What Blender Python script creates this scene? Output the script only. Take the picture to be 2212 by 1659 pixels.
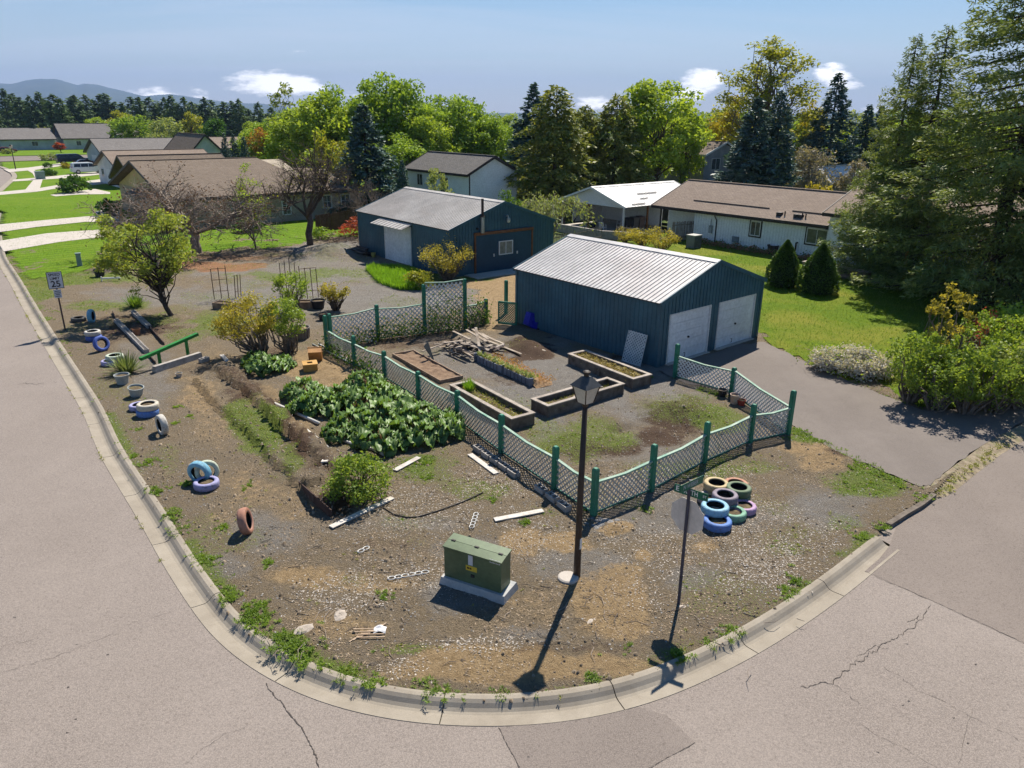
import bpy, math, random
import numpy as np
from mathutils import Vector, Matrix, Quaternion

for o in list(bpy.data.objects):
    bpy.data.objects.remove(o)
S = bpy.context.scene
C = S.collection
RAD = math.radians

# ---------------------------------------------------------------- camera
FPX, PITCH, ROLL, CAMH = 1587.37, RAD(19.983), RAD(0.548), 9.605
_c, _s = math.cos(PITCH), math.sin(PITCH)
_fw = np.array([0, _c, -_s]); _u0 = np.array([0, _s, _c]); _r0 = np.array([1.0, 0, 0])
_R = math.cos(ROLL) * _r0 + math.sin(ROLL) * _u0
_U = -math.sin(ROLL) * _r0 + math.cos(ROLL) * _u0
CAM = np.array([0, 0, CAMH])
cd = bpy.data.cameras.new('camera')
cd.sensor_width = 36; cd.lens = 36 * FPX / 2212
cd.clip_start = 0.1; cd.clip_end = 30000
cam = bpy.data.objects.new('camera', cd); C.objects.link(cam)
cam.matrix_world = Matrix(((_R[0], _U[0], -_fw[0], 0), (_R[1], _U[1], -_fw[1], 0), (_R[2], _U[2], -_fw[2], CAMH), (0, 0, 0, 1)))
S.camera = cam

# ---------------------------------------------------------------- sun, sky, exposure
SUN_EL, SUN_AZ = RAD(51.5), RAD(71.5)          # azimuth from +x, counter-clockwise
sd = bpy.data.lights.new('sun', 'SUN'); sd.energy = 4.5; sd.angle = RAD(0.53); sd.color = (1.0, 0.925, 0.80)
sun = bpy.data.objects.new('sun', sd); C.objects.link(sun)
_sv = Vector((math.cos(SUN_EL) * math.cos(SUN_AZ), math.cos(SUN_EL) * math.sin(SUN_AZ), math.sin(SUN_EL)))
sun.rotation_mode = 'QUATERNION'; sun.rotation_quaternion = _sv.to_track_quat('Z', 'Y'); sun.location = (20, 60, 80)

W = bpy.data.worlds.new('World'); S.world = W; W.use_nodes = True
nt = W.node_tree; nt.nodes.clear()
def N(t, **k):
    n = nt.nodes.new(t)
    for a, b in k.items(): setattr(n, a, b)
    return n
def math_node(op, a, b=None, clamp=False):
    n = nt.nodes.new('ShaderNodeMath'); n.operation = op; n.use_clamp = clamp
    for i, v in enumerate((a, b)):
        if v is None: continue
        if isinstance(v, (int, float)): n.inputs[i].default_value = v
        else: nt.links.new(v, n.inputs[i])
    return n.outputs[0]
sky = N('ShaderNodeTexSky', sky_type='NISHITA', sun_disc=False, sun_elevation=SUN_EL, sun_rotation=RAD(90) - SUN_AZ,
        altitude=600, air_density=1.15, dust_density=0.25, ozone_density=3.0)
tc = N('ShaderNodeTexCoord'); sep = N('ShaderNodeSeparateXYZ'); nt.links.new(tc.outputs['Generated'], sep.inputs[0])
X, Y, Z = sep.outputs
zc = math_node('MAXIMUM', Z, 0.02)
# high thin cirrus on a flat layer: coordinates x/z, y/z
cx = math_node('DIVIDE', X, math_node('ADD', zc, 0.12)); cy = math_node('DIVIDE', Y, math_node('ADD', zc, 0.12))
cmb = N('ShaderNodeCombineXYZ'); nt.links.new(cx, cmb.inputs[0]); nt.links.new(cy, cmb.inputs[1])
mp = N('ShaderNodeMapping'); mp.inputs['Rotation'].default_value = (0, 0, RAD(-25)); mp.inputs['Scale'].default_value = (0.22, 1.1, 1)
mp.inputs['Location'].default_value = (0.35, 0.9, 0)
nt.links.new(cmb.outputs[0], mp.inputs[0])
n1 = N('ShaderNodeTexNoise'); n1.inputs['Scale'].default_value = 0.85; n1.inputs['Detail'].default_value = 7; n1.inputs['Roughness'].default_value = 0.56
n1.inputs['Distortion'].default_value = 0.7
nt.links.new(mp.outputs[0], n1.inputs['Vector'])
r1 = N('ShaderNodeMapRange'); r1.inputs[1].default_value = 0.46; r1.inputs[2].default_value = 0.74; r1.inputs[3].default_value = 0; r1.inputs[4].default_value = 0.60
nt.links.new(n1.outputs[0], r1.inputs[0])
# cumulus heads standing along the horizon all round: azimuth/elevation noise
az = math_node('ARCTAN2', Y, X)
c2 = N('ShaderNodeCombineXYZ'); nt.links.new(math_node('MULTIPLY', az, 11.0), c2.inputs[0]); nt.links.new(math_node('MULTIPLY', Z, 34.0), c2.inputs[1])
n2 = N('ShaderNodeTexNoise'); n2.inputs['Scale'].default_value = 1.5; n2.inputs['Detail'].default_value = 10; n2.inputs['Roughness'].default_value = 0.62
nt.links.new(c2.outputs[0], n2.inputs['Vector'])
def ray(u, v):
    return _fw * FPX + _R * (u - 1106) - _U * (v - 829.5)
blob = None
for (u, v, ru, rv, k) in [(560, 178, 100, 36, .46), (645, 182, 80, 28, .42), (345, 200, 80, 20, .42), (410, 202, 55, 18, .36), (1525, 178, 66, 36, .46), (1470, 206, 80, 22, .34), (1795, 160, 52, 28, .46), (1290, 226, 60, 22, .4), (1835, 185, 40, 16, .3),
                        (10, 22, 50, 14, .12), (1905, 240, 60, 26, .24), (760, 205, 90, 22, .14)]:
    d = ray(u, v); d = d / np.linalg.norm(d)
    a0 = math.atan2(d[1], d[0]); z0 = d[2]
    da = math_node('DIVIDE', math_node('SUBTRACT', az, a0), ru / 1650); dz = math_node('DIVIDE', math_node('SUBTRACT', Z, z0), rv / 1650)
    q = math_node('ADD', math_node('MULTIPLY', da, da), math_node('MULTIPLY', dz, dz))
    g = math_node('MULTIPLY', math_node('SUBTRACT', 1.0, q, True), k)
    blob = g if blob is None else math_node('MAXIMUM', blob, g)
band = math_node('SUBTRACT', 1.0, math_node('MULTIPLY', math_node('ABSOLUTE', math_node('SUBTRACT', Z, 0.035)), 14.0), True)
fld = math_node('ADD', math_node('ADD', math_node('MULTIPLY', math_node('SUBTRACT', n2.outputs[0], .5), 1.25), blob), math_node('ADD', math_node('MULTIPLY', band, 0.02), .40))
r2 = N('ShaderNodeMapRange'); r2.interpolation_type = 'SMOOTHSTEP'
r2.inputs[1].default_value = 0.60; r2.inputs[2].default_value = 0.86; r2.inputs[3].default_value = 0; r2.inputs[4].default_value = 0.93
nt.links.new(math_node('ADD', fld, math_node('MULTIPLY', math_node('MAXIMUM', math_node('SUBTRACT', Z, .085), 0.0), -9.0)), r2.inputs[0])
hz = N('ShaderNodeMapRange'); hz.inputs[1].default_value = -0.05; hz.inputs[2].default_value = 0.24; hz.inputs[3].default_value = 0.80; hz.inputs[4].default_value = 0.0
nt.links.new(Z, hz.inputs[0])
SKYK = 0.050
def cl(c): return (c[0] / SKYK, c[1] / SKYK, c[2] / SKYK, 1)
hs = N('ShaderNodeHueSaturation'); hs.inputs['Saturation'].default_value = 1.45; hs.inputs['Value'].default_value = 1.0; nt.links.new(sky.outputs[0], hs.inputs['Color'])
m0 = N('ShaderNodeMix', data_type='RGBA'); nt.links.new(hz.outputs[0], m0.inputs[0]); nt.links.new(hs.outputs[0], m0.inputs[6]); m0.inputs[7].default_value = cl((0.38, 0.41, 0.50))
m1 = N('ShaderNodeMix', data_type='RGBA'); nt.links.new(r1.outputs[0], m1.inputs[0]); nt.links.new(m0.outputs[2], m1.inputs[6]); m1.inputs[7].default_value = cl((0.42, 0.45, 0.52))
m2 = N('ShaderNodeMix', data_type='RGBA'); nt.links.new(r2.outputs[0], m2.inputs[0]); nt.links.new(m1.outputs[2], m2.inputs[6]); m2.inputs[7].default_value = cl((1.45, 1.38, 1.32))
bg = N('ShaderNodeBackground'); bg.inputs[1].default_value = SKYK; nt.links.new(m2.outputs[2], bg.inputs[0])
wo = N('ShaderNodeOutputWorld'); nt.links.new(bg.outputs[0], wo.inputs[0])

vs = S.view_settings
vs.view_transform = 'Standard'; vs.look = 'None'; vs.gamma = 1.0; vs.use_curve_mapping = False; vs.exposure = 0.98
S.display_settings.display_device = 'sRGB'
cy_ = S.cycles
cy_.use_denoising = True
cy_.max_bounces = 6; cy_.diffuse_bounces = 3; cy_.glossy_bounces = 2; cy_.transmission_bounces = 3; cy_.volume_bounces = 0; cy_.transparent_max_bounces = 6
cy_.use_adaptive_sampling = True; cy_.adaptive_threshold = 0.02
cy_.sample_clamp_indirect = 6

# ---------------------------------------------------------------- projection helpers (pixel of the 2212 x 1659 photo -> world)
def G(u, v, z=0.0):
    d = ray(u, v); t = (z - CAMH) / d[2]
    return CAM + d * t
def at(u, v, y):
    d = ray(u, v)
    return CAM + d * (y / d[1])
def PX(P):
    q = np.asarray(P, float) - CAM
    z = q @ _fw
    z = np.where(np.abs(z) < 1e-3, 1e-3, z)
    return np.stack([1106 + FPX * (q @ _R) / z, 829.5 - FPX * (q @ _U) / z], -1)
YAW = RAD(40)
EX = np.array([math.cos(YAW), math.sin(YAW)]); EY = np.array([-math.sin(YAW), math.cos(YAW)])
def AB(a, b):            # street grid: a away from the left street, b along it
    return EX * a + EY * b
rng = np.random.default_rng(7)
random.seed(5)

# ---------------------------------------------------------------- mesh helpers
def link(o, parent=None):
    C.objects.link(o)
    if parent is not None: o.parent = parent
    return o
def tag(o, label=None, cat=None, group=None, kind=None):
    if label: o['label'] = label
    if cat: o['category'] = cat
    if group: o['group'] = group
    if kind: o['kind'] = kind
    return o
def thing(name, label, cat, loc=(0, 0, 0), rz=0.0, group=None):
    o = bpy.data.objects.new(name, None); C.objects.link(o)
    o.empty_display_size = 0.2
    o.location = (float(loc[0]), float(loc[1]), float(loc[2]) if len(loc) > 2 else 0.0); o.rotation_euler = (0, 0, rz)
    return tag(o, label, cat, group)
def fast_mesh(name, V, F, mat=None, smooth=False):
    V = np.ascontiguousarray(V, np.float32).reshape(-1, 3); F = np.ascontiguousarray(F, np.int32)
    me = bpy.data.meshes.new(name)
    n, k = F.shape
    me.vertices.add(len(V)); me.vertices.foreach_set('co', V.ravel())
    me.loops.add(n * k); me.loops.foreach_set('vertex_index', F.ravel())
    me.polygons.add(n); me.polygons.foreach_set('loop_start', np.arange(0, n * k, k, dtype=np.int32)); me.polygons.foreach_set('loop_total', np.full(n, k, np.int32))
    if smooth: me.polygons.foreach_set('use_smooth', np.ones(n, bool))
    me.update(calc_edges=True)
    if mat: me.materials.append(mat)
    return me
def ob(name, me, parent=None, loc=None, rot=None):
    o = bpy.data.objects.new(name, me); link(o, parent)
    if loc is not None: o.location = tuple(float(x) for x in loc)
    if rot is not None: o.rotation_euler = rot
    return o
class MB:
    def __init__(s): s.v = []; s.f = []; s.m = []; s.mi = 0
    def poly(s, pts):
        n = len(s.v); s.v += [tuple(map(float, p)) for p in pts]; s.f.append(tuple(range(n, n + len(pts)))); s.m.append(s.mi); return s
    def hexa(s, p):      # 8 corners: bottom 4 ccw, top 4 ccw
        n = len(s.v); s.v += [tuple(map(float, q)) for q in p]
        for f in ((3, 2, 1, 0), (4, 5, 6, 7), (0, 1, 5, 4), (1, 2, 6, 5), (2, 3, 7, 6), (3, 0, 4, 7)): s.f.append(tuple(n + i for i in f)); s.m.append(s.mi)
        return s
    def box(s, x0, x1, y0, y1, z0, z1):
        return s.hexa([(x0, y0, z0), (x1, y0, z0), (x1, y1, z0), (x0, y1, z0), (x0, y0, z1), (x1, y0, z1), (x1, y1, z1), (x0, y1, z1)])
    def rbox(s, c, sx, sy, sz, M):   # box rotated by 3x3 matrix M about its centre
        P = []
        for z in (-1, 1):
            for x, y in ((-1, -1), (1, -1), (1, 1), (-1, 1)):
                P.append(Vector(c) + M @ Vector((x * sx / 2, y * sy / 2, z * sz / 2)))
        return s.hexa(P)
    def beam(s, p, q, w, h, upv=(0, 0, 1)):   # rectangular bar from p to q
        p = Vector(p); q = Vector(q); d = (q - p)
        if d.length < 1e-6: return s
        d.normalize(); up = Vector(upv)
        sx = d.cross(up)
        if sx.length < 1e-4: sx = d.cross(Vector((0, 1, 0)))
        sx.normalize(); uz = sx.cross(d)
        P = []
        for e in (p, q): P.append([e - sx * w / 2 - uz * h / 2, e + sx * w / 2 - uz * h / 2, e + sx * w / 2 + uz * h / 2, e - sx * w / 2 + uz * h / 2])
        return s.hexa(P[0] + P[1])
    def tube(s, pts, rs, n=6, cap=True):
        pts = [Vector(p) for p in pts]; base = len(s.v)
        prev = None
        for i, p in enumerate(pts):
            d = (pts[min(i + 1, len(pts) - 1)] - pts[max(i - 1, 0)])
            if d.length < 1e-9: d = Vector((0, 0, 1))
            d.normalize()
            a = prev if prev is not None else (Vector((1, 0, 0)) if abs(d.x) < .9 else Vector((0, 1, 0)))
            a = (a - d * a.dot(d)); a.normalize(); prev = a; b = d.cross(a)
            r = rs[i] if hasattr(rs, '__len__') else rs
            for k in range(n):
                t = 2 * math.pi * k / n; s.v.append(tuple(p + a * (r * math.cos(t)) + b * (r * math.sin(t))))
        for i in range(len(pts) - 1):
            for k in range(n):
                k2 = (k + 1) % n; s.f.append((base + i * n + k, base + i * n + k2, base + (i + 1) * n + k2, base + (i + 1) * n + k)); s.m.append(s.mi)
        if cap:
            s.f.append(tuple(base + k for k in reversed(range(n)))); s.m.append(s.mi)
            e = base + (len(pts) - 1) * n; s.f.append(tuple(e + k for k in range(n))); s.m.append(s.mi)
        return s
    def lathe(s, prof, n=20, c=(0, 0, 0), closed=False):
        base = len(s.v); m = len(prof)
        for k in range(n):
            t = 2 * math.pi * k / n; ct, st = math.cos(t), math.sin(t)
            for r, z in prof: s.v.append((c[0] + r * ct, c[1] + r * st, c[2] + z))
        for k in range(n):
            k2 = (k + 1) % n
            for j in range(m if closed else m - 1):
                j2 = (j + 1) % m
                s.f.append((base + k * m + j, base + k2 * m + j, base + k2 * m + j2, base + k * m + j2)); s.m.append(s.mi)
        return s
    def prism(s, poly, z0, z1):      # vertical prism over a ccw polygon of (x, y)
        n = len(poly); b = len(s.v)
        s.v += [(float(x), float(y), z0) for x, y in poly] + [(float(x), float(y), z1) for x, y in poly]
        s.f.append(tuple(b + i for i in reversed(range(n)))); s.f.append(tuple(b + n + i for i in range(n))); s.m += [s.mi, s.mi]
        for i in range(n):
            j = (i + 1) % n; s.f.append((b + i, b + j, b + n + j, b + n + i)); s.m.append(s.mi)
        return s
    def mesh(s, name, mats, smooth=False):
        me = bpy.data.meshes.new(name); me.from_pydata(s.v, [], s.f)
        for m in (mats if isinstance(mats, (list, tuple)) else [mats]): me.materials.append(m)
        if max(s.m, default=0) > 0: me.polygons.foreach_set('material_index', s.m)
        if smooth: me.polygons.foreach_set('use_smooth', [True] * len(me.polygons))
        me.update(); return me
    def build(s, name, mats, parent=None, loc=None, rot=None, smooth=False):
        return ob(name, s.mesh(name, mats, smooth), parent, loc, rot)
def copy_tree(o, parent=None):
    c = o.copy(); C.objects.link(c); c.parent = parent
    for ch in o.children:
        copy_tree(ch, c)
    return c
def clone(root, loc, rz=0.0, scale=None, label=None, name=None):
    kids = list(root.children)
    c = root.copy(); C.objects.link(c)
    for k in kids: copy_tree(k, c)
    c.location = (float(loc[0]), float(loc[1]), float(loc[2]) if len(loc) > 2 else 0.0); c.rotation_euler = (0, 0, rz)
    if scale is not None: c.scale = scale if hasattr(scale, '__len__') else (scale,) * 3
    if label: c['label'] = label
    return c

# ---------------------------------------------------------------- numpy noise
def _hash(ix, iy, seed):
    h = (ix.astype(np.int64) * 374761393 + iy.astype(np.int64) * 668265263 + seed * 1442695041) & 0xffffffff
    h = ((h ^ (h >> 13)) * 1274126177) & 0xffffffff
    return ((h ^ (h >> 16)) & 0xffff) / 65535.0
def vnoise(x, y, seed=0):
    ix = np.floor(x); iy = np.floor(y); fx = x - ix; fy = y - iy
    fx = fx * fx * (3 - 2 * fx); fy = fy * fy * (3 - 2 * fy)
    a = _hash(ix, iy, seed); b = _hash(ix + 1, iy, seed); c = _hash(ix, iy + 1, seed); d = _hash(ix + 1, iy + 1, seed)
    return (a * (1 - fx) + b * fx) * (1 - fy) + (c * (1 - fx) + d * fx) * fy
def fbm(x, y, oct=4, seed=0):
    s = 0; a = 0.5; t = 0
    for i in range(oct):
        s = s + a * vnoise(x, y, seed + i * 17); t += a; a *= 0.5; x = x * 2.03; y = y * 2.03
    return s / t
def smooth(e0, e1, x):
    t = np.clip((x - e0) / (e1 - e0), 0, 1); return t * t * (3 - 2 * t)
def in_poly(x, y, poly):
    poly = np.asarray(poly); r = np.zeros(np.shape(x), bool); n = len(poly); j = n - 1
    for i in range(n):
        xi, yi = poly[i][:2]; xj, yj = poly[j][:2]
        c = ((yi > y) != (yj > y)) & (x < (xj - xi) * (y - yi) / (yj - yi + 1e-12) + xi)
        r ^= c; j = i
    return r
ORD = ['first', 'second', 'third', 'fourth', 'fifth', 'sixth', 'seventh', 'eighth', 'ninth', 'tenth', 'eleventh', 'twelfth', 'thirteenth', 'fourteenth', 'fifteenth', 'sixteenth', 'seventeenth', 'eighteenth', 'nineteenth']
def ordinal(k):
    if k < 19: return ORD[k]
    t, r = divmod(k + 1, 10); return ['twenty', 'thirty', 'forty', 'fifty'][t - 2] + '-' + ORD[r - 1] if r else ['twentieth', 'thirtieth', 'fortieth', 'fiftieth'][t - 2]
def resample(pts, step):
    """Catmull-Rom through pts, then even steps."""
    P = np.asarray(pts, float); Q = np.vstack([2 * P[0] - P[1], P, 2 * P[-1] - P[-2]])
    out = []
    for i in range(1, len(Q) - 2):
        p0, p1, p2, p3 = Q[i - 1], Q[i], Q[i + 1], Q[i + 2]
        for t in np.linspace(0, 1, 14, endpoint=False):
            out.append(0.5 * ((2 * p1) + (-p0 + p2) * t + (2 * p0 - 5 * p1 + 4 * p2 - p3) * t * t + (-p0 + 3 * p1 - 3 * p2 + p3) * t ** 3))
    out.append(P[-1]); out = np.array(out)
    d = np.r_[0, np.cumsum(np.linalg.norm(np.diff(out, axis=0), axis=1))]
    s = np.arange(0, d[-1], step)
    return np.stack([np.interp(s, d, out[:, k]) for k in range(out.shape[1])], -1)
def smooth_line(P, it=10):
    P = P.copy()
    for _ in range(it): P[1:-1] = 0.25 * P[:-2] + 0.5 * P[1:-1] + 0.25 * P[2:]
    return P

# ---------------------------------------------------------------- materials
def new_mat(name):
    m = bpy.data.materials.new(name); m.use_nodes = True
    t = m.node_tree; t.nodes.clear()
    out = t.nodes.new('ShaderNodeOutputMaterial')
    return m, t, out
def nd(t, ty, **k):
    n = t.nodes.new(ty)
    for a, b in k.items():
        if a.startswith('i_'):
            key = a[2:]; key = int(key) if key.isdigit() else key.replace('_', ' ')
            n.inputs[key].default_value = b
        else: setattr(n, a, b)
    return n
def rgba(c, k=1.0): return (min(c[0] * k, 1), min(c[1] * k, 1), min(c[2] * k, 1), 1)
def pos_node(t, obj=False):
    if obj: return nd(t, 'ShaderNodeTexCoord').outputs['Object']
    return nd(t, 'ShaderNodeNewGeometry').outputs['Position']
def noise_n(t, vec, scale, detail=4, rough=.55, dist=0.0):
    n = nd(t, 'ShaderNodeTexNoise', i_Scale=scale, i_Detail=detail, i_Roughness=rough, i_Distortion=dist); t.links.new(vec, n.inputs['Vector']); return n.outputs[0]
def ramp(t, fac, lo, hi, a=0.0, b=1.0):
    n = nd(t, 'ShaderNodeMapRange'); n.inputs[1].default_value = lo; n.inputs[2].default_value = hi; n.inputs[3].default_value = a; n.inputs[4].default_value = b
    t.links.new(fac, n.inputs[0]); return n.outputs[0]
def mixc(t, fac, a, b, bt='MIX'):
    n = nd(t, 'ShaderNodeMix', data_type='RGBA', blend_type=bt)
    for i, v in ((0, fac), (6, a), (7, b)):
        if isinstance(v, (int, float)): n.inputs[i].default_value = v
        elif isinstance(v, tuple): n.inputs[i].default_value = v if len(v) == 4 else (*v, 1)
        else: t.links.new(v, n.inputs[i])
    return n.outputs[2]
def mth(t, op, a, b=0.0, clamp=False):
    n = nd(t, 'ShaderNodeMath', operation=op, use_clamp=clamp)
    for i, v in enumerate((a, b)):
        if isinstance(v, (int, float)): n.inputs[i].default_value = v
        else: t.links.new(v, n.inputs[i])
    return n.outputs[0]
def finish(t, out, col, rough=.8, spec=.3, metal=0.0, height=None, bump=0.0, bdist=0.02):
    p = nd(t, 'ShaderNodeBsdfPrincipled', i_Roughness=rough, i_Metallic=metal)
    p.inputs['Specular IOR Level'].default_value = spec
    if isinstance(col, tuple): p.inputs['Base Color'].default_value = col if len(col) == 4 else (*col, 1)
    else: t.links.new(col, p.inputs['Base Color'])
    if height is not None and bump > 0:
        b = nd(t, 'ShaderNodeBump', i_Strength=bump, i_Distance=bdist); t.links.new(height, b.inputs['Height']); t.links.new(b.outputs[0], p.inputs['Normal'])
    t.links.new(p.outputs[0], out.inputs[0])
    return p
_mats = {}
def mat(name, col, col2=None, scale=4.0, var=.18, rough=.8, spec=.3, metal=0.0, bump=.25, bscale=None, bdist=.01, dirt=None, dirt_amt=0.0, island=0.0):
    """Weathered surface: two colours mixed by layered noise, fine relief, optional dirt stains."""
    if name in _mats: return _mats[name]
    m, t, out = new_mat(name); _mats[name] = m
    p = pos_node(t)
    n = noise_n(t, p, scale, 6, .6)
    a = rgba(col, 1 - var); b = rgba(col2 or col, 1 + var if not col2 else 1)
    c = mixc(t, ramp(t, n, .32, .68), a, b)
    fine = noise_n(t, p, (bscale or scale * 9), 4, .6)
    c = mixc(t, ramp(t, fine, .3, .7, 0, .22), c, (0.0, 0.0, 0.0, 1), 'MULTIPLY')
    if island > 0:
        g = nd(t, 'ShaderNodeNewGeometry'); c = mixc(t, 1.0, c, mixc(t, g.outputs['Random Per Island'], (1 - island,) * 3, (1 + island * .4,) * 3), 'MULTIPLY')
    if dirt:
        dn = noise_n(t, p, scale * .45, 7, .65, .6)
        c = mixc(t, ramp(t, dn, .5, .72, 0, dirt_amt), c, (*dirt, 1))
    finish(t, out, c, rough, spec, metal, fine, bump, bdist)
    return m
LEAF_GAIN = {'young_tree_leaf': 1.75, 'maple_leaf': 2.0, 'lime_leaf': 1.75, 'cedar_x': 1, 'blue_spruce_needle': 2.3, 'fir_needle': 4.0, 'cedar_spray': 2.7, 'pine_needle': 3.0, 'dwarf_spruce_needle': 1.5, 'dead_leaf': 1.3, 'white_blossom': 1.0, 'pink_blossom': 1.0, 'grey_blossom': 1.05, 'straw': 1.1, 'rhubarb_leaf': 1.9, 'weed_blade': 1.6, 'gold_leaf': 1.15, 'yellow_leaf': 1.2, 'lawn_blade': 1.2, 'lawn_blade_left': 1.15}
def leaf_mat(name, c1, c2, trans=.42, c3=None, nscale=.7, gloss=.018):
    if name in _mats: return _mats[name]
    c3 = c3 or tuple(x * .62 for x in c1); k_ = LEAF_GAIN.get(name, 1.4); c1, c2, c3 = [tuple(min(.75, x * k_) for x in c) for c in (c1, c2, c3)]
    m, t, out = new_mat(name); _mats[name] = m
    g = nd(t, 'ShaderNodeNewGeometry')
    rnd = g.outputs['Random Per Island']
    c = mixc(t, rnd, (*c1, 1), (*c2, 1))
    n = noise_n(t, g.outputs['Position'], nscale, 3, .5)
    c = mixc(t, ramp(t, n, .38, .66, 0, .6), c, (*(c3 or tuple(x * .62 for x in c1)), 1))
    d = nd(t, 'ShaderNodeBsdfDiffuse'); tr = nd(t, 'ShaderNodeBsdfTranslucent'); t.links.new(c, d.inputs[0])
    t.links.new(mixc(t, 1.0, c, (1.25, 1.18, .5, 1), 'MULTIPLY'), tr.inputs[0])
    mx = nd(t, 'ShaderNodeMixShader'); mx.inputs[0].default_value = trans
    t.links.new(d.outputs[0], mx.inputs[1]); t.links.new(tr.outputs[0], mx.inputs[2])
    gl = nd(t, 'ShaderNodeBsdfGlossy'); gl.inputs['Roughness'].default_value = .45
    mg = nd(t, 'ShaderNodeMixShader'); mg.inputs[0].default_value = gloss
    t.links.new(mx.outputs[0], mg.inputs[1]); t.links.new(gl.outputs[0], mg.inputs[2])
    t.links.new(mg.outputs[0], out.inputs[0])
    return m
# ================================================================ SETTING
ROAD_Z = -0.11
# ---- materials of the ground
def ground_material():
    m, t, out = new_mat('far_ground'); p = pos_node(t)
    n = noise_n(t, p, .03, 6, .6); n2 = noise_n(t, p, .6, 5, .6)
    c = mixc(t, ramp(t, n, .35, .65), (.06, .105, .02, 1), (.13, .13, .055, 1)); c = mixc(t, ramp(t, n2, .3, .7, 0, .4), c, (.05, .09, .02, 1))
    finish(t, out, c, .95, .1); return m
def asphalt_material(name, c1, c2, speck=.8, scale=48):
    m, t, out = new_mat(name); p = pos_node(t)
    big = noise_n(t, p, .35, 5, .6, .4); mid = noise_n(t, p, 2.2, 5, .65); sp = noise_n(t, p, scale, 3, .7); sp2 = noise_n(t, p, 17, 4, .75)
    c = mixc(t, ramp(t, big, .3, .7), (*c1, 1), (*c2, 1))
    lane = nd(t, 'ShaderNodeMapping'); lane.inputs['Rotation'].default_value = (0, 0, -YAW); lane.inputs['Scale'].default_value = (.55, .05, 1); t.links.new(p, lane.inputs[0]); ln = noise_n(t, lane.outputs[0], 1.0, 4, .6)
    c = mixc(t, ramp(t, ln, .45, .68, 0, .30), c, (c1[0] * .72, c1[1] * .72, c1[2] * .73, 1))
    c = mixc(t, ramp(t, mid, .42, .75, 0, .34), c, (c1[0] * .78, c1[1] * .76, c1[2] * .78, 1))
    c = mixc(t, ramp(t, sp, .40, .62, .0, speck), c, (c2[0] * 1.45, c2[1] * 1.42, c2[2] * 1.4, 1))
    c = mixc(t, ramp(t, sp2, .52, .72, .0, speck * .75), c, (c1[0] * .55, c1[1] * .53, c1[2] * .53, 1))
    v = nd(t, 'ShaderNodeTexVoronoi', i_Scale=1.1); v.inputs['Randomness'].default_value = 1.0; t.links.new(p, v.inputs['Vector'])
    c = mixc(t, ramp(t, v.outputs['Distance'], .012, .035, .75, 0), c, (.05, .045, .045, 1))
    finish(t, out, c, .9, .22, 0, sp, .5, .008); return m
def concrete_material(name, c1, c2, scale=1.2, stain=(.2, .17, .13)):
    m, t, out = new_mat(name); p = pos_node(t)
    big = noise_n(t, p, scale, 6, .62, .3); sp = noise_n(t, p, 45, 3, .7); st = noise_n(t, p, 3.3, 6, .7, 1.0)
    c = mixc(t, ramp(t, big, .3, .7), (*c1, 1), (*c2, 1))
    c = mixc(t, ramp(t, sp, .45, .7, 0, .3), c, tuple(x * .62 for x in c1) + (1,))
    c = mixc(t, ramp(t, st, .54, .74, 0, .55), c, (*stain, 1))
    finish(t, out, c, .88, .25, 0, sp, .35, .006); return m
def lawn_material(name, c1, c2, c3, stripe=0.0):
    m, t, out = new_mat(name); p = pos_node(t)
    big = noise_n(t, p, .22, 5, .6, .5); fine = noise_n(t, p, 30, 4, .75); mid = noise_n(t, p, 2.3, 5, .65, .4)
    c = mixc(t, ramp(t, mid, .3, .7), (*c1, 1), (*c2, 1)); c = mixc(t, ramp(t, big, .46, .66, 0, .8), c, (*c3, 1))
    if stripe > 0:
        mp = nd(t, 'ShaderNodeMapping'); mp.inputs['Rotation'].default_value = (0, 0, -YAW); t.links.new(p, mp.inputs[0])
        w = nd(t, 'ShaderNodeTexWave', i_Scale=.32, i_Distortion=1.2); w.bands_direction = 'Y'; t.links.new(mp.outputs[0], w.inputs[0])
        c = mixc(t, ramp(t, w.outputs[1], .3, .7, 0, stripe), c, tuple(x * 1.45 for x in c2) + (1,))
    c = mixc(t, ramp(t, fine, .35, .65, 0, .55), c, tuple(x * .42 for x in c1) + (1,))
    finish(t, out, c, .95, .1, 0, fine, .9, .05); return m
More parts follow.
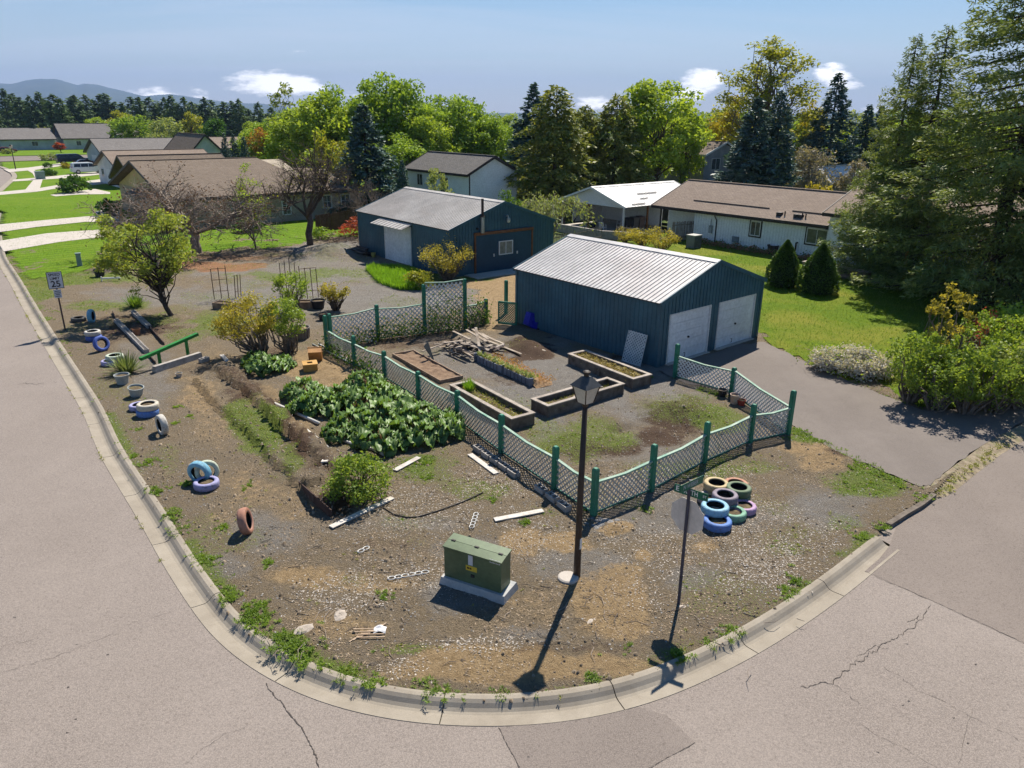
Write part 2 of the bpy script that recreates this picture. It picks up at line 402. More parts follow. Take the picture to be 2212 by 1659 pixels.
def lot_material():
    m, t, out = new_mat('lot_soil'); p = pos_node(t)
    at1 = nd(t, 'ShaderNodeAttribute', attribute_name='mask'); sp = nd(t, 'ShaderNodeSeparateColor'); t.links.new(at1.outputs['Color'], sp.inputs[0])
    at2 = nd(t, 'ShaderNodeAttribute', attribute_name='mask2'); sq = nd(t, 'ShaderNodeSeparateColor'); t.links.new(at2.outputs['Color'], sq.inputs[0])
    TAN, GRN, CHP = sp.outputs; DRK, GRV, RUST = sq.outputs
    f1 = noise_n(t, p, 20, 6, .78); f2 = noise_n(t, p, 6.0, 7, .72, .5); f3 = noise_n(t, p, 38, 4, .8); f4 = noise_n(t, p, 1.3, 5, .6, .5)
    gravel = mixc(t, ramp(t, f3, .3, .7), (.085, .078, .071, 1), (.35, .327, .30, 1))
    gravel = mixc(t, ramp(t, f4, .35, .7, 0, .5), gravel, (.165, .142, .115, 1))
    earth = mixc(t, ramp(t, f1, .3, .7), (.095, .071, .047, 1), (.30, .236, .155, 1))
    earth = mixc(t, ramp(t, f2, .42, .68, 0, .7), earth, (.175, .132, .085, 1))
    c = mixc(t, ramp(t, mth(t, 'ADD', GRV, mth(t, 'MULTIPLY', mth(t, 'SUBTRACT', f2, .5), 1.6)), .15, .95), earth, gravel)
    tan = mixc(t, ramp(t, f2, .3, .7), (.22, .15, .078, 1), (.40, .29, .165, 1))
    c = mixc(t, ramp(t, mth(t, 'ADD', TAN, mth(t, 'MULTIPLY', mth(t, 'SUBTRACT', f2, .5), 1.3)), .42, .72), c, tan)
    rust = mixc(t, f2, (.20, .095, .055, 1), (.33, .19, .10, 1))
    c = mixc(t, ramp(t, mth(t, 'ADD', RUST, mth(t, 'MULTIPLY', mth(t, 'SUBTRACT', f2, .5), 1.2)), .4, .75), c, rust)
    dark = mixc(t, ramp(t, f1, .3, .7), (.045, .030, .022, 1), (.135, .088, .06, 1))
    c = mixc(t, ramp(t, mth(t, 'ADD', DRK, mth(t, 'MULTIPLY', mth(t, 'SUBTRACT', f2, .5), 1.1)), .42, .7), c, dark)
    grn = mixc(t, ramp(t, f1, .3, .7), (.045, .085, .013, 1), (.20, .245, .05, 1))
    c = mixc(t, ramp(t, mth(t, 'ADD', GRN, mth(t, 'MULTIPLY', mth(t, 'SUBTRACT', f1, .5), 1.9)), .5, .74, 0, .9), c, grn)
    v = nd(t, 'ShaderNodeTexVoronoi', i_Scale=22.0); t.links.new(p, v.inputs['Vector'])
    vs_ = nd(t, 'ShaderNodeSeparateColor'); t.links.new(v.outputs['Color'], vs_.inputs[0])
    k = mth(t, 'MULTIPLY', mth(t, 'LESS_THAN', vs_.outputs[0], mth(t, 'MULTIPLY', CHP, .55)), mth(t, 'LESS_THAN', v.outputs['Distance'], .26))
    c = mixc(t, k, c, mixc(t, vs_.outputs[1], (.34, .29, .24, 1), (.68, .62, .57, 1)))
    finish(t, out, c, .95, .12, 0, f1, 1.0, .10); return m

# ---- the great flat ground to the horizon
b = MB(); b.poly([(-9000, -3000, -.22), (9000, -3000, -.22), (9000, 12000, -.22), (-9000, 12000, -.22)])
tag(b.build('ground', ground_material()), kind='structure')

# ---- kerb line
back_px = [(16, 559), (47, 606), (82, 664), (135, 746), (185, 821), (225, 884), (260, 959), (312, 1038), (360, 1108), (410, 1188), (462, 1261), (527, 1342), (603, 1396), (673, 1434), (738, 1459), (803, 1476), (878, 1490),
           (943, 1498), (1103, 1501), (1193, 1494), (1266, 1484), (1331, 1469), (1406, 1446), (1476, 1416), (1556, 1380), (1606, 1351), (1656, 1324), (1779, 1242), (1834, 1199), (1896, 1152)]
kb = [G(u, v)[:2] for u, v in back_px]
kb = [AB(6.9, 74), AB(6.2, 67)] + kb
KB = smooth_line(resample(kb, .2), 25)
def normals(P):
    d = np.gradient(P, axis=0); d /= np.linalg.norm(d, axis=1)[:, None]
    return np.stack([d[:, 1], -d[:, 0]], -1)      # right-hand side of travel
KN = normals(KB)
if (KN[len(KB) // 2] @ -KB[len(KB) // 2]) < 0: KN = -KN
prof = [(0, -.2), (0, .004), (.05, .012), (.13, .008), (.19, -.03), (.25, -.085), (.31, -.118), (.37, -.125), (.63, -.100), (.64, -.2)]
conc = concrete_material('kerb_concrete', (.232, .201, .161), (.32, .283, .232))
kerb = MB(); kroot = None
SEG = 15; segs = []
for s in range(0, len(KB) - 2, SEG):
    e = min(s + SEG, len(KB) - 1)
    idx = np.arange(s, e + 1, 1)
    Pn = KB[idx].copy(); Nn = KN[idx]
    g = .010
    d0 = (Pn[1] - Pn[0]); d0 = d0 / np.linalg.norm(d0); d1 = (Pn[-1] - Pn[-2]); d1 = d1 / np.linalg.norm(d1)
    Pn[0] += d0 * g; Pn[-1] -= d1 * g
    sm = MB(); m = len(prof)
    for p, n in zip(Pn, Nn):
        for o_, z in prof: sm.v.append((p[0] + n[0] * o_, p[1] + n[1] * o_, z))
    for i in range(len(Pn) - 1):
        for j in range(m):
            j2 = (j + 1) % m; sm.f.append((i * m + j, i * m + j2, (i + 1) * m + j2, (i + 1) * m + j)); sm.m.append(0)
    sm.f.append(tuple(range(m))); sm.f.append(tuple((len(Pn) - 1) * m + j for j in reversed(range(m)))); sm.m += [0, 0]
    segs.append(sm)
root = segs[len(segs) // 2].build('kerb', conc); tag(root, kind='structure')
for i, sm in enumerate(segs):
    if i != len(segs) // 2: sm.build('kerb_segment', conc, root)
OUT = KB + KN * .63

# ---- road
ASPH = asphalt_material('road_asphalt', (.162, .139, .124), (.208, .181, .163))
ASPH_DARK = asphalt_material('patch_asphalt', (.135, .115, .103), (.175, .151, .136))
ASPH_R = asphalt_material('newer_asphalt', (.130, .110, .097), (.172, .147, .131))
far_edge = [AB(7.6, 82), AB(9.0, 92), G(-40, 445)[:2], G(0, 412)[:2], G(18, 396)[:2], G(29, 386)[:2], G(31, 379)[:2], G(24, 371)[:2], G(0, 360)[:2], G(-60, 350)[:2]]
rp = [tuple(x) for x in reversed(far_edge)] + [tuple(x) for x in OUT[2:]] + [tuple(AB(17.6, 8.2)), tuple(AB(22, 8.6)), tuple(AB(30, 8.2)), tuple(AB(70, 6.9)), tuple(AB(70, -30)), tuple(AB(-14, -30)), tuple(AB(-14, 170))]
b = MB(); b.poly([(x, y, ROAD_Z) for x, y in rp]); road = b.build('road', ASPH); tag(road, kind='structure')
def sheet(name, pts, z, m, parent=None, kind=None, px=True):
    P = [(G(u, v, z)[0], G(u, v, z)[1], z) for u, v in pts] if px else [(p[0], p[1], z) for p in pts]
    b = MB(); b.poly(P); o = b.build(name, m, parent)
    # faces up
    if o.data.polygons[0].normal.z < 0: o.data.flip_normals()
    if kind: o['kind'] = kind
    return o
def wob(p, q, n, amp, seed):
    r = np.random.default_rng(seed); P = np.array(p, float); Q = np.array(q, float); t = np.linspace(0, 1, n)[:, None]
    d = (Q - P); nn = np.array([-d[1], d[0]]) / (np.linalg.norm(d) + 1e-9)
    w = np.cumsum(r.normal(0, 1, n)); w = w - np.linspace(w[0], w[-1], n); w = w / (np.abs(w).max() + 1e-9) * amp
    return P + d * t + nn * w[:, None]
sheet('asphalt_patch', [(1077, 1572), (1150, 1563), (1260, 1550), (1380, 1528), (1440, 1545), (1502, 1604), (1440, 1637), (1385, 1668), (1330, 1700), (1160, 1720), (1104, 1625)], ROAD_Z + .004, ASPH_DARK, road)
jr = wob((1868, 1234), (2320, 1440), 22, 3, 3)
sheet('asphalt_patch', [tuple(x) for x in jr] + [(2900, 1500), (2900, 900), (2300, 905), (2212, 925), (2150, 962), (2080, 1010), (2030, 1062), (1985, 1102), (1935, 1140), (1922, 1178), (1900, 1206)], ROAD_Z + .004, ASPH_R, road)
CRK = mat('crack_dark', (.075, .064, .058), var=.2, rough=1)
def crack(pts, w=.018, amp=3, seed=1, n=14):
    r = np.random.default_rng(seed); L = []
    for i in range(len(pts) - 1): L += list(wob(pts[i], pts[i + 1], n, amp, seed + i))[:-1]
    L.append(np.array(pts[-1], float))
    P = np.array([G(u, v, ROAD_Z)[:2] for u, v in L]); Nn = normals(P)
    ww = .45 * w * (0.2 + 1.1 * r.random(len(P))); ww[0] = ww[-1] = .002
    b = MB()
    for i in range(len(P) - 1):
        a0 = P[i] + Nn[i] * ww[i]; a1 = P[i] - Nn[i] * ww[i]; b0 = P[i + 1] + Nn[i + 1] * ww[i + 1]; b1 = P[i + 1] - Nn[i + 1] * ww[i + 1]
        z = ROAD_Z + .008
        b.poly([(*a0, z), (*b0, z), (*b1, z), (*a1, z)])
    b.build('crack', CRK, road)
crack([(1728, 1483), (1800, 1478), (1844, 1435), (1870, 1418), (1895, 1405), (1922, 1386), (1950, 1373), (1985, 1340), (2010, 1307)], .016, 6, 4)
crack([(1850, 1418), (1890, 1395), (1920, 1400)], .009, 4, 44); crack([(1960, 1345), (1985, 1330), (1978, 1352)], .010, 3, 45)
crack([(1802, 1480), (1855, 1520)], .009, 3, 5); crack([(1850, 1562), (1920, 1600), (2010, 1650), (2060, 1690)], .006, 3, 6)
crack([(1910, 1442), (1990, 1495), (2090, 1545), (2200, 1600)], .007, 4, 7); crack([(2100, 1530), (2090, 1560), (2070, 1650)], .005, 4, 8)
crack([(0, 1455), (70, 1435), (140, 1410), (205, 1385), (280, 1350), (370, 1322)], .006, 3, 9); crack([(0, 1398), (85, 1378)], .005, 2, 10)
crack([(400, 1650), (440, 1615), (480, 1590), (530, 1572)], .006, 3, 11); crack([(575, 1475), (600, 1512), (640, 1560), (670, 1610), (690, 1660)], .022, 4, 12)
crack([(1076, 1572), (1104, 1625), (1122, 1662)], .012, 2, 13); crack([(1502, 1604), (1440, 1637), (1385, 1670)], .009, 2, 14)
crack([(40, 832), (65, 828), (95, 828)], .02, 3, 15); crack([tuple(x) for x in jr[::5]], .012, 2, 16)
for k, (u, v) in enumerate([(120, 825), (148, 1484), (163, 1554), (146, 1582), (1963, 1514), (1950, 1523), (1896, 1625), (2060, 1550), (2108, 1435), (233, 1414), (32, 1333), (2090, 1605)]):
    crack([(u - 3, v), (u + 3, v + 1)], .03, 1, 20 + k, 5)

# ---- driveway beside the garage (asphalt) and a second road sheet far away
DRIVE = asphalt_material('driveway_asphalt', (.128, .110, .099), (.168, .146, .132), .35)
drv = [(1418, 802), (1462, 818), (1583, 855), (1712, 918), (1795, 968), (1895, 1012), (1985, 1050), (2010, 1048), (2060, 1005), (2122, 962), (2212, 912), (2330, 862), (2330, 835), (2200, 860), (2085, 884), (1990, 885), (1905, 852), (1830, 822), (1780, 800), (1715, 770), (1650, 738), (1600, 742), (1500, 775)]
rngd = np.random.default_rng(3)
drv_px = []
for i in range(len(drv)):
    a_, b_ = np.array(drv[i], float), np.array(drv[(i + 1) % len(drv)], float)
    for t_ in np.arange(0, 1, .2): drv_px.append(tuple(a_ + (b_ - a_) * t_ + (rngd.normal(0, 1.6, 2) if t_ > 0 else 0)))
driveway = sheet('driveway', drv_px, .012, DRIVE, None, 'structure')
DRV_POLY = [tuple(G(u, v)[:2]) for u, v in drv]

# sloping verge between driveway end and road
vtop = [(1975, 1052), (2000, 1050), (2035, 1026), (2065, 1003), (2095, 982), (2122, 962), (2165, 938), (2212, 913), (2280, 882)]
vp = [G(u, v, .008)[:2] for u, v in vtop]; vd = -EY * .55 + EX * .05
b = MB()
for i in range(len(vp) - 1): b.poly([(*vp[i], .006), (*(vp[i] + vd), ROAD_Z + .006), (*(vp[i + 1] + vd), ROAD_Z + .006), (*vp[i + 1], .006)])
vm = mat('verge_soil', (.20, .155, .10), (.33, .27, .19), scale=5, rough=.95, bump=.8, bscale=25, dirt=(.12, .16, .04), dirt_amt=.7)
vo = b.build('verge', vm); vo['kind'] = 'structure'
# ---- the corner lot: relief mesh with painted soil kinds
STEP = .105
xs = np.arange(-36, 19.5, STEP); ys = np.arange(9.5, 68, STEP)
GX, GY = np.meshgrid(xs, ys)
lot_poly = [tuple(x) for x in (KB + KN * .16)] + [tuple(G(u, v)[:2]) for u, v in [(1912, 1142), (1925, 1129), (1958, 1106), (1992, 1086), (2022, 1064)]] + [tuple(G(2075, 1010)[:2]), tuple(AB(33, 9)), tuple(AB(33.5, 58)), tuple(AB(6.4, 66))]
inside = in_poly(GX, GY, lot_poly)
TRENCH = [tuple(G(u, v)[:2]) for u, v in [(417, 826), (470, 880), (553, 962), (600, 1010), (650, 1058), (700, 1060), (703, 1021), (640, 965), (553, 885), (500, 835), (455, 805)]]
BEDR = [tuple(G(u, v)[:2]) for u, v in [(457, 805), (525, 855), (603, 938), (650, 975), (705, 1022), (760, 1062), (735, 1020), (700, 975), (640, 925), (575, 872), (500, 800)]]
BEDE = [tuple(G(u, v)[:2]) for u, v in [(648, 1054), (715, 1116), (760, 1085), (720, 1040), (706, 1020)]]
MOUNDS = [(1480, 900, 1.15, .38), (1450, 893, .5, .12), (1143, 752, .8, .34), (1165, 765, .5, .2), (1120, 735, .7, .22), (713, 548, 2.6, .62), (760, 535, 2.0, .4), (1330, 926, .33, -.2), (1352, 922, .3, -.12), (1405, 938, .5, .1), (1420, 944, .3, -.08), (1262, 960, .6, .1), (1320, 965, .7, .08),
          (1335, 1140, .35, .1), (1290, 1150, .3, .07), (728, 818, .4, .1), (704, 798, .5, .12), (1790, 985, .7, .12), (1825, 975, .5, -.08), (1460, 1165, .3, .06), (1480, 1395, .5, .05), (640, 1400, .5, .06), (590, 720, .6, .1), (1300, 1000, .6, .06), (1560, 1170, .3, .05)]
def lot_z(x, y):
    z = (fbm(x * .5, y * .5, 4, 3) - .5) * .10 + (fbm(x * 3.1, y * 3.1, 3, 9) - .5) * .055
    for u, v, r, h in MOUNDS:
        c = G(u, v); d2 = ((x - c[0]) ** 2 + (y - c[1]) ** 2) / r ** 2
        z = z + h * np.exp(-d2 * 1.6) * (.75 + .5 * fbm(x * 4, y * 4, 3, 31))
    xw = x + (fbm(x * 2.2, y * 2.2, 3, 43) - .5) * .35; yw = y + (fbm(x * 2.2, y * 2.2, 3, 47) - .5) * .35
    z = np.where(in_poly(xw, yw, TRENCH), z + .20 + .07 * (fbm(x * 5, y * 5, 3, 41) - .5), z)
    z = np.where(in_poly(xw, yw, BEDR), z + .42 + .28 * (fbm(x * 3.5, y * 3.5, 4, 41) - .5), z)
    z = np.where(in_poly(xw, yw, BEDE), z + .20, z)
    return z
KBs = KB[::2]
def kerb_dist(x, y):
    d = np.full(np.shape(x), 1e9)
    for p in KBs: d = np.minimum(d, (x - p[0]) ** 2 + (y - p[1]) ** 2)
    return np.sqrt(d)
ZZ = lot_z(GX, GY)
KD = kerb_dist(GX, GY)
ZZ = ZZ * smooth(0.05, .8, KD) - .006
ind = in_poly(GX, GY, DRV_POLY)
flat = np.zeros_like(GX, bool)
ZZ = np.where(ind, -.06, ZZ)
aG = GX * EX[0] + GY * EX[1]; bG = GX * EY[0] + GY * EY[1]
ZZ = np.where((aG > 31.0) & (bG < 33), -.06, ZZ)
def T(u, v, dz=0.0):     # point on the lot surface seen at a pixel
    p = G(u, v, 0.0)
    z = float(lot_z(np.array([p[0]]), np.array([p[1]]))[0]) - .004
    p = G(u, v, z)
    return np.array([p[0], p[1], z + dz])
UV = PX(np.stack([GX, GY, ZZ * 0], -1)); UU, VV = UV[..., 0], UV[..., 1]
def blobs(L):
    m = np.zeros_like(GX)
    wu = (fbm(GX * .9, GY * .9, 3, 51) - .5); wv = (fbm(GX * .9, GY * .9, 3, 57) - .5)
    for u, v, ru, rv, k in L:
        q = ((UU - u) / ru + wu * 1.2) ** 2 + ((VV - v) / rv + wv * 1.2) ** 2
        m = np.maximum(m, k * np.clip(1.25 - q, 0, 1))
    return m
mT = blobs([(1080, 1440, 330, 48, 1), (1330, 1300, 130, 85, .95), (1140, 1165, 70, 32, .95), (1235, 1170, 60, 32, .95), (1345, 1138, 50, 18, .95), (700, 795, 110, 55, .95), (1075, 625, 70, 85, 1), (1100, 670, 40, 40, 1), (640, 1240, 140, 35, .75), (800, 1260, 120, 30, .6), (1770, 985, 100, 42, .75),
            (720, 1350, 140, 40, .6), (520, 1060, 70, 60, .55), (480, 1120, 60, 40, .5), (590, 705, 60, 24, .7), (1240, 880, 60, 20, .2), (1520, 1180, 45, 16, .7), (1390, 1200, 30, 20, .8), (480, 900, 120, 80, .5), (600, 1080, 100, 60, .5), (1000, 700, 70, 40, .5), (350, 640, 80, 14, .35), (1600, 1040, 50, 15, .4), (1140, 1310, 90, 45, .5),
            (480, 770, 60, 30, .5), (430, 860, 60, 60, .6), (560, 860, 60, 50, .6), (640, 930, 60, 50, .6), (1040, 1360, 120, 40, .4)])
mG = blobs([(1520, 1010, 170, 34, .75), (1350, 1085, 80, 20, .55), (1880, 1040, 95, 45, .95), (1760, 940, 70, 22, .9), (1260, 955, 130, 55, .7), (1180, 925, 70, 40, .6), (1560, 900, 80, 40, .75), (1560, 845, 80, 20, .6), (1490, 885, 120, 45, .6), (470, 700, 120, 36, .75), (400, 720, 60, 30, .6), (130, 600, 130, 24, .95), (330, 590, 150, 14, .5),
            (240, 660, 120, 14, .7), (80, 625, 50, 30, .8), (560, 950, 70, 60, .95), (520, 900, 45, 40, .8), (630, 1000, 40, 50, .7), (910, 1005, 40, 25, .95), (930, 1015, 90, 40, .6), (1010, 1050, 110, 40, .65), (1180, 1100, 60, 20, .5), (560, 880, 40, 40, .5), (700, 560, 60, 14, .5), (800, 590, 120, 20, .6), (880, 600, 90, 30, .9),
            (560, 575, 200, 12, .45), (640, 830, 50, 30, .45), (1020, 590, 60, 20, .9), (760, 1250, 60, 20, .45), (860, 1400, 130, 20, .65), (1700, 1190, 80, 30, .55), (1820, 1120, 60, 40, .6), (620, 1385, 60, 24, .9), (300, 900, 40, 60, .5), (360, 1000, 40, 60, .5), (440, 1140, 50, 60, .5), (1660, 1090, 80, 40, .5), (1450, 870, 60, 14, .5)])
kstrip = np.clip(1.15 - KD / .55, 0, 1) * smooth(.34, .6, fbm(GX * .55, GY * .55, 3, 71))
mG = np.maximum(mG, kstrip * .95 * (1 - .75 * blobs([(1080, 1450, 330, 60, 1)])))
mG = np.maximum(mG, .5 * smooth(.50, .74, fbm(GX * .45, GY * .45, 4, 101)) * (1 - np.clip(mT, 0, 1) * .7))
mG = np.maximum(mG, blobs([(620, 600, 150, 16, .7), (700, 588, 80, 12, .7), (560, 640, 70, 16, .5), (860, 655, 90, 18, .5), (450, 640, 80, 16, .5), (240, 600, 90, 14, .8), (330, 690, 60, 20, .6)]))
mC = np.maximum(.05, blobs([(1650, 1225, 130, 70, 1), (1580, 1160, 80, 50, .7), (1650, 1100, 90, 40, .7), (720, 1270, 130, 60, .75), (940, 1240, 140, 60, .6), (1040, 1395, 130, 20, 1), (860, 1440, 80, 30, .8), (1180, 1150, 120, 60, .55), (1080, 1030, 120, 50, .6), (1340, 1050, 160, 40, .8), (900, 1100, 160, 60, .5),
                          (1400, 1190, 140, 80, .5), (1760, 1160, 80, 50, .55), (1480, 1020, 160, 30, .6), (1420, 1260, 120, 60, .45)]))
mD = blobs([(650, 970, 40, 40, .8), (600, 925, 40, 40, .8), (540, 862, 45, 35, .7), (1480, 900, 110, 42, .9), (1143, 755, 70, 30, .95), (1250, 965, 80, 34, .85), (1330, 970, 90, 26, .85), (1410, 940, 70, 22, .8), (690, 1010, 60, 50, .55), (720, 1085, 50, 40, .9), (560, 880, 60, 60, .45), (1100, 815, 90, 30, .55), (440, 790, 60, 30, .5), (520, 830, 60, 40, .6), (620, 930, 80, 60, .45), (1820, 975, 60, 22, .75), (1180, 1400, 120, 22, .5), (600, 760, 50, 20, .6), (300, 700, 90, 40, .75), (230, 720, 80, 40, .55), (1370, 770, 60, 10, .7),
            (860, 730, 180, 30, .6), (950, 700, 100, 26, .6), (1100, 1140, 120, 22, .4), (820, 1170, 110, 22, .5), (690, 545, 90, 16, .3), (1290, 1400, 130, 20, .5)])
mV = np.maximum(blobs([(1240, 830, 330, 110, 1), (1000, 760, 130, 60, .8), (740, 640, 330, 60, .95), (520, 640, 170, 40, .9), (300, 640, 150, 24, .8), (680, 580, 330, 30, .8), (1480, 1110, 220, 60, .75), (560, 1150, 120, 50, .8), (760, 1120, 160, 40, .45), (1240, 1220, 130, 50, .75), (1780, 1090, 100, 60, .85), (1400, 970, 180, 40, .7),
                        (330, 830, 60, 80, .7), (300, 770, 70, 40, .6), (980, 1290, 110, 50, .8), (1000, 1180, 90, 30, .7), (900, 1130, 120, 20, .6), (1500, 1240, 60, 40, .7), (720, 540, 110, 22, 1), (470, 1230, 60, 40, .7), (1120, 1370, 90, 18, .8)]), .22)
mR = blobs([(470, 575, 110, 14, .95), (100, 612, 70, 16, .9), (500, 555, 120, 8, .6), (240, 640, 40, 10, .4)])
idx = -np.ones(GX.shape, int); use = inside
cells = use[:-1, :-1] & use[1:, :-1] & use[:-1, 1:] & use[1:, 1:]
need = np.zeros_like(use); need[:-1, :-1] |= cells; need[1:, :-1] |= cells; need[:-1, 1:] |= cells; need[1:, 1:] |= cells
idx[need] = np.arange(need.sum())
F = np.stack([idx[:-1, :-1][cells], idx[:-1, 1:][cells], idx[1:, 1:][cells], idx[1:, :-1][cells]], -1)
Vv = np.stack([GX[need], GY[need], ZZ[need]], -1)
lm = fast_mesh('corner_lot_ground', Vv, F, lot_material(), True)
for nm, ch in (('mask', (mT, mG, mC)), ('mask2', (mD, mV, mR))):
    a_ = lm.attributes.new(nm, 'FLOAT_COLOR', 'POINT')
    a_.data.foreach_set('color', np.stack([c[need] for c in ch] + [np.ones(need.sum())], -1).astype(np.float32).ravel())
tag(ob('corner_lot_ground', lm), kind='structure')
MASKG, MASKC, MASKT = mG, mC, mT

# ---- lawns
LAWN_R = lawn_material('lawn_right', (.085, .155, .006), (.145, .205, .012), (.25, .235, .035))
LAWN_L = lawn_material('lawn_left', (.088, .165, .006), (.125, .22, .010), (.17, .23, .02), .4)
edge_left = [(47, 606), (120, 600), (180, 588), (225, 571), (300, 556), (385, 549), (470, 545), (560, 540), (640, 531), (700, 515)]
def relief_patch(name, poly, step, z, amp, m, kind='structure'):
    poly = np.array(poly); x0, y0 = poly.min(0); x1, y1 = poly.max(0)
    gx, gy = np.meshgrid(np.arange(x0, x1 + step, step), np.arange(y0, y1 + step, step))
    ins = in_poly(gx, gy, poly)
    zz = z + amp * (fbm(gx * .3, gy * .3, 3, 5) - .5)
    ix = -np.ones(gx.shape, int); cl_ = ins[:-1, :-1] & ins[1:, :-1] & ins[:-1, 1:] & ins[1:, 1:]
    nd_ = np.zeros_like(ins); nd_[:-1, :-1] |= cl_; nd_[1:, :-1] |= cl_; nd_[:-1, 1:] |= cl_; nd_[1:, 1:] |= cl_
    ix[nd_] = np.arange(nd_.sum())
    F = np.stack([ix[:-1, :-1][cl_], ix[:-1, 1:][cl_], ix[1:, 1:][cl_], ix[1:, :-1][cl_]], -1)
    o = ob(name, fast_mesh(name, np.stack([gx[nd_], gy[nd_], zz[nd_]], -1), F, m, True)); o['kind'] = kind; return o
kfar = [tuple(x) for x in KB[(KB @ EY > 53.5)]][::-1]
lawn_l_poly = [tuple(G(u, v)[:2]) for u, v in edge_left] + [tuple(AB(40, 52)), tuple(AB(58, 70)), tuple(AB(60, 170)), tuple(G(215, 342)[:2]), tuple(G(125, 346)[:2]), tuple(G(0, 350)[:2])] + [tuple(x) for x in reversed(far_edge[:-1])] + [tuple(AB(7, 76))] + [tuple(x) for x in KB if x @ EY > 54]
relief_patch('lawn', lawn_l_poly, .5, .012, .03, LAWN_L)
lawn_r_poly = [tuple(AB(30.6, 18.2)), tuple(AB(30.6, 27)), tuple(AB(31.5, 34)), tuple(AB(38, 40)), tuple(AB(49.5, 42)), tuple(AB(85, 42)), tuple(AB(85, 7.6)), tuple(AB(36, 7.6))] + [tuple(G(u, v)[:2]) for u, v in [(2212, 858), (2085, 884), (1990, 887), (1905, 855), (1830, 825), (1780, 803), (1715, 773), (1652, 742)]]
relief_patch('lawn', lawn_r_poly, .35, .006, .04, LAWN_R)
tag(sheet('lawn', [(0, 337), (220, 333), (330, 322), (520, 306), (-80, 306), (-300, 337)], -.02, LAWN_L), kind='structure')
tag(sheet('road', [(-300, 352), (0, 349), (125, 345), (225, 341), (330, 335), (330, 331), (205, 334), (0, 338), (-300, 341)], -.06, ASPH_R), kind='structure')

PATHC = concrete_material('path_concrete', (.40, .36, .32), (.50, .46, .41))
def path(pts, z=.035): return sheet('path', pts, z, PATHC, None, 'structure')
path([(-6, 521), (100, 504), (165, 499), (230, 495), (262, 508), (200, 514), (125, 523), (8, 543)])
path([(-6, 485), (100, 475), (190, 467), (262, 464), (262, 480), (185, 479), (80, 490), (0, 501)])
path([(-6, 415), (80, 407), (140, 397), (224, 386), (240, 396), (185, 401), (140, 404), (80, 414), (0, 421)])
path([(28, 388), (75, 384), (150, 377), (216, 370), (216, 377), (150, 384), (75, 389), (26, 392)])
path([(8, 366), (60, 362), (135, 352), (142, 357), (75, 367), (40, 370), (20, 372)])
path([(52, 413), (84, 413), (92, 388), (82, 374), (72, 365), (56, 366), (70, 374), (76, 384)], .045)
path([(108, 421), (150, 415), (205, 408), (238, 415), (238, 419), (170, 420), (120, 424)])
path([(202, 458), (238, 450), (262, 456), (262, 466), (215, 470)])
# far kerb round the bend
fk = np.array([p for p in far_edge[2:]]); fkr = resample(fk, 1.5); fn = normals(fkr)
b = MB()
for i in range(len(fkr) - 1):
    a0, a1 = fkr[i], fkr[i + 1]; n0, n1 = fn[i], fn[i + 1]
    b.hexa([(*(a0 - n0 * .35), -.15), (*(a0 + n0 * .35), -.15), (*(a1 + n1 * .35), -.15), (*(a1 - n1 * .35), -.15), (*(a0 - n0 * .35), .02), (*(a0 + n0 * .35), .02), (*(a1 + n1 * .35), .02), (*(a1 - n1 * .35), .02)])
tag(b.build('kerb', conc), kind='structure')

# ---- concrete apron and bare soil strip in front of the shop; mountains
SNOW = None
def hills():
    m, t, out = new_mat('hill_forest'); p = pos_node(t)
    n = noise_n(t, p, .004, 6, .6); z = nd(t, 'ShaderNodeSeparateXYZ'); t.links.new(p, z.inputs[0])
    c = mixc(t, ramp(t, n, .35, .65), (.035, .055, .03, 1), (.07, .085, .05, 1))
    n3 = noise_n(t, p, .012, 5, .65, .5)
    sn = mth(t, 'MULTIPLY', ramp(t, z.outputs[2], 690, 780), ramp(t, n3, .50, .58))
    c = mixc(t, sn, c, (.75, .76, .78, 1)); finish(t, out, c, 1, .05); return m
def ridge(name, line, y, depth, m):
    us = np.arange(-900, 3200, 6.0); top = np.interp(us, [p[0] for p in line], [p[1] for p in line])
    top = top + (fbm(us * .03, us * 0, 4, 3) - .5) * 5
    P = np.array([at(u, v, y) for u, v in zip(us, top)])
    rows = []
    for k, f in enumerate((0, .22, .45, .7, 1.0)):
        q = P.copy(); q[:, 1] -= depth * f; q[:, 0] *= (y - depth * f) / y
        q[:, 2] = (P[:, 2]) * (1 - f) ** 1.15 + (fbm(us * .02 + k * 3, us * 0 + k, 4, 8) - .5) * 160 * f * (1 - f) * 2 - .5
        rows.append(q)
    bk = P.copy(); bk[:, 1] += depth * .8; bk[:, 2] = -1; rows = [bk] + rows
    n = len(us); V = np.vstack(rows); F = []
    for r in range(len(rows) - 1):
        i = np.arange(n - 1) + r * n; F.append(np.stack([i, i + 1, i + 1 + n, i + n], -1))
    o = ob(name, fast_mesh(name, V, np.vstack(F)[:, ::-1], m, True)); o['kind'] = 'structure'; return o
HM = hills()
ridge('hills', [(-900, 235), (-400, 205), (-120, 190), (0, 181), (28, 181), (55, 173), (90, 170), (120, 172), (145, 178), (163, 184), (180, 181), (205, 182), (235, 190), (275, 200), (310, 207), (340, 206), (372, 203), (410, 209), (450, 216), (500, 221), (560, 224), (640, 232), (900, 243), (1300, 246), (2300, 244), (3200, 236)], 9000, 3500, HM)
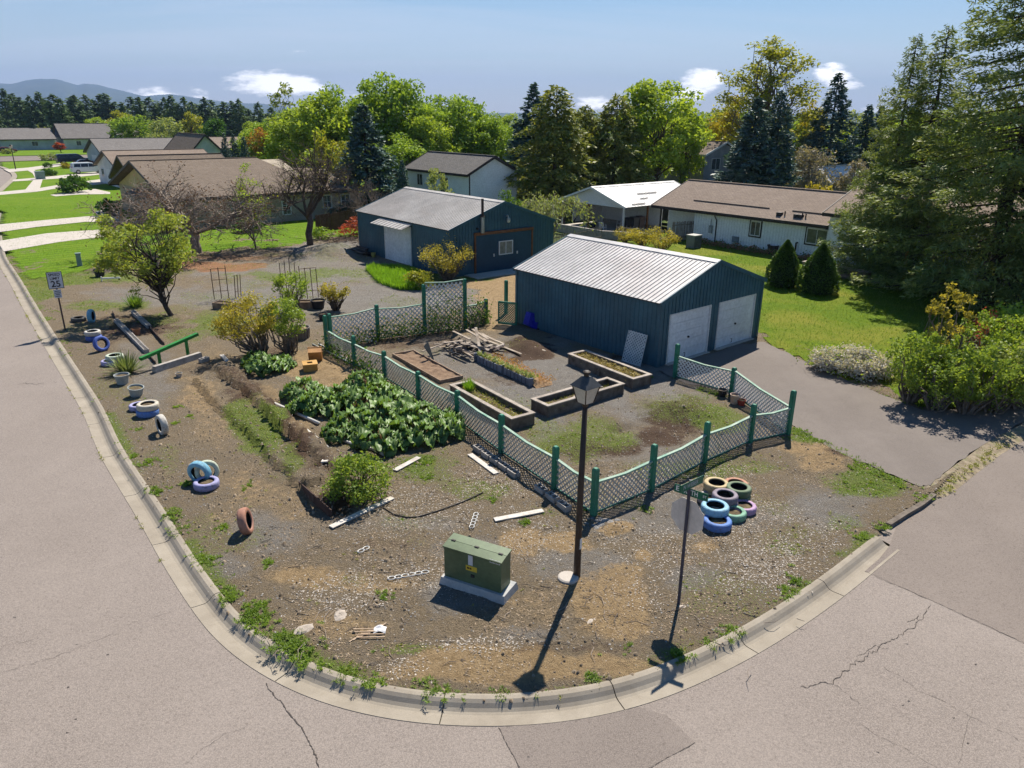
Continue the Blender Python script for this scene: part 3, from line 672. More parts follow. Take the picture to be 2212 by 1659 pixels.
# ================================================================ BUILDINGS
GLASS = None
def glass_mat():
    m, t, out = new_mat('window_glass'); p = pos_node(t); n = noise_n(t, p, 1.7, 3)
    c = mixc(t, ramp(t, n, .35, .65), (.035, .045, .05, 1), (.10, .12, .12, 1)); finish(t, out, c, .08, .6); return m
GLASS = glass_mat()
WHITE = mat('white_paint', (.70, .70, .69), var=.05, scale=1.2, rough=.55, bump=.08, dirt=(.45, .42, .38), dirt_amt=.3)
WHITE_WALL = mat('white_siding', (.76, .79, .82), var=.05, scale=.9, rough=.65, bump=.1, dirt=(.5, .5, .48), dirt_amt=.3)
NAVY = mat('blue_metal_siding', (.036, .105, .150), (.050, .135, .185), scale=.8, rough=.5, spec=.35, bump=.08, dirt=(.085, .12, .135), dirt_amt=.35)
NAVY_T = mat('blue_metal_trim', (.032, .098, .142), (.042, .122, .172), scale=1.0, rough=.45, spec=.4, bump=.05)
ROOFW = mat('white_metal_roof', (.56, .535, .52), (.63, .605, .585), scale=.6, rough=.42, spec=.45, bump=.05, dirt=(.40, .33, .30), dirt_amt=.35, island=.06)
ROOFW2 = mat('aged_metal_roof', (.49, .455, .42), (.56, .53, .495), scale=.6, rough=.5, spec=.4, bump=.05, dirt=(.34, .28, .24), dirt_amt=.4, island=.06)
ROOFC = mat('white_carport_roof', (.62, .61, .60), (.70, .69, .68), scale=.5, rough=.5, bump=.05, dirt=(.42, .38, .35), dirt_amt=.4)
GAP_RIB_SHADE = mat('seam_and_rib_shade', (.06, .06, .065), rough=.9)  # dark door seams; on metal roofs it paints the shadow lines of the ribs
TRIMD = mat('dark_brown_trim', (.035, .028, .028), rough=.6)
WOODR = mat('red_brown_wood', (.16, .065, .028), (.24, .11, .05), scale=3, rough=.8)
TIMBER = mat('weathered_timber', (.115, .090, .072), (.215, .178, .148), scale=3.5, rough=.9, bump=.5, bscale=22)
RIM = mat('weathered_rim', (.31, .262, .222), (.44, .385, .335), scale=3.5, rough=.9, bump=.4, bscale=24)
BOARD = mat('old_board', (.30, .235, .18), (.48, .41, .34), scale=2.4, rough=.9, bump=.4, bscale=26, island=.35)
CONCB = mat('grey_block', (.33, .30, .275), (.45, .42, .39), scale=5, rough=.95, bump=.5, bscale=40)
def shingle(name, c1, c2, k=1.0):
    m, t, out = new_mat(name); tcn = nd(t, 'ShaderNodeTexCoord'); sp = nd(t, 'ShaderNodeSeparateXYZ'); t.links.new(tcn.outputs['Object'], sp.inputs[0])
    cb = nd(t, 'ShaderNodeCombineXYZ'); t.links.new(sp.outputs[1], cb.inputs[0]); t.links.new(mth(t, 'MULTIPLY', sp.outputs[0], 1.06), cb.inputs[1])
    br = nd(t, 'ShaderNodeTexBrick', i_Scale=1.0, i_Mortar_Size=.012, i_Brick_Width=.33, i_Row_Height=.15, i_Bias=0.0); t.links.new(cb.outputs[0], br.inputs[0])
    br.inputs['Color1'].default_value = (*c1, 1); br.inputs['Color2'].default_value = (*c2, 1); br.inputs['Mortar'].default_value = tuple(x * .45 for x in c1) + (1,)
    p = pos_node(t); n = noise_n(t, p, .7, 6, .65); f = noise_n(t, p, 9, 4, .7)
    c = mixc(t, ramp(t, n, .4, .7, 0, .45), br.outputs[0], tuple(x * .7 for x in c1) + (1,)); c = mixc(t, ramp(t, f, .35, .7, 0, .45), c, tuple(x * 1.3 for x in c2) + (1,))
    finish(t, out, c, .95, .12, 0, br.outputs[1], .5, .02); return m
SH_BROWN = shingle('brown_shingles', (.20, .155, .125), (.27, .215, .175))
SH_TAN = shingle('tan_shingles', (.145, .113, .088), (.20, .160, .127))
SH_GREY = shingle('grey_shingles', (.155, .142, .135), (.215, .20, .19))
SH_DARK = shingle('dark_grey_shingles', (.115, .108, .102), (.165, .155, .145))

class House:
    """Gabled block; local x across, y along the ridge, origin at one ground corner."""
    def __init__(s, name, label, cat, F, yaw, W, L, he, hr, group=None):
        s.W, s.L, s.he, s.hr, s.yaw = W, L, he, hr, yaw; s.F = np.array([F[0], F[1]])
        s.ex = np.array([math.cos(yaw), math.sin(yaw)]); s.ey = np.array([-math.sin(yaw), math.cos(yaw)])
        s.root = thing(name, label, cat, (F[0], F[1], 0), yaw, group)
        s.sl = (hr - he) / (W / 2)
    def hit(s, face, u, v, off=0.0):
        d = ray(u, v); o2 = CAM[:2] - s.F
        if face in 'LR':
            x0 = {'L': -off, 'R': s.W + off}[face]; t = (x0 - o2 @ s.ex) / (d[:2] @ s.ex)
        else:
            y0 = {'F': -off, 'B': s.L + off}[face]; t = (y0 - o2 @ s.ey) / (d[:2] @ s.ey)
        p = CAM + d * t; q = p[:2] - s.F
        return (q @ s.ey if face in 'LR' else q @ s.ex), p[2]
    def fb(s, mb, face, s0, s1, z0, z1, d0, d1):
        if face == 'F': mb.box(s0, s1, -d1, -d0, z0, z1)
        elif face == 'B': mb.box(s0, s1, s.L + d0, s.L + d1, z0, z1)
        elif face == 'L': mb.box(-d1, -d0, s0, s1, z0, z1)
        else: mb.box(s.W + d0, s.W + d1, s0, s1, z0, z1)
        return mb
    def part(s, name, m, parent=None, label=None, smooth=False):
        pass
    def solid_wall(s, m, name='wall'):
        W, L, he, hr = s.W, s.L, s.he, s.hr; b = MB()
        P = [(0, 0), (W, 0), (W, he), (W / 2, hr - .06), (0, he)]
        n0 = len(b.v); b.v += [(x, 0, z) for x, z in P] + [(x, L, z) for x, z in P]
        b.f += [(n0, n0 + 1, n0 + 2, n0 + 3, n0 + 4), (n0 + 9, n0 + 8, n0 + 7, n0 + 6, n0 + 5)]
        for i, j in ((0, 1), (1, 2), (4, 0), (2, 3), (3, 4)): b.f.append((n0 + j, n0 + i, n0 + 5 + i, n0 + 5 + j))
        b.m += [0] * 7
        return b.build(name, m, s.root)
    def slab_roof(s, m, ov=.4, og=.3, th=.14, trim=None, hip=0.0, name='roof'):
        W, L, he, hr, sl = s.W, s.L, s.he, s.hr, s.sl
        ze = he - sl * ov + .03; zr = hr + .03
        objs = []
        b = MB()
        y0, y1 = -og, L + og
        for sg in (0, 1):
            xe = -ov if sg == 0 else W + ov; xm = W / 2
            h0 = hip
            P = [(xe, y0, ze), (xe, y1, ze), (xm, y1 - h0, zr), (xm, y0, zr)]
            if sg: P = P[::-1]
            T_ = [(p[0], p[1], p[2] + th) for p in P]
            b.hexa(P[::-1] + T_[::-1])
        if hip:
            b.poly([(-ov, y1, ze + th), (W + ov, y1, ze + th), (W / 2, y1 - hip, zr + th)])
        r = b.build(name, m, s.root)
        if trim:
            for sg in (0, 1):
                xe = -ov - .02 if sg == 0 else W + ov + .02
                c = MB(); c.beam((xe, y0 - .02, ze + .03), (xe, y1 + .02, ze + .03), .05, .24); c.build('fascia', trim, s.root)
                c = MB(); c.beam((xe, y0 - .02, ze + .05), (W / 2, y0 - .02, zr + .05), .05, .24); c.build('rake_trim', trim, s.root)
                if not hip: c = MB(); c.beam((xe, y1 + .02, ze + .05), (W / 2, y1 + .02, zr + .05), .05, .24); c.build('rake_trim', trim, s.root)
            c = MB(); c.beam((W / 2, y0, zr + th + .02), (W / 2, y1 - hip, zr + th + .02), .3, .05); c.build('ridge_cap', m, s.root)
        return r
    def window(s, face, s0, s1, z0, z1, fm=None, cols=2, rows=1, out=.0, fw=.06, gm=None, label=None):
        if s0 > s1: s0, s1 = s1, s0
        if z0 > z1: z0, z1 = z1, z0
        fm = fm or WHITE; b = MB(); d0, d1 = out - .02, out + .055
        s.fb(b, face, s0, s1, z0, z0 + fw, d0, d1); s.fb(b, face, s0, s1, z1 - fw, z1, d0, d1)
        s.fb(b, face, s0, s0 + fw, z0 + fw, z1 - fw, d0, d1); s.fb(b, face, s1 - fw, s1, z0 + fw, z1 - fw, d0, d1)
        o = b.build('window', fm, s.root)
        if label: o['label'] = label
        b = MB(); s.fb(b, face, s0 + fw, s1 - fw, z0 + fw, z1 - fw, d0, out + .015); b.build('pane', gm or GLASS, o)
        b = MB(); any_ = False
        for i in range(1, cols):
            x = s0 + (s1 - s0) * i / cols; s.fb(b, face, x - .02, x + .02, z0 + fw, z1 - fw, out + .015, out + .045); any_ = True
        for i in range(1, rows):
            z = z0 + (z1 - z0) * i / rows; s.fb(b, face, s0 + fw, s1 - fw, z - .015, z + .015, out + .015, out + .042); any_ = True
        if any_: b.build('mullion', fm, o)
        return o
    def box_part(s, name, m, face, s0, s1, z0, z1, d0, d1, label=None):
        b = MB(); s.fb(b, face, min(s0, s1), max(s0, s1), min(z0, z1), max(z0, z1), d0, d1); o = b.build(name, m, s.root)
        if label: o['label'] = label
        return o
    def siding(s, m, pitch=.229, openings=(), skip=''):
        """Ribbed metal panels, one object each; openings: (face, s0, s1, ztop)."""
        W, L, he, hr, sl = s.W, s.L, s.he, s.hr, s.sl
        def panel(h0, h1, w, z0=0.0):
            b = MB(); g = .004
            b.hexa([(g, -.014, z0), (w - g, -.014, z0), (w - g, 0, z0), (g, 0, z0), (g, -.014, h0), (w - g, -.014, h1), (w - g, 0, h1), (g, 0, h0)])
            b.hexa([(g, -.034, z0), (.035, -.034, z0), (.045, -.014, z0), (g, -.014, z0), (g, -.034, h0), (.035, -.034, h0), (.045, -.014, h0), (g, -.014, h0)])
            return b.mesh('siding_panel', m)
        cache = {}
        for face in 'LRFB':
            if face in skip: continue
            length = L if face in 'LR' else W; n = round(length / pitch); w = length / n
            for i in range(n):
                s0 = i * w
                zb = 0.0
                for f, a_, b_, zt in openings:
                    if f == face and s0 + w * .5 > a_ and s0 + w * .5 < b_: zb = zt
                if face in 'LR': h0 = h1 = he
                else:
                    zz = lambda x: he + sl * min(x, W - x) - .02
                    h0, h1 = zz(s0), zz(s0 + w)
                    if face == 'B': h0, h1 = h1, h0
                key = (round(h0, 3), round(h1, 3), round(w, 4), zb)
                if key not in cache: cache[key] = panel(h0, h1, w, zb)
                loc, rz = {'F': ((s0, 0, 0), 0), 'R': ((W, s0, 0), math.pi / 2), 'B': ((s0 + w, L, 0), math.pi), 'L': ((0, s0 + w, 0), -math.pi / 2)}[face]
                ob('siding_panel', cache[key], s.root, loc, (0, 0, rz))
    def metal_roof(s, m, pitch=.229, ov=.14, og=.06, trim=None, capm=None, rib=.026):
        W, L, he, hr, sl = s.W, s.L, s.he, s.hr, s.sl
        ze = he - sl * ov + .05; zr = hr + .05; half = W / 2 + ov
        ang = math.atan2(zr - ze, half); ln = math.hypot(half, zr - ze)
        tot = L + 2 * og; n = round(tot / pitch); w = tot / n; g = .007
        b = MB(); b.box(0, ln, g, w - g, -.012, 0); b.hexa([(0, g, 0), (ln, g, 0), (ln, .05, 0), (0, .05, 0), (0, g + .008, rib), (ln, g + .008, rib), (ln, .035, rib), (0, .035, rib)])
        me = b.mesh('roof_panel', m)
        for i in range(n):
            y = -og + i * w
            ob('roof_panel', me, s.root, (-ov, y, ze), (0, -ang, 0))
            ob('roof_panel', me, s.root, (W + ov, y + w, ze), (0, -ang, math.pi))
        b = MB()
        for sg in (0, 1):
            xe = -ov + .02 if sg == 0 else W + ov - .02
            P = [(xe, -og + .02, ze - .03), (xe, L + og - .02, ze - .03), (W / 2, L + og - .02, zr - .03), (W / 2, -og + .02, zr - .03)]
            if sg: P = P[::-1]
            b.hexa([(p[0], p[1], p[2] - .03) for p in P[::-1]] + P[::-1])
        b.build('rib_shade_sheet', GAP_RIB_SHADE, s.root)  # dark sheet seen through the panel gaps, imitating rib shadows
        b = MB()
        for sg in (-1, 1): b.hexa([(W / 2, -og - .01, zr + .02), (W / 2 + sg * .26, -og - .01, zr + .02 - .26 * math.tan(ang)), (W / 2 + sg * .26, L + og + .01, zr + .02 - .26 * math.tan(ang)), (W / 2, L + og + .01, zr + .02),
                                   (W / 2, -og - .01, zr + .045), (W / 2 + sg * .26, -og - .01, zr + .045 - .26 * math.tan(ang)), (W / 2 + sg * .26, L + og + .01, zr + .045 - .26 * math.tan(ang)), (W / 2, L + og + .01, zr + .045)])
        b.build('ridge_cap', capm or m, s.root)
        if trim:
            for yy in (-og - .035, L + og + .035):
                for xe in (-ov, W + ov):
                    c = MB(); c.beam((xe, yy, ze - .05), (W / 2, yy, zr - .05), .05, .17); c.build('rake_trim', trim, s.root)
            for x in (0, W):
                for y in (0, L):
                    c = MB(); sx = -1 if x == 0 else 1; sy = -1 if y == 0 else 1
                    c.box(min(x - sx * .1, x + sx * .042), max(x - sx * .1, x + sx * .042), min(y + sy * .035, y + sy * .045), max(y + sy * .035, y + sy * .045), 0, he - .02)
                    c.box(min(x + sx * .035, x + sx * .046), max(x + sx * .035, x + sx * .046), min(y - sy * .1, y + sy * .034), max(y - sy * .1, y + sy * .034), 0, he - .02)
                    c.build('corner_trim', trim, s.root)

# ---- 1. near garage with two white doors
DW, DA, DG, DH = 2.798, .577, .597, 2.13
g = House('garage', 'dark blue metal garage with white ribbed roof and two white overhead doors', 'garage', (5.914, 28.583), RAD(40.254), 7.275, 8.879, 2.706, 3.946)
ops = [('F', DA, DA + DW, DH), ('F', DA + DW + DG, DA + 2 * DW + DG, DH)]
b = MB(); W_, L_, he_, hr_ = g.W, g.L, g.he, g.hr
b.box(0, .1, 0, L_, 0, he_); b.box(W_ - .1, W_, 0, L_, 0, he_); b.box(.1, W_ - .1, L_ - .1, L_, 0, he_)
for x0, x1 in ((.1, DA), (DA + DW, DA + DW + DG), (DA + 2 * DW + DG, W_ - .1)): b.box(x0, x1, 0, .1, 0, DH)
b.box(.1, W_ - .1, 0, .1, DH, he_)
for y0 in (0, L_ - .1):
    b.v += [(0, y0, he_), (W_, y0, he_), (W_ / 2, y0, hr_ - .05), (0, y0 + .1, he_), (W_, y0 + .1, he_), (W_ / 2, y0 + .1, hr_ - .05)]; n = len(b.v) - 6
    b.f += [(n, n + 1, n + 2), (n + 5, n + 4, n + 3), (n, n + 3, n + 4, n + 1), (n + 1, n + 4, n + 5, n + 2), (n + 2, n + 5, n + 3, n)]; b.m += [0] * 5
b.build('wall', NAVY, g.root)
g.siding(NAVY, openings=ops)
g.metal_roof(ROOFW, trim=NAVY_T)
DOORW = mat('garage_door_white', (.76, .79, .82), (.82, .84, .86), scale=.7, rough=.5, bump=.04, dirt=(.48, .50, .53), dirt_amt=.35)
for k, x0 in enumerate((DA, DA + DW + DG)):
    b = MB(); b.box(x0, x0 + .05, -.045, .06, 0, DH); b.box(x0 + DW - .05, x0 + DW, -.045, .06, 0, DH); b.box(x0 + .05, x0 + DW - .05, -.045, .06, DH - .05, DH)
    d = b.build('door_frame', WHITE, g.root)
    b = MB(); b.box(x0 + .05, x0 + DW - .05, .05, .07, .0, DH - .05); door = b.build('garage_door', GAP_RIB_SHADE, g.root)
    door['label'] = ['left white overhead door with a dented corner panel', 'right white overhead door set in blue gable wall'][k]
    nrow = 5
    for r in range(nrow):
        z0 = .03 + r * (DH - .09) / nrow; z1 = .03 + (r + 1) * (DH - .09) / nrow
        b = MB(); b.box(x0 + .055, x0 + DW - .055, .02, .05, z0 + .004, z1 - .004)
        for q in range(3): b.box(x0 + .055, x0 + DW - .055, .012, .02, z0 + .03 + q * .13, z0 + .035 + q * .13)
        b.build('door_section', DOORW, door)
    b = MB(); b.tube([(x0 + DW / 2, .02, .95), (x0 + DW / 2, -.04, .95)], .045, 8); b.build('lock', TRIMD, door)
    b = MB(); b.tube([(x0 + DW * .42, .0, .30), (x0 + DW * .42, -.07, .30), (x0 + DW * .42, -.07, .14), (x0 + DW * .42, .0, .12)], .014, 6); b.build('handle', TRIMD, door)
    b = MB(); b.box(x0 - .05, x0 + DW + .05, -.18, .05, -.02, .03); b.build('threshold', PATHC, g.root)

# ---- 2. far workshop
w = House('workshop', 'large dark blue metal workshop with roll-up door and stove pipe', 'workshop', (-3.93, 46.05), RAD(38.77), 8.52, 12.17, 2.96, 4.40)
s0, zt = w.hit('L', 831, 481); s1, _ = w.hit('L', 889, 500); s0, s1 = min(s0, s1), max(s0, s1); RT = 2.62
fs0, _ = w.hit('F', 1026, 560); fs1, _ = w.hit('F', 1145, 540); FT = 2.45
w.solid_wall(NAVY); w.siding(NAVY, openings=[('L', s0, s1, RT)]); w.metal_roof(ROOFW2, trim=NAVY_T)
rd = w.box_part('roll_up_door', DOORW, 'L', s0, s1, 0, RT, .0, .05, 'white roll-up door of horizontal slats')
for r in range(13):
    b = MB(); w.fb(b, 'L', s0 + .07, s1 - .07, .02 + r * .196, .02 + r * .196 + .185, .05, .066); b.build('door_slat', DOORW, rd)
b = MB(); w.fb(b, 'L', s0, s0 + .06, 0, RT, .05, .09); w.fb(b, 'L', s1 - .06, s1, 0, RT, .05, .09); w.fb(b, 'L', s0, s1, RT - .06, RT, .05, .092); b.build('door_frame', WHITE, rd)
aw = MB(); A0, A1 = s0 - .25, s1 + .35
aw.hexa([(-.95, A0, 2.52), (-.95, A1, 2.52), (-.1, A1, 2.80), (-.1, A0, 2.80), (-.95, A0, 2.55), (-.95, A1, 2.55), (-.1, A1, 2.83), (-.1, A0, 2.83)])
awn = aw.build('awning', ROOFW2, w.root)
for i in range(9):
    y = A0 + (A1 - A0) * (i + .05) / 9; b = MB(); b.beam((-.96, y + .1, 2.565), (-.1, y + .1, 2.845), .05, .03); b.build('awning_rib', ROOFW2, awn)
sd_ = w.box_part('sliding_door', NAVY, 'F', fs0, fs1, .05, FT, .04, .10, 'wide dark blue sliding door with a white window')
DARKNAVY = mat('door_navy', (.018, .06, .105), (.024, .072, .125), scale=.8, rough=.5)
b = MB(); w.fb(b, 'F', fs0 + .03, fs1 - .03, .06, FT - .02, .10, .108); b.build('door_skin', DARKNAVY, sd_)
ws0, wz1 = w.hit('F', 1075, 519); ws1, wz0 = w.hit('F', 1105, 545)
win = w.window('F', ws0, ws1, 1.05, 1.95, WHITE, 2, 1, out=.108, gm=mat('curtained_glass', (.22, .22, .20), (.33, .32, .29), scale=5, rough=.25))
win.parent = sd_
for u_ in (1064.6, 1114.7):
    hs, hz_ = w.hit('F', u_, 545); b = MB(); w.fb(b, 'F', hs - .04, hs + .04, 1.0, 1.18, .108, .15); b.build('handle', WHITE, sd_)
b = MB(); w.fb(b, 'F', fs0 - .12, fs1 + .16, FT + .02, FT + .2, .04, .16); b.build('door_track', WOODR, w.root)
for a_ in (fs0 - .1, fs1 + .02): b = MB(); w.fb(b, 'F', a_, a_ + .12, 0, FT + .02, .04, .13); b.build('door_jamb', WOODR, w.root)
PIPE = mat('galvanised_pipe', (.38, .40, .36), (.50, .50, .45), rough=.45, metal=.4); SOOT = mat('sooty_pipe', (.05, .035, .03), rough=.7)
ps, pz = w.hit('F', 1038, 480)
b = MB(); b.tube([(ps, -.22, 2.62), (ps, -.22, 3.65)], .12, 12); pp = b.build('stove_pipe', PIPE, w.root); b = MB(); b.tube([(ps, -.22, 3.65), (ps, -.22, 4.75)], .085, 12); b.tube([(ps, -.22, 3.62), (ps, -.22, 3.68)], .16, 12); b.build('pipe_top', SOOT, pp)
ls, lz = w.hit('F', 1093.6, 474)
b = MB(); b.tube([(ls, 0, lz + .22), (ls, -.18, lz + .26), (ls, -.22, lz + .15)], .05, 8); b.lathe([(.02, .18), (.11, .1), (.13, 0), (.12, -.02)], 14, (ls, -.24, lz)); lt = b.build('yard_light', PIPE, w.root)
b = MB(); b.lathe([(.118, 0), (.125, -.06), (.09, -.16), (.0, -.19)], 14, (ls, -.24, lz)); b.build('light_globe', mat('light_lens', (.55, .60, .52), rough=.2), lt, smooth=True)
ls, lz = w.hit('F', 1032.5, 487); b = MB(); b.tube([(ls - .1, 0, 2.9), (ls - .1, -.15, 2.9)], .07, 10); b.build('yard_light', TRIMD, w.root)
b = MB(); w.fb(b, 'F', 1.0, 7.6, -.04, .05, .05, 1.5); tag(b.build('concrete_apron', PATHC, w.root), 'concrete apron before the sliding door')

# ---- 3. white ranch house
r = House('ranch_house', 'single-storey white ranch house with brown shingle roof behind cone shrubs', 'house', AB(51.0, 26.3), YAW, 9.0, 15.2, 2.6, 4.32)
b = MB(); b.box(0, 9, 0, 11.3, 0, 2.6); b.box(1.6, 9, 11.3, 15.2, 0, 2.6)
for y0 in (0, 15.05):
    b.v += [(0, y0, 2.6), (9, y0, 2.6), (4.5, y0, 4.26), (0, y0 + .15, 2.6), (9, y0 + .15, 2.6), (4.5, y0 + .15, 4.26)]; n = len(b.v) - 6
    b.f += [(n, n + 1, n + 2), (n + 5, n + 4, n + 3), (n, n + 3, n + 4, n + 1), (n + 1, n + 4, n + 5, n + 2), (n + 2, n + 5, n + 3, n)]; b.m += [0] * 5
b.build('wall', WHITE_WALL, r.root)
me_g = MB().box(-.008, 0, -.006, .006, .25, 2.5).mesh('siding_board_joint', mat('siding_joint', (.40, .44, .47), rough=.8))
for i in range(46): ob('siding_joint', me_g, r.root, (0, .12 + i * .244, 0))
r.slab_roof(SH_BROWN, .42, .35, trim=TRIMD)
o3 = lambda x, y: ((1680 + x * .39783) * .72005, (520 + y * .39783) * .72005)
for (x0, y0, x1, y1) in ((1440, 335, 1518, 432), (1862, 388, 2025, 505)):
    a_, za = r.hit('L', *o3(x0, (y0 + y1) / 2)); c_, zc_ = r.hit('L', *o3(x1, (y0 + y1) / 2))
    r.window('L', a_, c_, 1.15, 2.25, WHITE, 2); 
    b = MB(); lo, hi = min(a_, c_), max(a_, c_)
    r.fb(b, 'L', lo - .1, hi + .1, 1.03, 1.13, 0, .05); r.fb(b, 'L', lo - .1, lo - .01, 1.13, 2.3, 0, .05); r.fb(b, 'L', hi + .01, hi + .1, 1.13, 2.3, 0, .05); b.build('window_trim', TRIMD, r.root)
ds, _ = r.hit('L', *o3(1175, 450)); b = MB(); b.tube([(-.4, ds, 2.42), (-.32, ds, 2.25), (-.06, ds, 1.95), (-.06, ds, .15), (-.3, ds, .08)], .045, 6); b.build('downspout', TRIMD, r.root)
b = MB(); r.fb(b, 'L', 0, 11.3, 0, .22, 0, .03); b.build('foundation', CONCB, r.root)
vs_, vz_ = r.hit('L', *o3(1325, 500)); b = MB(); r.fb(b, 'L', vs_ - .28, vs_ + .28, vz_ - .2, vz_ + .25, 0, .12); b.build('wall_vent', mat('vent_grey', (.16, .20, .24), rough=.5), r.root)
vs_, vz_ = r.hit('L', *o3(1135, 470)); b = MB(); r.fb(b, 'L', vs_ - .14, vs_ + .14, .9, 1.5, 0, .16); b.tube([(-.1, vs_, 1.5), (-.1, vs_, 2.0)], .03, 6); b.build('electric_meter', mat('meter_grey', (.30, .32, .33), rough=.5), r.root)
vs_, vz_ = r.hit('L', *o3(1785, 580)); b = MB(); b.tube([(-.05, vs_, 1.1), (-.22, vs_, 1.1), (-.22, vs_, .55)], .06, 8); b.build('dryer_vent', TRIMD, r.root)
b = MB(); b.beam((.1, 14.9, 0), (.1, 14.9, 2.45), .12, .12); b.build('porch_post', TRIMD, r.root)
for (x, y) in ((1668, 248), (1735, 270), (1550, 300)):
    q = G(*o3(x, y), 3.6); lx = (q[:2] - r.F) @ r.ex; ly = (q[:2] - r.F) @ r.ey; lx = min(max(lx, .3), 4.2); z = 2.6 + r.sl * lx + .14
    b = MB(); b.tube([(lx, ly, z - .1), (lx, ly, z + .35)], .05, 8); b.box(lx - .2, lx + .2, ly + .25, ly + .6, z - .1, z + .22); b.build('roof_vent', TRIMD, r.root)
for (x0, y0, x1, y1) in ((900, 222, 1485, 285), (1655, 305, 2040, 345)):
    q0 = G(*o3(x0, y0), 3.1); q1 = G(*o3(x1, y1), 3.1); l0 = (q0[:2] - r.F) @ r.ey; l1 = (q1[:2] - r.F) @ r.ey; lx = 1.0
    b = MB(); b.beam((lx, l0, 2.6 + r.sl * lx + .22), (lx, l1, 2.6 + r.sl * lx + .22), .05, .07); b.build('snow_guard', TRIMD, r.root)
# taller right wing behind the big fir
r2 = House('house_wing', 'taller white wing of the ranch house behind the big fir', 'house', AB(50.7, 12.6), YAW, 10.5, 13.3, 3.5, 5.4)
r2.solid_wall(WHITE_WALL); r2.slab_roof(SH_BROWN, .45, .35, trim=TRIMD)
for (y0, y1, z0, z1) in ((2.2, 4.0, 1.0, 2.3), (7.2, 9.4, .1, 2.2)): r2.window('L', y0, y1, z0, z1, WHITE, 2)

# ---- 4. carport building
cpy = RAD(40 - 90)
c = House('carport', 'open white carport with metal roof and timber posts beside ranch house', 'carport', AB(48.7, 50.9), cpy, 7.6, 11.0, 2.5, 3.78)
b = MB(); W_, L_ = c.W, c.L
b.box(0, .12, 4.2, L_, 0, 2.5); b.box(W_ - .12, W_, 6.2, L_, 0, 2.5); b.box(0.12, W_ - .12, 5.2, 5.35, 0, 2.5); b.box(.12, W_ - .12, L_ - .12, L_, 0, 2.5)
b.build('wall', WHITE_WALL, c.root)
b = MB(); b.v += [(0, .0, 2.42), (W_, 0, 2.42), (W_ / 2, 0, 3.72), (0, .08, 2.42), (W_, .08, 2.42), (W_ / 2, .08, 3.72)]
b.f += [(0, 1, 2), (5, 4, 3), (0, 3, 4, 1), (1, 4, 5, 2), (2, 5, 3, 0)]; b.m += [0] * 5
b.build('gable_board', WHITE, c.root); b = MB(); b.box(0, W_, -.02, .1, 2.3, 2.44); b.build('header_beam', WHITE, c.root)
c.metal_roof(ROOFC, pitch=.45, ov=.4, og=.25, trim=WHITE, rib=.02)
for x in (.15, 3.3, W_ - .12): b = MB(); b.beam((x, .1, 0), (x, .1, 2.4), .14, .14); b.build('post', WOODR if x > 1 else TRIMD, c.root)
b = MB(); b.beam((W_ - .06, 3.2, 0), (W_ - .06, 3.2, 2.4), .14, .14); b.build('post', WOODR, c.root)
b = MB(); b.box(-.3, W_ + .3, -1.3, 5.2, -.1, .03); b.build('slab', PATHC, c.root)
b = MB(); b.box(.12, .2, 1.2, 4.2, .2, 2.0); bd = b.build('barn_gate', WHITE, c.root)
b = MB()
for p, q in (((.22, 1.2, .25), (.22, 4.2, .25)), ((.22, 1.2, 1.95), (.22, 4.2, 1.95)), ((.22, 1.25, .25), (.22, 2.7, 1.95)), ((.22, 4.15, .25), (.22, 2.7, 1.95)), ((.22, 2.7, .25), (.22, 2.7, 1.95))): b.beam(p, q, .05, .1)
b.build('gate_brace', TRIMD, bd)
b = MB(); b.box(.35, W_ - .3, 5.15, 5.2, 0, .35); b.build('wall_base', CONCB, c.root)
for k, (y0, y1) in enumerate(((.9, 2.6), (3.0, 4.0), (3.6, 6.2))):
    x = W_ + .1 - .9 * k; zz = 2.5 + c.sl * (W_ - x) + .12; b = MB(); b.beam((x, y0, zz), (x, y1, zz), .09, .05); b.build('snow_guard', TRIMD, c.root)

# ---- 5. two-storey white house behind the workshop
t2 = House('storey_house', 'tall pale house with dark grey roof behind the workshop', 'house', AB(44.7, 60.2), YAW, 6.2, 11.2, 4.25, 5.75)
t2.solid_wall(WHITE_WALL); t2.slab_roof(SH_DARK, .35, .3, trim=TRIMD)
t2.window('L', 3.6, 4.8, 1.2, 3.7, TRIMD, 2); t2.window('L', 8.2, 9.3, 2.6, 3.8, WHITE, 2)
b = MB(); t2.fb(b, 'F', .02, .14, 0, 4.2, .0, .05); b.build('downspout', TRIMD, t2.root)
b = MB(); b.tube([(4.4, .8, 5.1), (4.4, .8, 5.75)], .06, 8); b.build('roof_vent', WHITE, t2.root)

# ---- 6. tan house on the left (two street gables, long side towards the lot)
TANW = mat('tan_stucco', (.36, .30, .225), (.43, .365, .28), scale=.7, rough=.85, bump=.2)
CREAM = mat('cream_soffit', (.56, .44, .20), (.62, .50, .25), scale=1, rough=.8)
ha = House('tan_house', 'tan house with brown shingle roof and street gables behind the bare tree', 'house', AB(19.3, 87.2), cpy, 18.6, 13.8, 2.7, 5.25)
ha.solid_wall(TANW); ha.slab_roof(SH_TAN, .55, .9, trim=TRIMD, hip=3.5)
def gable_soffit(h, x0, x1, apex, za):
    b = MB(); b.poly([(x0, -.02, 2.75), (x1, -.02, 2.75), (apex, -.02, za)]); 
    b.v += []; return b
for (x0, x1, xa, za) in ((.3, 18.3, 9.3, 5.1),):
    b = MB(); b.v += [(x0, -.06, 2.75), (x1, -.06, 2.75), (xa, -.06, za), (x0, 0, 2.75), (x1, 0, 2.75), (xa, 0, za)]; b.f += [(0, 1, 2), (0, 3, 4, 1), (1, 4, 5, 2), (2, 5, 3, 0)]; b.m += [0] * 4; b.build('gable_panel', CREAM, ha.root)
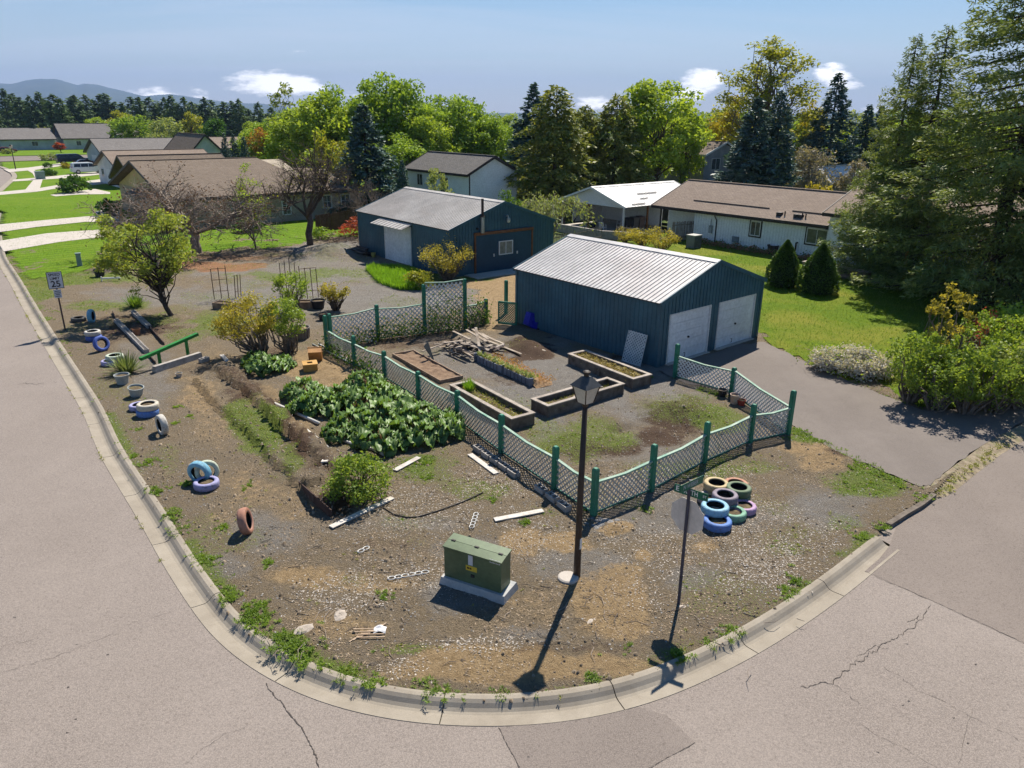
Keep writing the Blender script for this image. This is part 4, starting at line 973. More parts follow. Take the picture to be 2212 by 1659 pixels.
b = MB(); ha.fb(b, 'F', 9.5, 15.5, 0, 2.3, 0, .06); b.build('garage_door', WHITE, ha.root)
b = MB(); b.hexa([(8.5, -1.6, 2.35), (17, -1.6, 2.35), (17, -.0, 2.95), (8.5, -.0, 2.95), (8.5, -1.6, 2.45), (17, -1.6, 2.45), (17, 0, 3.05), (8.5, 0, 3.05)]); b.build('porch_roof', SH_TAN, ha.root)
for (u0, u1, v0, v1, col_, ro) in ((499, 519, 429, 471, 2, 4), (553, 566, 436, 466, 1, 2), (609, 629, 433, 465, 2, 3), (678, 694, 429, 459, 2, 2)):
    a_, zb_ = ha.hit('R', u0, (v0 + v1) / 2); c_, _ = ha.hit('R', u1, (v0 + v1) / 2); _, z1_ = ha.hit('R', (u0 + u1) / 2, v0); _, z0_ = ha.hit('R', (u0 + u1) / 2, v1)
    if 0.3 < min(a_, c_) and max(a_, c_) < 13.6: ha.window('R', a_, c_, max(.6, z0_), min(2.4, z1_), WHITE, col_, ro, fw=.09)
hw = House('tan_house_wing', 'low tan wing with hipped shingle roof behind bare tree beside brown fence', 'house', AB(32.6, 82.5), cpy, 13.6, 4.4, 2.55, 4.25)
hw.solid_wall(TANW); hw.slab_roof(SH_TAN, .5, .4, trim=TRIMD, hip=2.0)
for s_ in (.6, 2.6): hw.window('R', s_, s_ + 1.0, .9, 2.2, WHITE, 2, 2, fw=.08)
hb = House('tan_house_garage', 'tan garage gable nearest the street beyond the first tan gable', 'house', AB(21.6, 97.4), cpy, 10.0, 9.5, 2.7, 5.05)
hb.solid_wall(TANW); hb.slab_roof(SH_TAN, .5, .9, trim=TRIMD)
b = MB(); b.v += [(.3, -.06, 2.75), (9.7, -.06, 2.75), (5, -.06, 4.9), (.3, 0, 2.75), (9.7, 0, 2.75), (5, 0, 4.9)]; b.f += [(0, 1, 2), (0, 3, 4, 1), (1, 4, 5, 2), (2, 5, 3, 0)]; b.m += [0] * 4; b.build('gable_panel', CREAM, hb.root)
b = MB(); hb.fb(b, 'F', 1.5, 8, 0, 2.3, 0, .06); b.build('garage_door', WHITE, hb.root)

# ---- 7. houses further along the left street
PALE = mat('pale_blue_siding', (.40, .46, .52), (.47, .52, .57), scale=.7, rough=.7); OFFW = mat('off_white_siding', (.60, .61, .62), (.68, .68, .67), scale=.7, rough=.7)
NAVG = mat('navy_gable', (.05, .07, .16), (.07, .09, .19), scale=.8, rough=.7); BEIGE = mat('beige_siding', (.46, .38, .28), (.52, .44, .34), scale=.7, rough=.8)
def far_house(name, label, a0, a1, b0, b1, he, hr, along, wall, roof, wins=(), trim=TRIMD, group='houses along the left street', gable=None, door=None):
    if along == 'a': h = House(name, label, 'house', AB(a0, b1), cpy, b1 - b0, a1 - a0, he, hr, group)
    else: h = House(name, label, 'house', AB(a0, b0), YAW, a1 - a0, b1 - b0, he, hr, group)
    h.solid_wall(wall); h.slab_roof(roof, .5, .5, trim=trim)
    for (f, s0_, s1_, z0_, z1_) in wins: h.window(f, s0_, s1_, z0_, z1_, WHITE, 2)
    if gable:
        f, m_ = gable; b = MB(); Wd = h.W
        y0_, y1_ = (-.07, 0) if f == 'F' else (h.L, h.L + .07)
        b.v += [(.3, y0_, he), (Wd - .3, y0_, he), (Wd / 2, y0_, hr - .2), (.3, y1_, he), (Wd - .3, y1_, he), (Wd / 2, y1_, hr - .2)]; b.f += [(0, 1, 2), (5, 4, 3), (0, 3, 4, 1), (1, 4, 5, 2), (2, 5, 3, 0)]; b.m += [0] * 5; b.build('gable_panel', m_, h.root)
    if door: b = MB(); h.fb(b, door[0], door[1], door[2], 0, 2.2, 0, .06); b.build('garage_door', WHITE, h.root)
    return h
far_house('white_gable_house', 'white street gable house just beyond the tan house, minivan in front', 25.2, 38, 112, 125, 2.5, 4.5, 'a', OFFW, SH_BROWN, (('F', 2, 3.5, .9, 2.1),), door=('F', 5, 10.5))
far_house('low_roof_house', 'long low house roof rising behind the white gable house', 32, 48, 152, 166, 2.6, 5.0, 'a', PALE, SH_GREY, door=('F', 4, 9.5))
p0 = G(382, 336, 2.7); p1 = G(512, 338, 2.7); A0_ = p0[:2] @ EX; A1_ = p1[:2] @ EX; B0_ = (p0[:2] @ EY + p1[:2] @ EY) / 2
far_house('pale_blue_house', 'pale blue house with broad gable facing the tan house roof', A0_ + .5, A1_ - .5, B0_, B0_ + 14, 2.7, 2.7 + (338 - 301) / FPX * np.linalg.norm(p0), 'b', PALE, SH_TAN)
far_house('navy_gable_house', 'grey-roofed house with dark navy street gable and red shrub before it', 41.5, 55, 242, 255, 3.0, 6.6, 'a', OFFW, SH_GREY, (('R', 3, 4.2, 1, 2.2), ('R', 9, 11, .2, 2.2)), gable=('F', NAVG))
far_house('navy_gable_house', 'grey-roofed house with navy gable behind the lone dark spruce', 27, 39.5, 243, 256, 2.8, 5.4, 'a', PALE, SH_GREY, (('R', 7, 8.5, 1, 2.2),), gable=('F', NAVG))
far_house('low_grey_house', 'low grey roof with navy gable right of navy-gable house', 53, 68, 228, 240, 2.6, 5.2, 'a', PALE, SH_GREY, gable=('F', NAVG))
far_house('beige_house', 'beige house at far left edge of the street', 11, 25, 247, 262, 2.8, 5.8, 'a', BEIGE, SH_TAN, (('F', 3, 5, 1, 2.2),))
far_house('blue_gable_house', 'pale blue gable house at far left before the pines', 15, 33, 288, 302, 4.2, 9.2, 'b', PALE, SH_GREY, (('F', 7, 9, 1.2, 3),))
far_house('brown_roof_house', 'long brown roof behind the pale blue gable', 56, 78, 170, 182, 2.6, 4.6, 'a', BEIGE, SH_BROWN)
far_house('grey_gable_house', 'small grey gabled house among the far shrubs right of dark round tree', 92, 106, 186, 198, 2.8, 6.2, 'b', OFFW, SH_GREY, (('F', 5, 7, 1, 2.4),))
far_house('small_grey_house', 'small grey roof between the yellow willow and dark round tree', 80, 92, 206, 216, 2.6, 5.2, 'b', OFFW, SH_DARK)

# ---- 8. houses on the right, behind
q0 = G(1676, 395, 2.6); q1 = G(1844, 390, 2.6); aa = (q0[:2] @ EX + q1[:2] @ EX) / 2; bb1 = q0[:2] @ EY; bb0 = q1[:2] @ EY
GREYW = mat('grey_siding', (.27, .28, .29), (.33, .34, .35), scale=.8, rough=.7)
gg = House('grey_garage', 'grey garage with white roof behind the ranch house ridge', 'garage', AB(aa, bb1), cpy, bb1 - bb0, 9.0, 2.6, 2.6 + (392 - 366) / FPX * np.linalg.norm(q0), None)
gg.solid_wall(GREYW); gg.slab_roof(ROOFC, .3, .3, trim=WHITE)
b = MB(); gg.fb(b, 'F', gg.W * .45, gg.W * .85, 0, 2.3, 0, .06); b.build('garage_door', mat('pale_door', (.42, .40, .37)), gg.root)
b = MB(); b.tube([(gg.W * .33, -.15, 0), (gg.W * .33, -.15, 3.6)], .12, 8); b.build('vent_stack', WHITE, gg.root)
q = G(1519, 350, 4.6)
gh = House('grey_storey_house', 'grey two-storey house with tan roof between maple and blue spruce', 'house', AB(88, 70), YAW, 8, 12, 5.2, 6.6)
gh.F = np.array(at(1522, 350, 100)[:2]); gh.root.location = (gh.F[0], gh.F[1], 0)
gh.solid_wall(GREYW); gh.slab_roof(SH_TAN, .4, .4, trim=WHITE)
for (f, a_, c_, z0_, z1_) in (('F', 1.5, 3.4, 3.2, 4.7), ('F', .8, 3.6, .6, 2.0), ('L', 2, 4, 3.2, 4.6), ('L', 6, 8, 3.2, 4.6)): gh.window(f, a_, c_, z0_, z1_, WHITE, 2)
sh = House('small_grey_shed', 'small pale shed peeking out between tall white house and cedar', 'shed', at(1112, 395, 92)[:2], YAW, 4.5, 6, 2.4, 3.4)
sh.solid_wall(OFFW); sh.slab_roof(SH_GREY, .3, .3, trim=TRIMD); sh.window('F', 1.6, 2.8, .9, 1.9, WHITE)
rr = House('far_right_house', 'brown-roofed house half hidden behind the big fir', 'house', AB(70, 2), YAW, 10, 16, 2.7, 5.0)
rr.solid_wall(WHITE_WALL); rr.slab_roof(SH_BROWN, .4, .4, trim=TRIMD)
fr = House('flat_roof_house', 'long grey roof line behind the flowering shrubs', 'house', at(1835, 352, 120)[:2], cpy, 10, 14, 2.6, 4.4)
fr.solid_wall(OFFW); fr.slab_roof(SH_GREY, .4, .4, trim=TRIMD)
# ================================================================ FENCES AND THINGS ON THE LOT
GREEN = mat('green_fence_paint', (.02, .17, .10), (.035, .235, .145), scale=3, rough=.6, bump=.2, dirt=(.10, .20, .14), dirt_amt=.4)
GREENL = mat('faded_green_rail', (.16, .36, .27), (.36, .44, .36), scale=2.5, rough=.7, bump=.2)
LATT = mat('weathered_lattice', (.44, .42, .385), (.56, .54, .50), scale=3, rough=.8, bump=.1, dirt=(.16, .22, .18), dirt_amt=.5)
LATTW = mat('white_lattice', (.66, .67, .67), (.74, .74, .73), scale=3, rough=.6, bump=.1)
LATTG = mat('green_lattice', (.03, .14, .10), (.06, .20, .14), scale=3, rough=.7)
def lattice(mb, p, q, z0a, z1a, z0b, z1b, sp=.165, wd=.04, th=.008, off=0.0):
    """Crossed slats between two posts; bottoms/tops z0a,z1a at p and z0b,z1b at q."""
    p = np.array(p[:2], float); q = np.array(q[:2], float); L = np.linalg.norm(q - p); d = (q - p) / L; n = np.array([-d[1], d[0]])
    def zlo(s): return z0a + (z0b - z0a) * s / L
    def zhi(s): return z1a + (z1b - z1a) * s / L - .06 * math.sin(math.pi * s / L) * (1 if L > 1.2 else 0)
    H = max(z1a, z1b) - min(z0a, z0b)
    for layer, sg in ((0, 1), (1, -1)):
        c = -H if sg > 0 else 0.0
        end = L if sg > 0 else L + H
        base = min(z0a, z0b)
        while c < end:
            pts = []
            for k in range(25):
                s = c + sg * (H * k / 24); z = base + H * k / 24
                if 0 <= s <= L and zlo(s) <= z <= zhi(s): pts.append((s, z))
            if len(pts) > 1:
                o_ = off + (layer * 2 - 1) * th * .5
                A = p + d * pts[0][0] + n * o_; B = p + d * pts[-1][0] + n * o_
                mb.beam((A[0], A[1], pts[0][1]), (B[0], B[1], pts[-1][1]), th, wd)
            c += sp
    return mb
def fence_post(root, p, h, w=.14, m=None):
    b = MB(); b.box(-w / 2, w / 2, -w / 2, w / 2, -.05, h - .02); b.hexa([(-w / 2, -w / 2, h - .02), (w / 2, -w / 2, h - .02), (w / 2, w / 2, h - .02), (-w / 2, w / 2, h - .02), (-w * .35, -w * .35, h + .015), (w * .35, -w * .35, h + .015), (w * .35, w * .35, h + .015), (-w * .35, w * .35, h + .015)])
    o = b.build('post', m or GREEN, root, (p[0], p[1], p[2]), (0, 0, YAW + random.uniform(-.08, .08))); return o
def fence(name, label, posts, panels, loc):
    root = thing(name, label, 'fence', (0, 0, 0))
    for (p, h) in posts: fence_post(root, p, h)
    for (i, j, top, m, rail, zb) in panels:
        p, q = posts[i][0], posts[j][0]
        d = np.array(q[:2]) - np.array(p[:2]); L = np.linalg.norm(d); d = d / L
        A = np.array(p[:2]) + d * .07; B = np.array(q[:2]) - d * .07
        mb = lattice(MB(), A, B, p[2] + zb, p[2] + top, q[2] + zb, q[2] + top, .165 if top < 1.0 else .21, .04 if top < 1.0 else .048)
        o = mb.build('lattice_panel', m, root); o['kind'] = 'stuff'
        # sagging top rail, two chords
        M_ = (A + B) / 2; b = MB(); zt = p[2] + top; zq = q[2] + top; zm = (zt + zq) / 2 - .06
        for (a0, za, a1, z1_) in ((A, zt, M_, zm), (M_, zm, B, zq)): b.beam((a0[0], a0[1], za), (a1[0], a1[1], z1_), .085, .045)
        b.build('rail', rail, root)
        b = MB(); b.beam((A[0], A[1], p[2] + zb + .02), (B[0], B[1], q[2] + zb + .02), .03, .05); b.build('bottom_rail', LATTG, root)
    return root
def FP(u, v): return G(u, v, 0.0) + np.array([0, 0, .0])
low = [(707, 757, 674), (767, 790, 726), (832, 818, 759), (905, 862, 803), (989, 910, 844), (1083, 978, 896), (1198, 1056, 965), (1282, 1112, 1012), (1406, 1061, 961), (1520, 1000, 912.5), (1619, 956, 874), (1701, 938, 842), (1580, 851, 796), (1458, 815, 744)]
P_ = []
for (u, v, vt) in low:
    p = FP(u, v); topz = at(u, vt, p[1])[2]; P_.append((p, min(max(topz, 1.02), 1.5)))
P_[0] = (P_[0][0], 1.55)
pan = [(i, i + 1, .92 if i != 12 else .88, LATT if i < 11 else LATTW, GREENL, .03) for i in range(13)]
fence('lattice_fence', 'low green-posted lattice fence wrapping the garden bed yard to the driveway', P_, pan, None)
back = [(817, 732, 659), (918, 720, 615), (1005, 710, 603), (1050, 697, 646)]
Q_ = [(P_[0][0] + np.array([.17, .1, 0]), 1.6)]
for (u, v, vt) in back:
    p = FP(u, v); Q_.append((p, min(max(at(u, vt, p[1])[2], 1.0), 2.6)))
fence('lattice_fence', 'tall rear lattice fence with two high green posts behind the white flowers', Q_, [(0, 1, 1.45, LATTW, GREENL, .02), (1, 2, 1.4, LATTW, GREENL, .02), (2, 3, 2.4, LATTW, GREENL, .02), (3, 4, 1.1, LATT, GREENL, .02)], None)
# lattice gate beside the garage
ga = FP(1077, 700); gb_ = FP(1115, 704)
gr = thing('lattice_gate', 'green lattice gate standing open beside the garage corner', 'gate', (0, 0, 0))
b = lattice(MB(), ga[:2], gb_[:2], .06, 1.12, .06, 1.12, .12); o = b.build('lattice_panel', LATTG, gr); o['kind'] = 'stuff'
b = MB()
for p, q in (((*ga[:2], .05), (*ga[:2], 1.15)), ((*gb_[:2], .05), (*gb_[:2], 1.15))): b.beam(p, q, .07, .07)
b.beam((*ga[:2], .07), (*gb_[:2], .07), .06, .09); b.beam((*ga[:2], 1.12), (*gb_[:2], 1.12), .06, .09); b.build('gate_frame', GREEN, gr)
gp = FP(1093, 678); fence_post(gr, gp, 1.75)
# loose lattice panel leaning on the garage wall
lp = thing('garden_lattice', 'loose white lattice panel leaning against the blue garage wall', 'lattice', (0, 0, 0))
l0 = G(1343, 779); l1 = G(1386, 788)
dv = np.array([l1[0] - l0[0], l1[1] - l0[1]]); dv /= np.linalg.norm(dv)
b = lattice(MB(), (0, 0), (1.02, 0), 0, 1.32, 0, 1.32, .145, .05, .012)
lo_ = b.build('lattice_slats', LATTW, lp); lo_['kind'] = 'stuff'
wall_dir = -np.array([math.sin(RAD(40.254)), -math.cos(RAD(40.254))])
yaw_w = math.atan2(-wall_dir[1], -wall_dir[0])
b = MB(); b.beam((0, 0, .015), (1.02, 0, .015), .02, .03); b.beam((0, 0, 1.3), (1.02, 0, 1.3), .02, .03); b.beam((0.01, 0, 0), (.01, 0, 1.32), .02, .03); b.beam((1.01, 0, 0), (1.01, 0, 1.32), .02, .03); b.build('edge_strip', LATTW, lp)
lp.location = (l0[0], l0[1], 0.0); lp.rotation_euler = (RAD(-14), 0, yaw_w)

# ---- raised beds (rim seen at pixel corners, height .42)
SOIL = mat('bed_soil', (.085, .058, .038), (.17, .125, .08), scale=5, rough=1, bump=.8, bscale=18, bdist=.05, dirt=(.20, .19, .06), dirt_amt=.5)
def rect_from_px(c, z):
    P = [G(u, v, z)[:2] for u, v in c]; ctr = sum(P) / 4
    e1 = (P[1] - P[0] + P[2] - P[3]) / 2; e2 = (P[3] - P[0] + P[2] - P[1]) / 2
    if np.linalg.norm(e2) > np.linalg.norm(e1): e1, e2 = e2, e1
    L = np.linalg.norm(e1); Wd = np.linalg.norm(e2); return ctr, math.atan2(e1[1], e1[0]), L, Wd
def raised_bed(label, c, h, fill):
    ctr, a, L, Wd = rect_from_px(c, h)
    root = thing('raised_bed', label, 'raised bed', (ctr[0], ctr[1], 0), a, 'weathered timber raised beds')
    t = .045
    for k in range(3):
        z0 = -.02 + k * h / 3; z1 = z0 + h / 3 - .006
        for y in (-Wd / 2, Wd / 2 - t):
            for (x0, x1) in ((-L / 2, -.01), (.01, L / 2)): b = MB(); b.box(x0, x1, y, y + t, z0, z1); b.build('side_board', TIMBER, root)
        for x in (-L / 2 + .002, L / 2 - t - .002): b = MB(); b.box(x, x + t, -Wd / 2 + t, Wd / 2 - t, z0, z1); b.build('end_board', TIMBER, root)
    for x in (-L / 2 - .02, 0 - .04, L / 2 - .06):
        for y in (-Wd / 2 - .028, Wd / 2 + .003): b = MB(); b.box(x, x + .08, y, y + .025, -.02, h - .03); b.build('corner_batten', TIMBER, root)
    for (x0, x1, y0, y1) in ((-L / 2 - .05, L / 2 + .05, -Wd / 2 - .05, -Wd / 2 + .1), (-L / 2 - .05, L / 2 + .05, Wd / 2 - .1, Wd / 2 + .05), (-L / 2 - .05, -L / 2 + .1, -Wd / 2 + .1, Wd / 2 - .1), (L / 2 - .1, L / 2 + .05, -Wd / 2 + .1, Wd / 2 - .1)):
        b = MB(); b.box(x0, x1, y0, y1, h - .02, h + .018); b.build('rim_board', RIM, root)
    nx, ny = 40, 10; gx, gy = np.meshgrid(np.linspace(-L / 2 + t, L / 2 - t, nx), np.linspace(-Wd / 2 + t, Wd / 2 - t, ny)); gz = fill + (fbm(gx * 3 + ctr[0], gy * 3, 4, 12) - .4) * .16
    i = (np.arange(nx - 1)[None, :] + np.arange(ny - 1)[:, None] * nx).ravel(); F = np.stack([i, i + 1, i + 1 + nx, i + nx], -1)
    ob('soil', fast_mesh('soil', np.stack([gx, gy, gz], -1), F, SOIL, True), root)
    return root, ctr, a, L, Wd
t8 = lambda x, y: (1106 + x / 4, 558.8 + y / 4)
t7 = lambda x, y: (553 + x / 4, 558.8 + y / 4)
t6 = lambda x, y: (x / 4, 558.8 + y / 4)
bedA = raised_bed('timber raised bed nearest the garage wall with dry straw in it', [t8(500, 825), t8(630, 787), t8(1195, 1000), t8(1050, 1040)], .42, .24)
bedB = raised_bed('timber raised bed seen behind the lamp head with pale stones in it', [t8(180, 1215), t8(820, 1025), t8(965, 1085), t8(305, 1270)], .42, .2)
bedC = raised_bed('timber raised bed beside the left fence with a grass tuft at one end', [t8(-522, 1095), t8(-357, 1048), t8(180, 1330), t8(5, 1385)], .42, .22)
# low brown frame bed
ctr, a, L, Wd = rect_from_px([t7(1165, 812), t7(1375, 803), t7(1790, 1012), t7(1590, 1062)], .1)
fr_ = thing('low_bed_frame', 'low flat timber frame bed with brown soil inside the fence', 'raised bed', (ctr[0], ctr[1], 0), a)
BRB = mat('brown_board', (.20, .125, .085), (.36, .27, .20), scale=3, rough=.9, bump=.4)
for (x0, x1, y0, y1) in ((-L / 2, L / 2, -Wd / 2, -Wd / 2 + .05), (-L / 2, L / 2, Wd / 2 - .05, Wd / 2), (-L / 2, -L / 2 + .05, -Wd / 2 + .05, Wd / 2 - .05), (L / 2 - .05, L / 2, -Wd / 2 + .05, Wd / 2 - .05)):
    b = MB(); b.box(x0, x1, y0, y1, -.04, .13); b.build('frame_board', BRB, fr_)
gx, gy = np.meshgrid(np.linspace(-L / 2 + .05, L / 2 - .05, 40), np.linspace(-Wd / 2 + .05, Wd / 2 - .05, 14)); gz = .055 + (fbm(gx * 3, gy * 3, 4, 2) - .45) * .12
i = (np.arange(39)[None, :] + np.arange(13)[:, None] * 40).ravel(); ob('soil', fast_mesh('soil', np.stack([gx, gy, gz], -1), np.stack([i, i + 1, i + 41, i + 40], -1), mat('brown_soil', (.16, .10, .065), (.28, .19, .125), scale=4, rough=1, bump=.8, bscale=18, bdist=.05), True), fr_)
def board(name, label, cat, p, q, w=.14, th=.03, m=None, z=.03, group=None, za=None, zb=None):
    A = T(*p); B = T(*q); ctr = (A + B) / 2; d = B - A; L = np.linalg.norm(d[:2])
    za = A[2] + z if za is None else za; zb = B[2] + z if zb is None else zb
    root = bpy.data.objects.new(name, None)
    b = MB(); b.beam((-L / 2, 0, za - ctr[2]), (L / 2, 0, zb - ctr[2]), w, th)
    b2 = b.build(name, m or BOARD, None, (ctr[0], ctr[1], ctr[2]), (0, 0, math.atan2(d[1], d[0])))
    return tag(b2, label, cat, group)
sv = T(*t7(1535, 870)); sp_ = thing('garden_spade', 'thin dark blade stuck upright in the soil behind the low frame bed', 'garden tool', (sv[0], sv[1], sv[2]), .4)
b = MB(); b.hexa([(-.03, -.01, -.05), (.03, -.01, -.05), (.03, .01, -.05), (-.03, .01, -.05), (-.42, -.01, .62), (-.22, -.01, .80), (-.22, .01, .80), (-.42, .01, .62)]); b.build('blade', mat('grey_blade', (.13, .15, .15), rough=.5, metal=.3), sp_)
# grey edging planter with flowers
EDG = mat('grey_plastic_edging', (.13, .15, .20), (.20, .225, .28), scale=3, rough=.6)
A = T(*t7(1900, 885)); B = T(*t8(165, 1105)); d = (B - A)[:2]; L = np.linalg.norm(d); a = math.atan2(d[1], d[0])
ep = thing('flower_edging', 'grey plastic garden edging holding back a low bed of small flowers', 'garden edging', (A[0], A[1], 0), a)
for k in range(2):
    x0 = k * L / 2; b = MB(); b.box(x0 + .07, x0 + L / 2 - .03, -.03, .03, 0, .27); o = b.build('edging_board', EDG, ep)
    for q in range(7): b = MB(); xx = x0 + .12 + q * (L / 2 - .2) / 7; b.box(xx, xx + .012, -.042, -.03, .02, .25); b.build('groove', TRIMD, o)
for k in range(3): b = MB(); b.box(k * L / 2 - .05, k * L / 2 + .05, -.07, .07, 0, .34); b.build('edging_post', EDG, ep)
gx, gy = np.meshgrid(np.linspace(0.05, L + .3, 34), np.linspace(.02, 1.1, 14)); gz = .24 * np.clip(1.05 - (gy / 1.05) ** 2, 0, 1) * np.clip((L + .35 - gx) * 2, 0, 1) + (fbm(gx * 4, gy * 4, 3, 6) - .5) * .08 - .03
i = (np.arange(33)[None, :] + np.arange(13)[:, None] * 34).ravel(); ob('soil', fast_mesh('soil', np.stack([gx, gy, gz], -1), np.stack([i, i + 1, i + 35, i + 34], -1), mat('straw_soil', (.20, .12, .07), (.36, .24, .13), scale=4, rough=1, bump=.8, bscale=20, bdist=.05), True), ep)
# wood pile: every board its own thing part
wp = T(*t7(1840, 800)); pile = thing('wood_pile', 'heap of broken timber boards and old bed frames behind the low bed', 'wood pile', (wp[0], wp[1], wp[2]))
rw = random.Random(3)
DKB = mat('dark_board', (.075, .055, .055), (.14, .11, .10), scale=3, rough=.9)
for k in range(46):
    lay = k // 12; L = rw.uniform(.5, 1.5); ang = rw.choice([2.35, 2.35, .8, .75]) + rw.uniform(-.35, .35)
    x, y = rw.gauss(0, .62), rw.gauss(0, .42); z = .05 + lay * .085 + rw.uniform(-.02, .03)
    b = MB(); M_ = Matrix.Rotation(ang, 3, 'Z') @ Matrix.Rotation(rw.uniform(-.16, .16), 3, 'Y') @ Matrix.Rotation(rw.uniform(-.5, .5), 3, 'X')
    b.rbox((x, y, z), L, rw.uniform(.08, .15), .03, M_); b.build('board', rw.choice([BOARD, BOARD, DKB, RIM, TIMBER]), pile)
for k, (p, q, za, zb) in enumerate([(t7(1705, 690), t7(1850, 790), .35, .5), (t7(1820, 690), t7(1990, 790), .42, .4), (t7(1870, 695), t7(2010, 775), .48, .42), (t7(1900, 730), t7(1945, 860), .75, .06), (t7(1625, 790), t7(1790, 775), .35, .38), (t7(1950, 680), t7(2080, 735), .2, .12), (t7(2010, 700), t7(2140, 755), .14, .12), (t7(1960, 705), t7(2290, 840), .1, .08)]):
    A = T(*p); B = T(*q); b = MB(); b.beam((A[0] - wp[0], A[1] - wp[1], za), (B[0] - wp[0], B[1] - wp[1], zb), .12, .03); b.build('board', BOARD, pile)
for x0, y0 in ((-.75, -.35), (.35, -.35)): b = MB(); b.box(x0, x0 + .7, y0, y0 + .03, 0, .24); b.box(x0, x0 + .03, y0, y0 + .5, 0, .24); b.box(x0 + .67, x0 + .7, y0, y0 + .5, 0, .24); b.build('broken_box', DKB, pile)
board('garden_plank', 'pale plank edging the soil heap by the garage shadow', 'plank', t8(130, 745), t8(290, 805), .1, .04)

# ---- white planks, pipes
WPL = mat('whitewashed_plank', (.52, .48, .43), (.68, .64, .59), scale=5, rough=.8, dirt=(.35, .28, .22), dirt_amt=.5)
for (p, q, l) in [((715, 1141), (848, 1077), 'long white plank lying below the round green bush'), ((853, 1018), (905, 990), 'short white plank lying right of the round green bush'), ((1015, 983), (1072, 1025), 'white plank beside the concrete blocks along the fence'),
                  ((1068, 1125), (1173, 1105), 'white plank lying behind the green transformer box'), ((479, 768), (527, 821), 'pale plank lying left of the small leafy rhubarb clump'), ((700, 1000), (712, 982), 'short pale board scrap near the bush')]:
    board('white_plank', l, 'plank', p, q, .17, .03, WPL, .03, 'whitewashed planks on the bare lot')
PVC = mat('white_pipe', (.62, .61, .58), (.70, .69, .66), scale=4, rough=.5, dirt=(.4, .34, .28), dirt_amt=.5)
def pipe(label, pts, r=.06, m=None, name='white_pipe', cat='pipe', group='white pipes beside the rhubarb'):
    P = [T(*p) for p in pts]; c0 = P[0]; b = MB(); b.tube([tuple(p - c0 + np.array([0, 0, r])) for p in P], r, 8)
    return tag(b.build(name, m or PVC, None, tuple(c0), smooth=True), label, cat, group)
pipe('long white pipe lying left of the big rhubarb patch', [(578, 869), (632, 892), (689, 918)])
pipe('white pipe lying below the long pipe and rhubarb', [(660, 930), (685, 950), (708, 970)], .05)
pipe('white pipe at the lower edge of the rhubarb patch', [(743, 955), (775, 966), (806, 973), (830, 985)], .05)
pipe('thin grey pipe along the foot of the left fence', [t7(490, 745), t7(640, 820), t7(830, 915)], .035, PIPE, 'metal_pipe', 'pipe', None)
pipe('pale pipe running beside the thin grey pipe', [t7(540, 740), t7(700, 825), t7(850, 905)], .03, PVC, 'metal_pipe', 'pipe', None)
HOSE = mat('black_hose', (.03, .025, .022), rough=.6)
pipe('black hose snaking over the dirt behind the transformer', [(828, 1098), (850, 1112), (880, 1119), (905, 1117), (945, 1105), (1000, 1085), (1043, 1065)], .018, HOSE, 'garden_hose', 'hose', None)

# ---- concrete blocks
def block_mesh():
    b = MB(); L, Wd, h = .4, .2, .19
    for y0, y1 in ((-Wd / 2, -Wd / 2 + .03), (Wd / 2 - .03, Wd / 2)): b.box(-L / 2, L / 2, y0, y1, 0, h)
    for x0, x1 in ((-L / 2, -L / 2 + .035), (-.02, .02), (L / 2 - .035, L / 2)): b.box(x0, x1, -Wd / 2 + .03, Wd / 2 - .03, 0, h)
    b.box(-L / 2 + .035, L / 2 - .035, -Wd / 2 + .03, Wd / 2 - .03, 0, .03)
    return b.mesh('concrete_block', CONCB)
BLK = block_mesh()
def block_row(p, q, label, group, n=None):
    A, B = T(*p), T(*q); L = np.linalg.norm((B - A)[:2]); n = n or max(1, int(L / .41)); d = (B - A) / L
    for i in range(n):
        c_ = A + d * (.2 + i * (L - .4) / max(1, n - 1)) if n > 1 else (A + B) / 2
        o = ob('concrete_block', BLK, None, (c_[0], c_[1], c_[2] - .03), (0, 0, math.atan2(d[1], d[0]) + random.uniform(-.03, .03))); tag(o, (ordinal(i) + ' ' + label) if n > 1 else label, 'concrete block', group)
block_row(t6(1005, 545), t6(1270, 815), 'hollow concrete block in the row ending at the green rail', 'block row of the street-side bed')
block_row(t6(1150, 470), t6(1290, 600), 'hollow block of the short row below the leafy young tree', 'block row under the young tree')
block_row((1027, 970), (1118, 1033), 'hollow block of the row along the left lattice fence', 'block row at the left fence')
block_row((1160, 1056), (1228, 1106), 'hollow block of the row nearest the fence corner post', 'block row near the fence corner')
block_row(t6(1720, 905), t6(1810, 870), 'single hollow concrete block at the end of the green rail', 'lone block', 1)
# ---- green sloping rail on two posts, and its kerb stone
GRAIL = mat('bright_green_paint', (.02, .20, .035), (.03, .25, .05), scale=3, rough=.5)
pa, pb = T(*t6(1388, 930)), T(*t6(1628, 850))
gl = thing('green_rail', 'bright green sloping beam on two short posts beside the rhubarb', 'rail', (0, 0, 0))
z1 = at(*t6(1375, 810), pa[1])[2]; z2 = at(*t6(1605, 705), pb[1])[2]
for p, z in ((pa, z1), (pb, z2)): b = MB(); b.beam((p[0], p[1], p[2] - .05), (p[0], p[1], z), .1, .1); b.build('post', GRAIL, gl)
dd = (pb - pa)[:2]; e0 = pa[:2] - dd * .62; e1 = pb[:2] + dd * .44; dz = (z2 - z1)
b = MB(); b.beam((e0[0], e0[1], z1 - dz * .62 + .05), (e1[0], e1[1], z2 + dz * .44 + .05), .16, .12); b.build('beam', GRAIL, gl)
A, B = T(*t6(1335, 985)), T(*t6(1735, 850)); ks = thing('kerb_stone', 'long concrete kerb stone below the bright green rail', 'kerb stone', tuple((A + B) / 2), math.atan2((B - A)[1], (B - A)[0]))
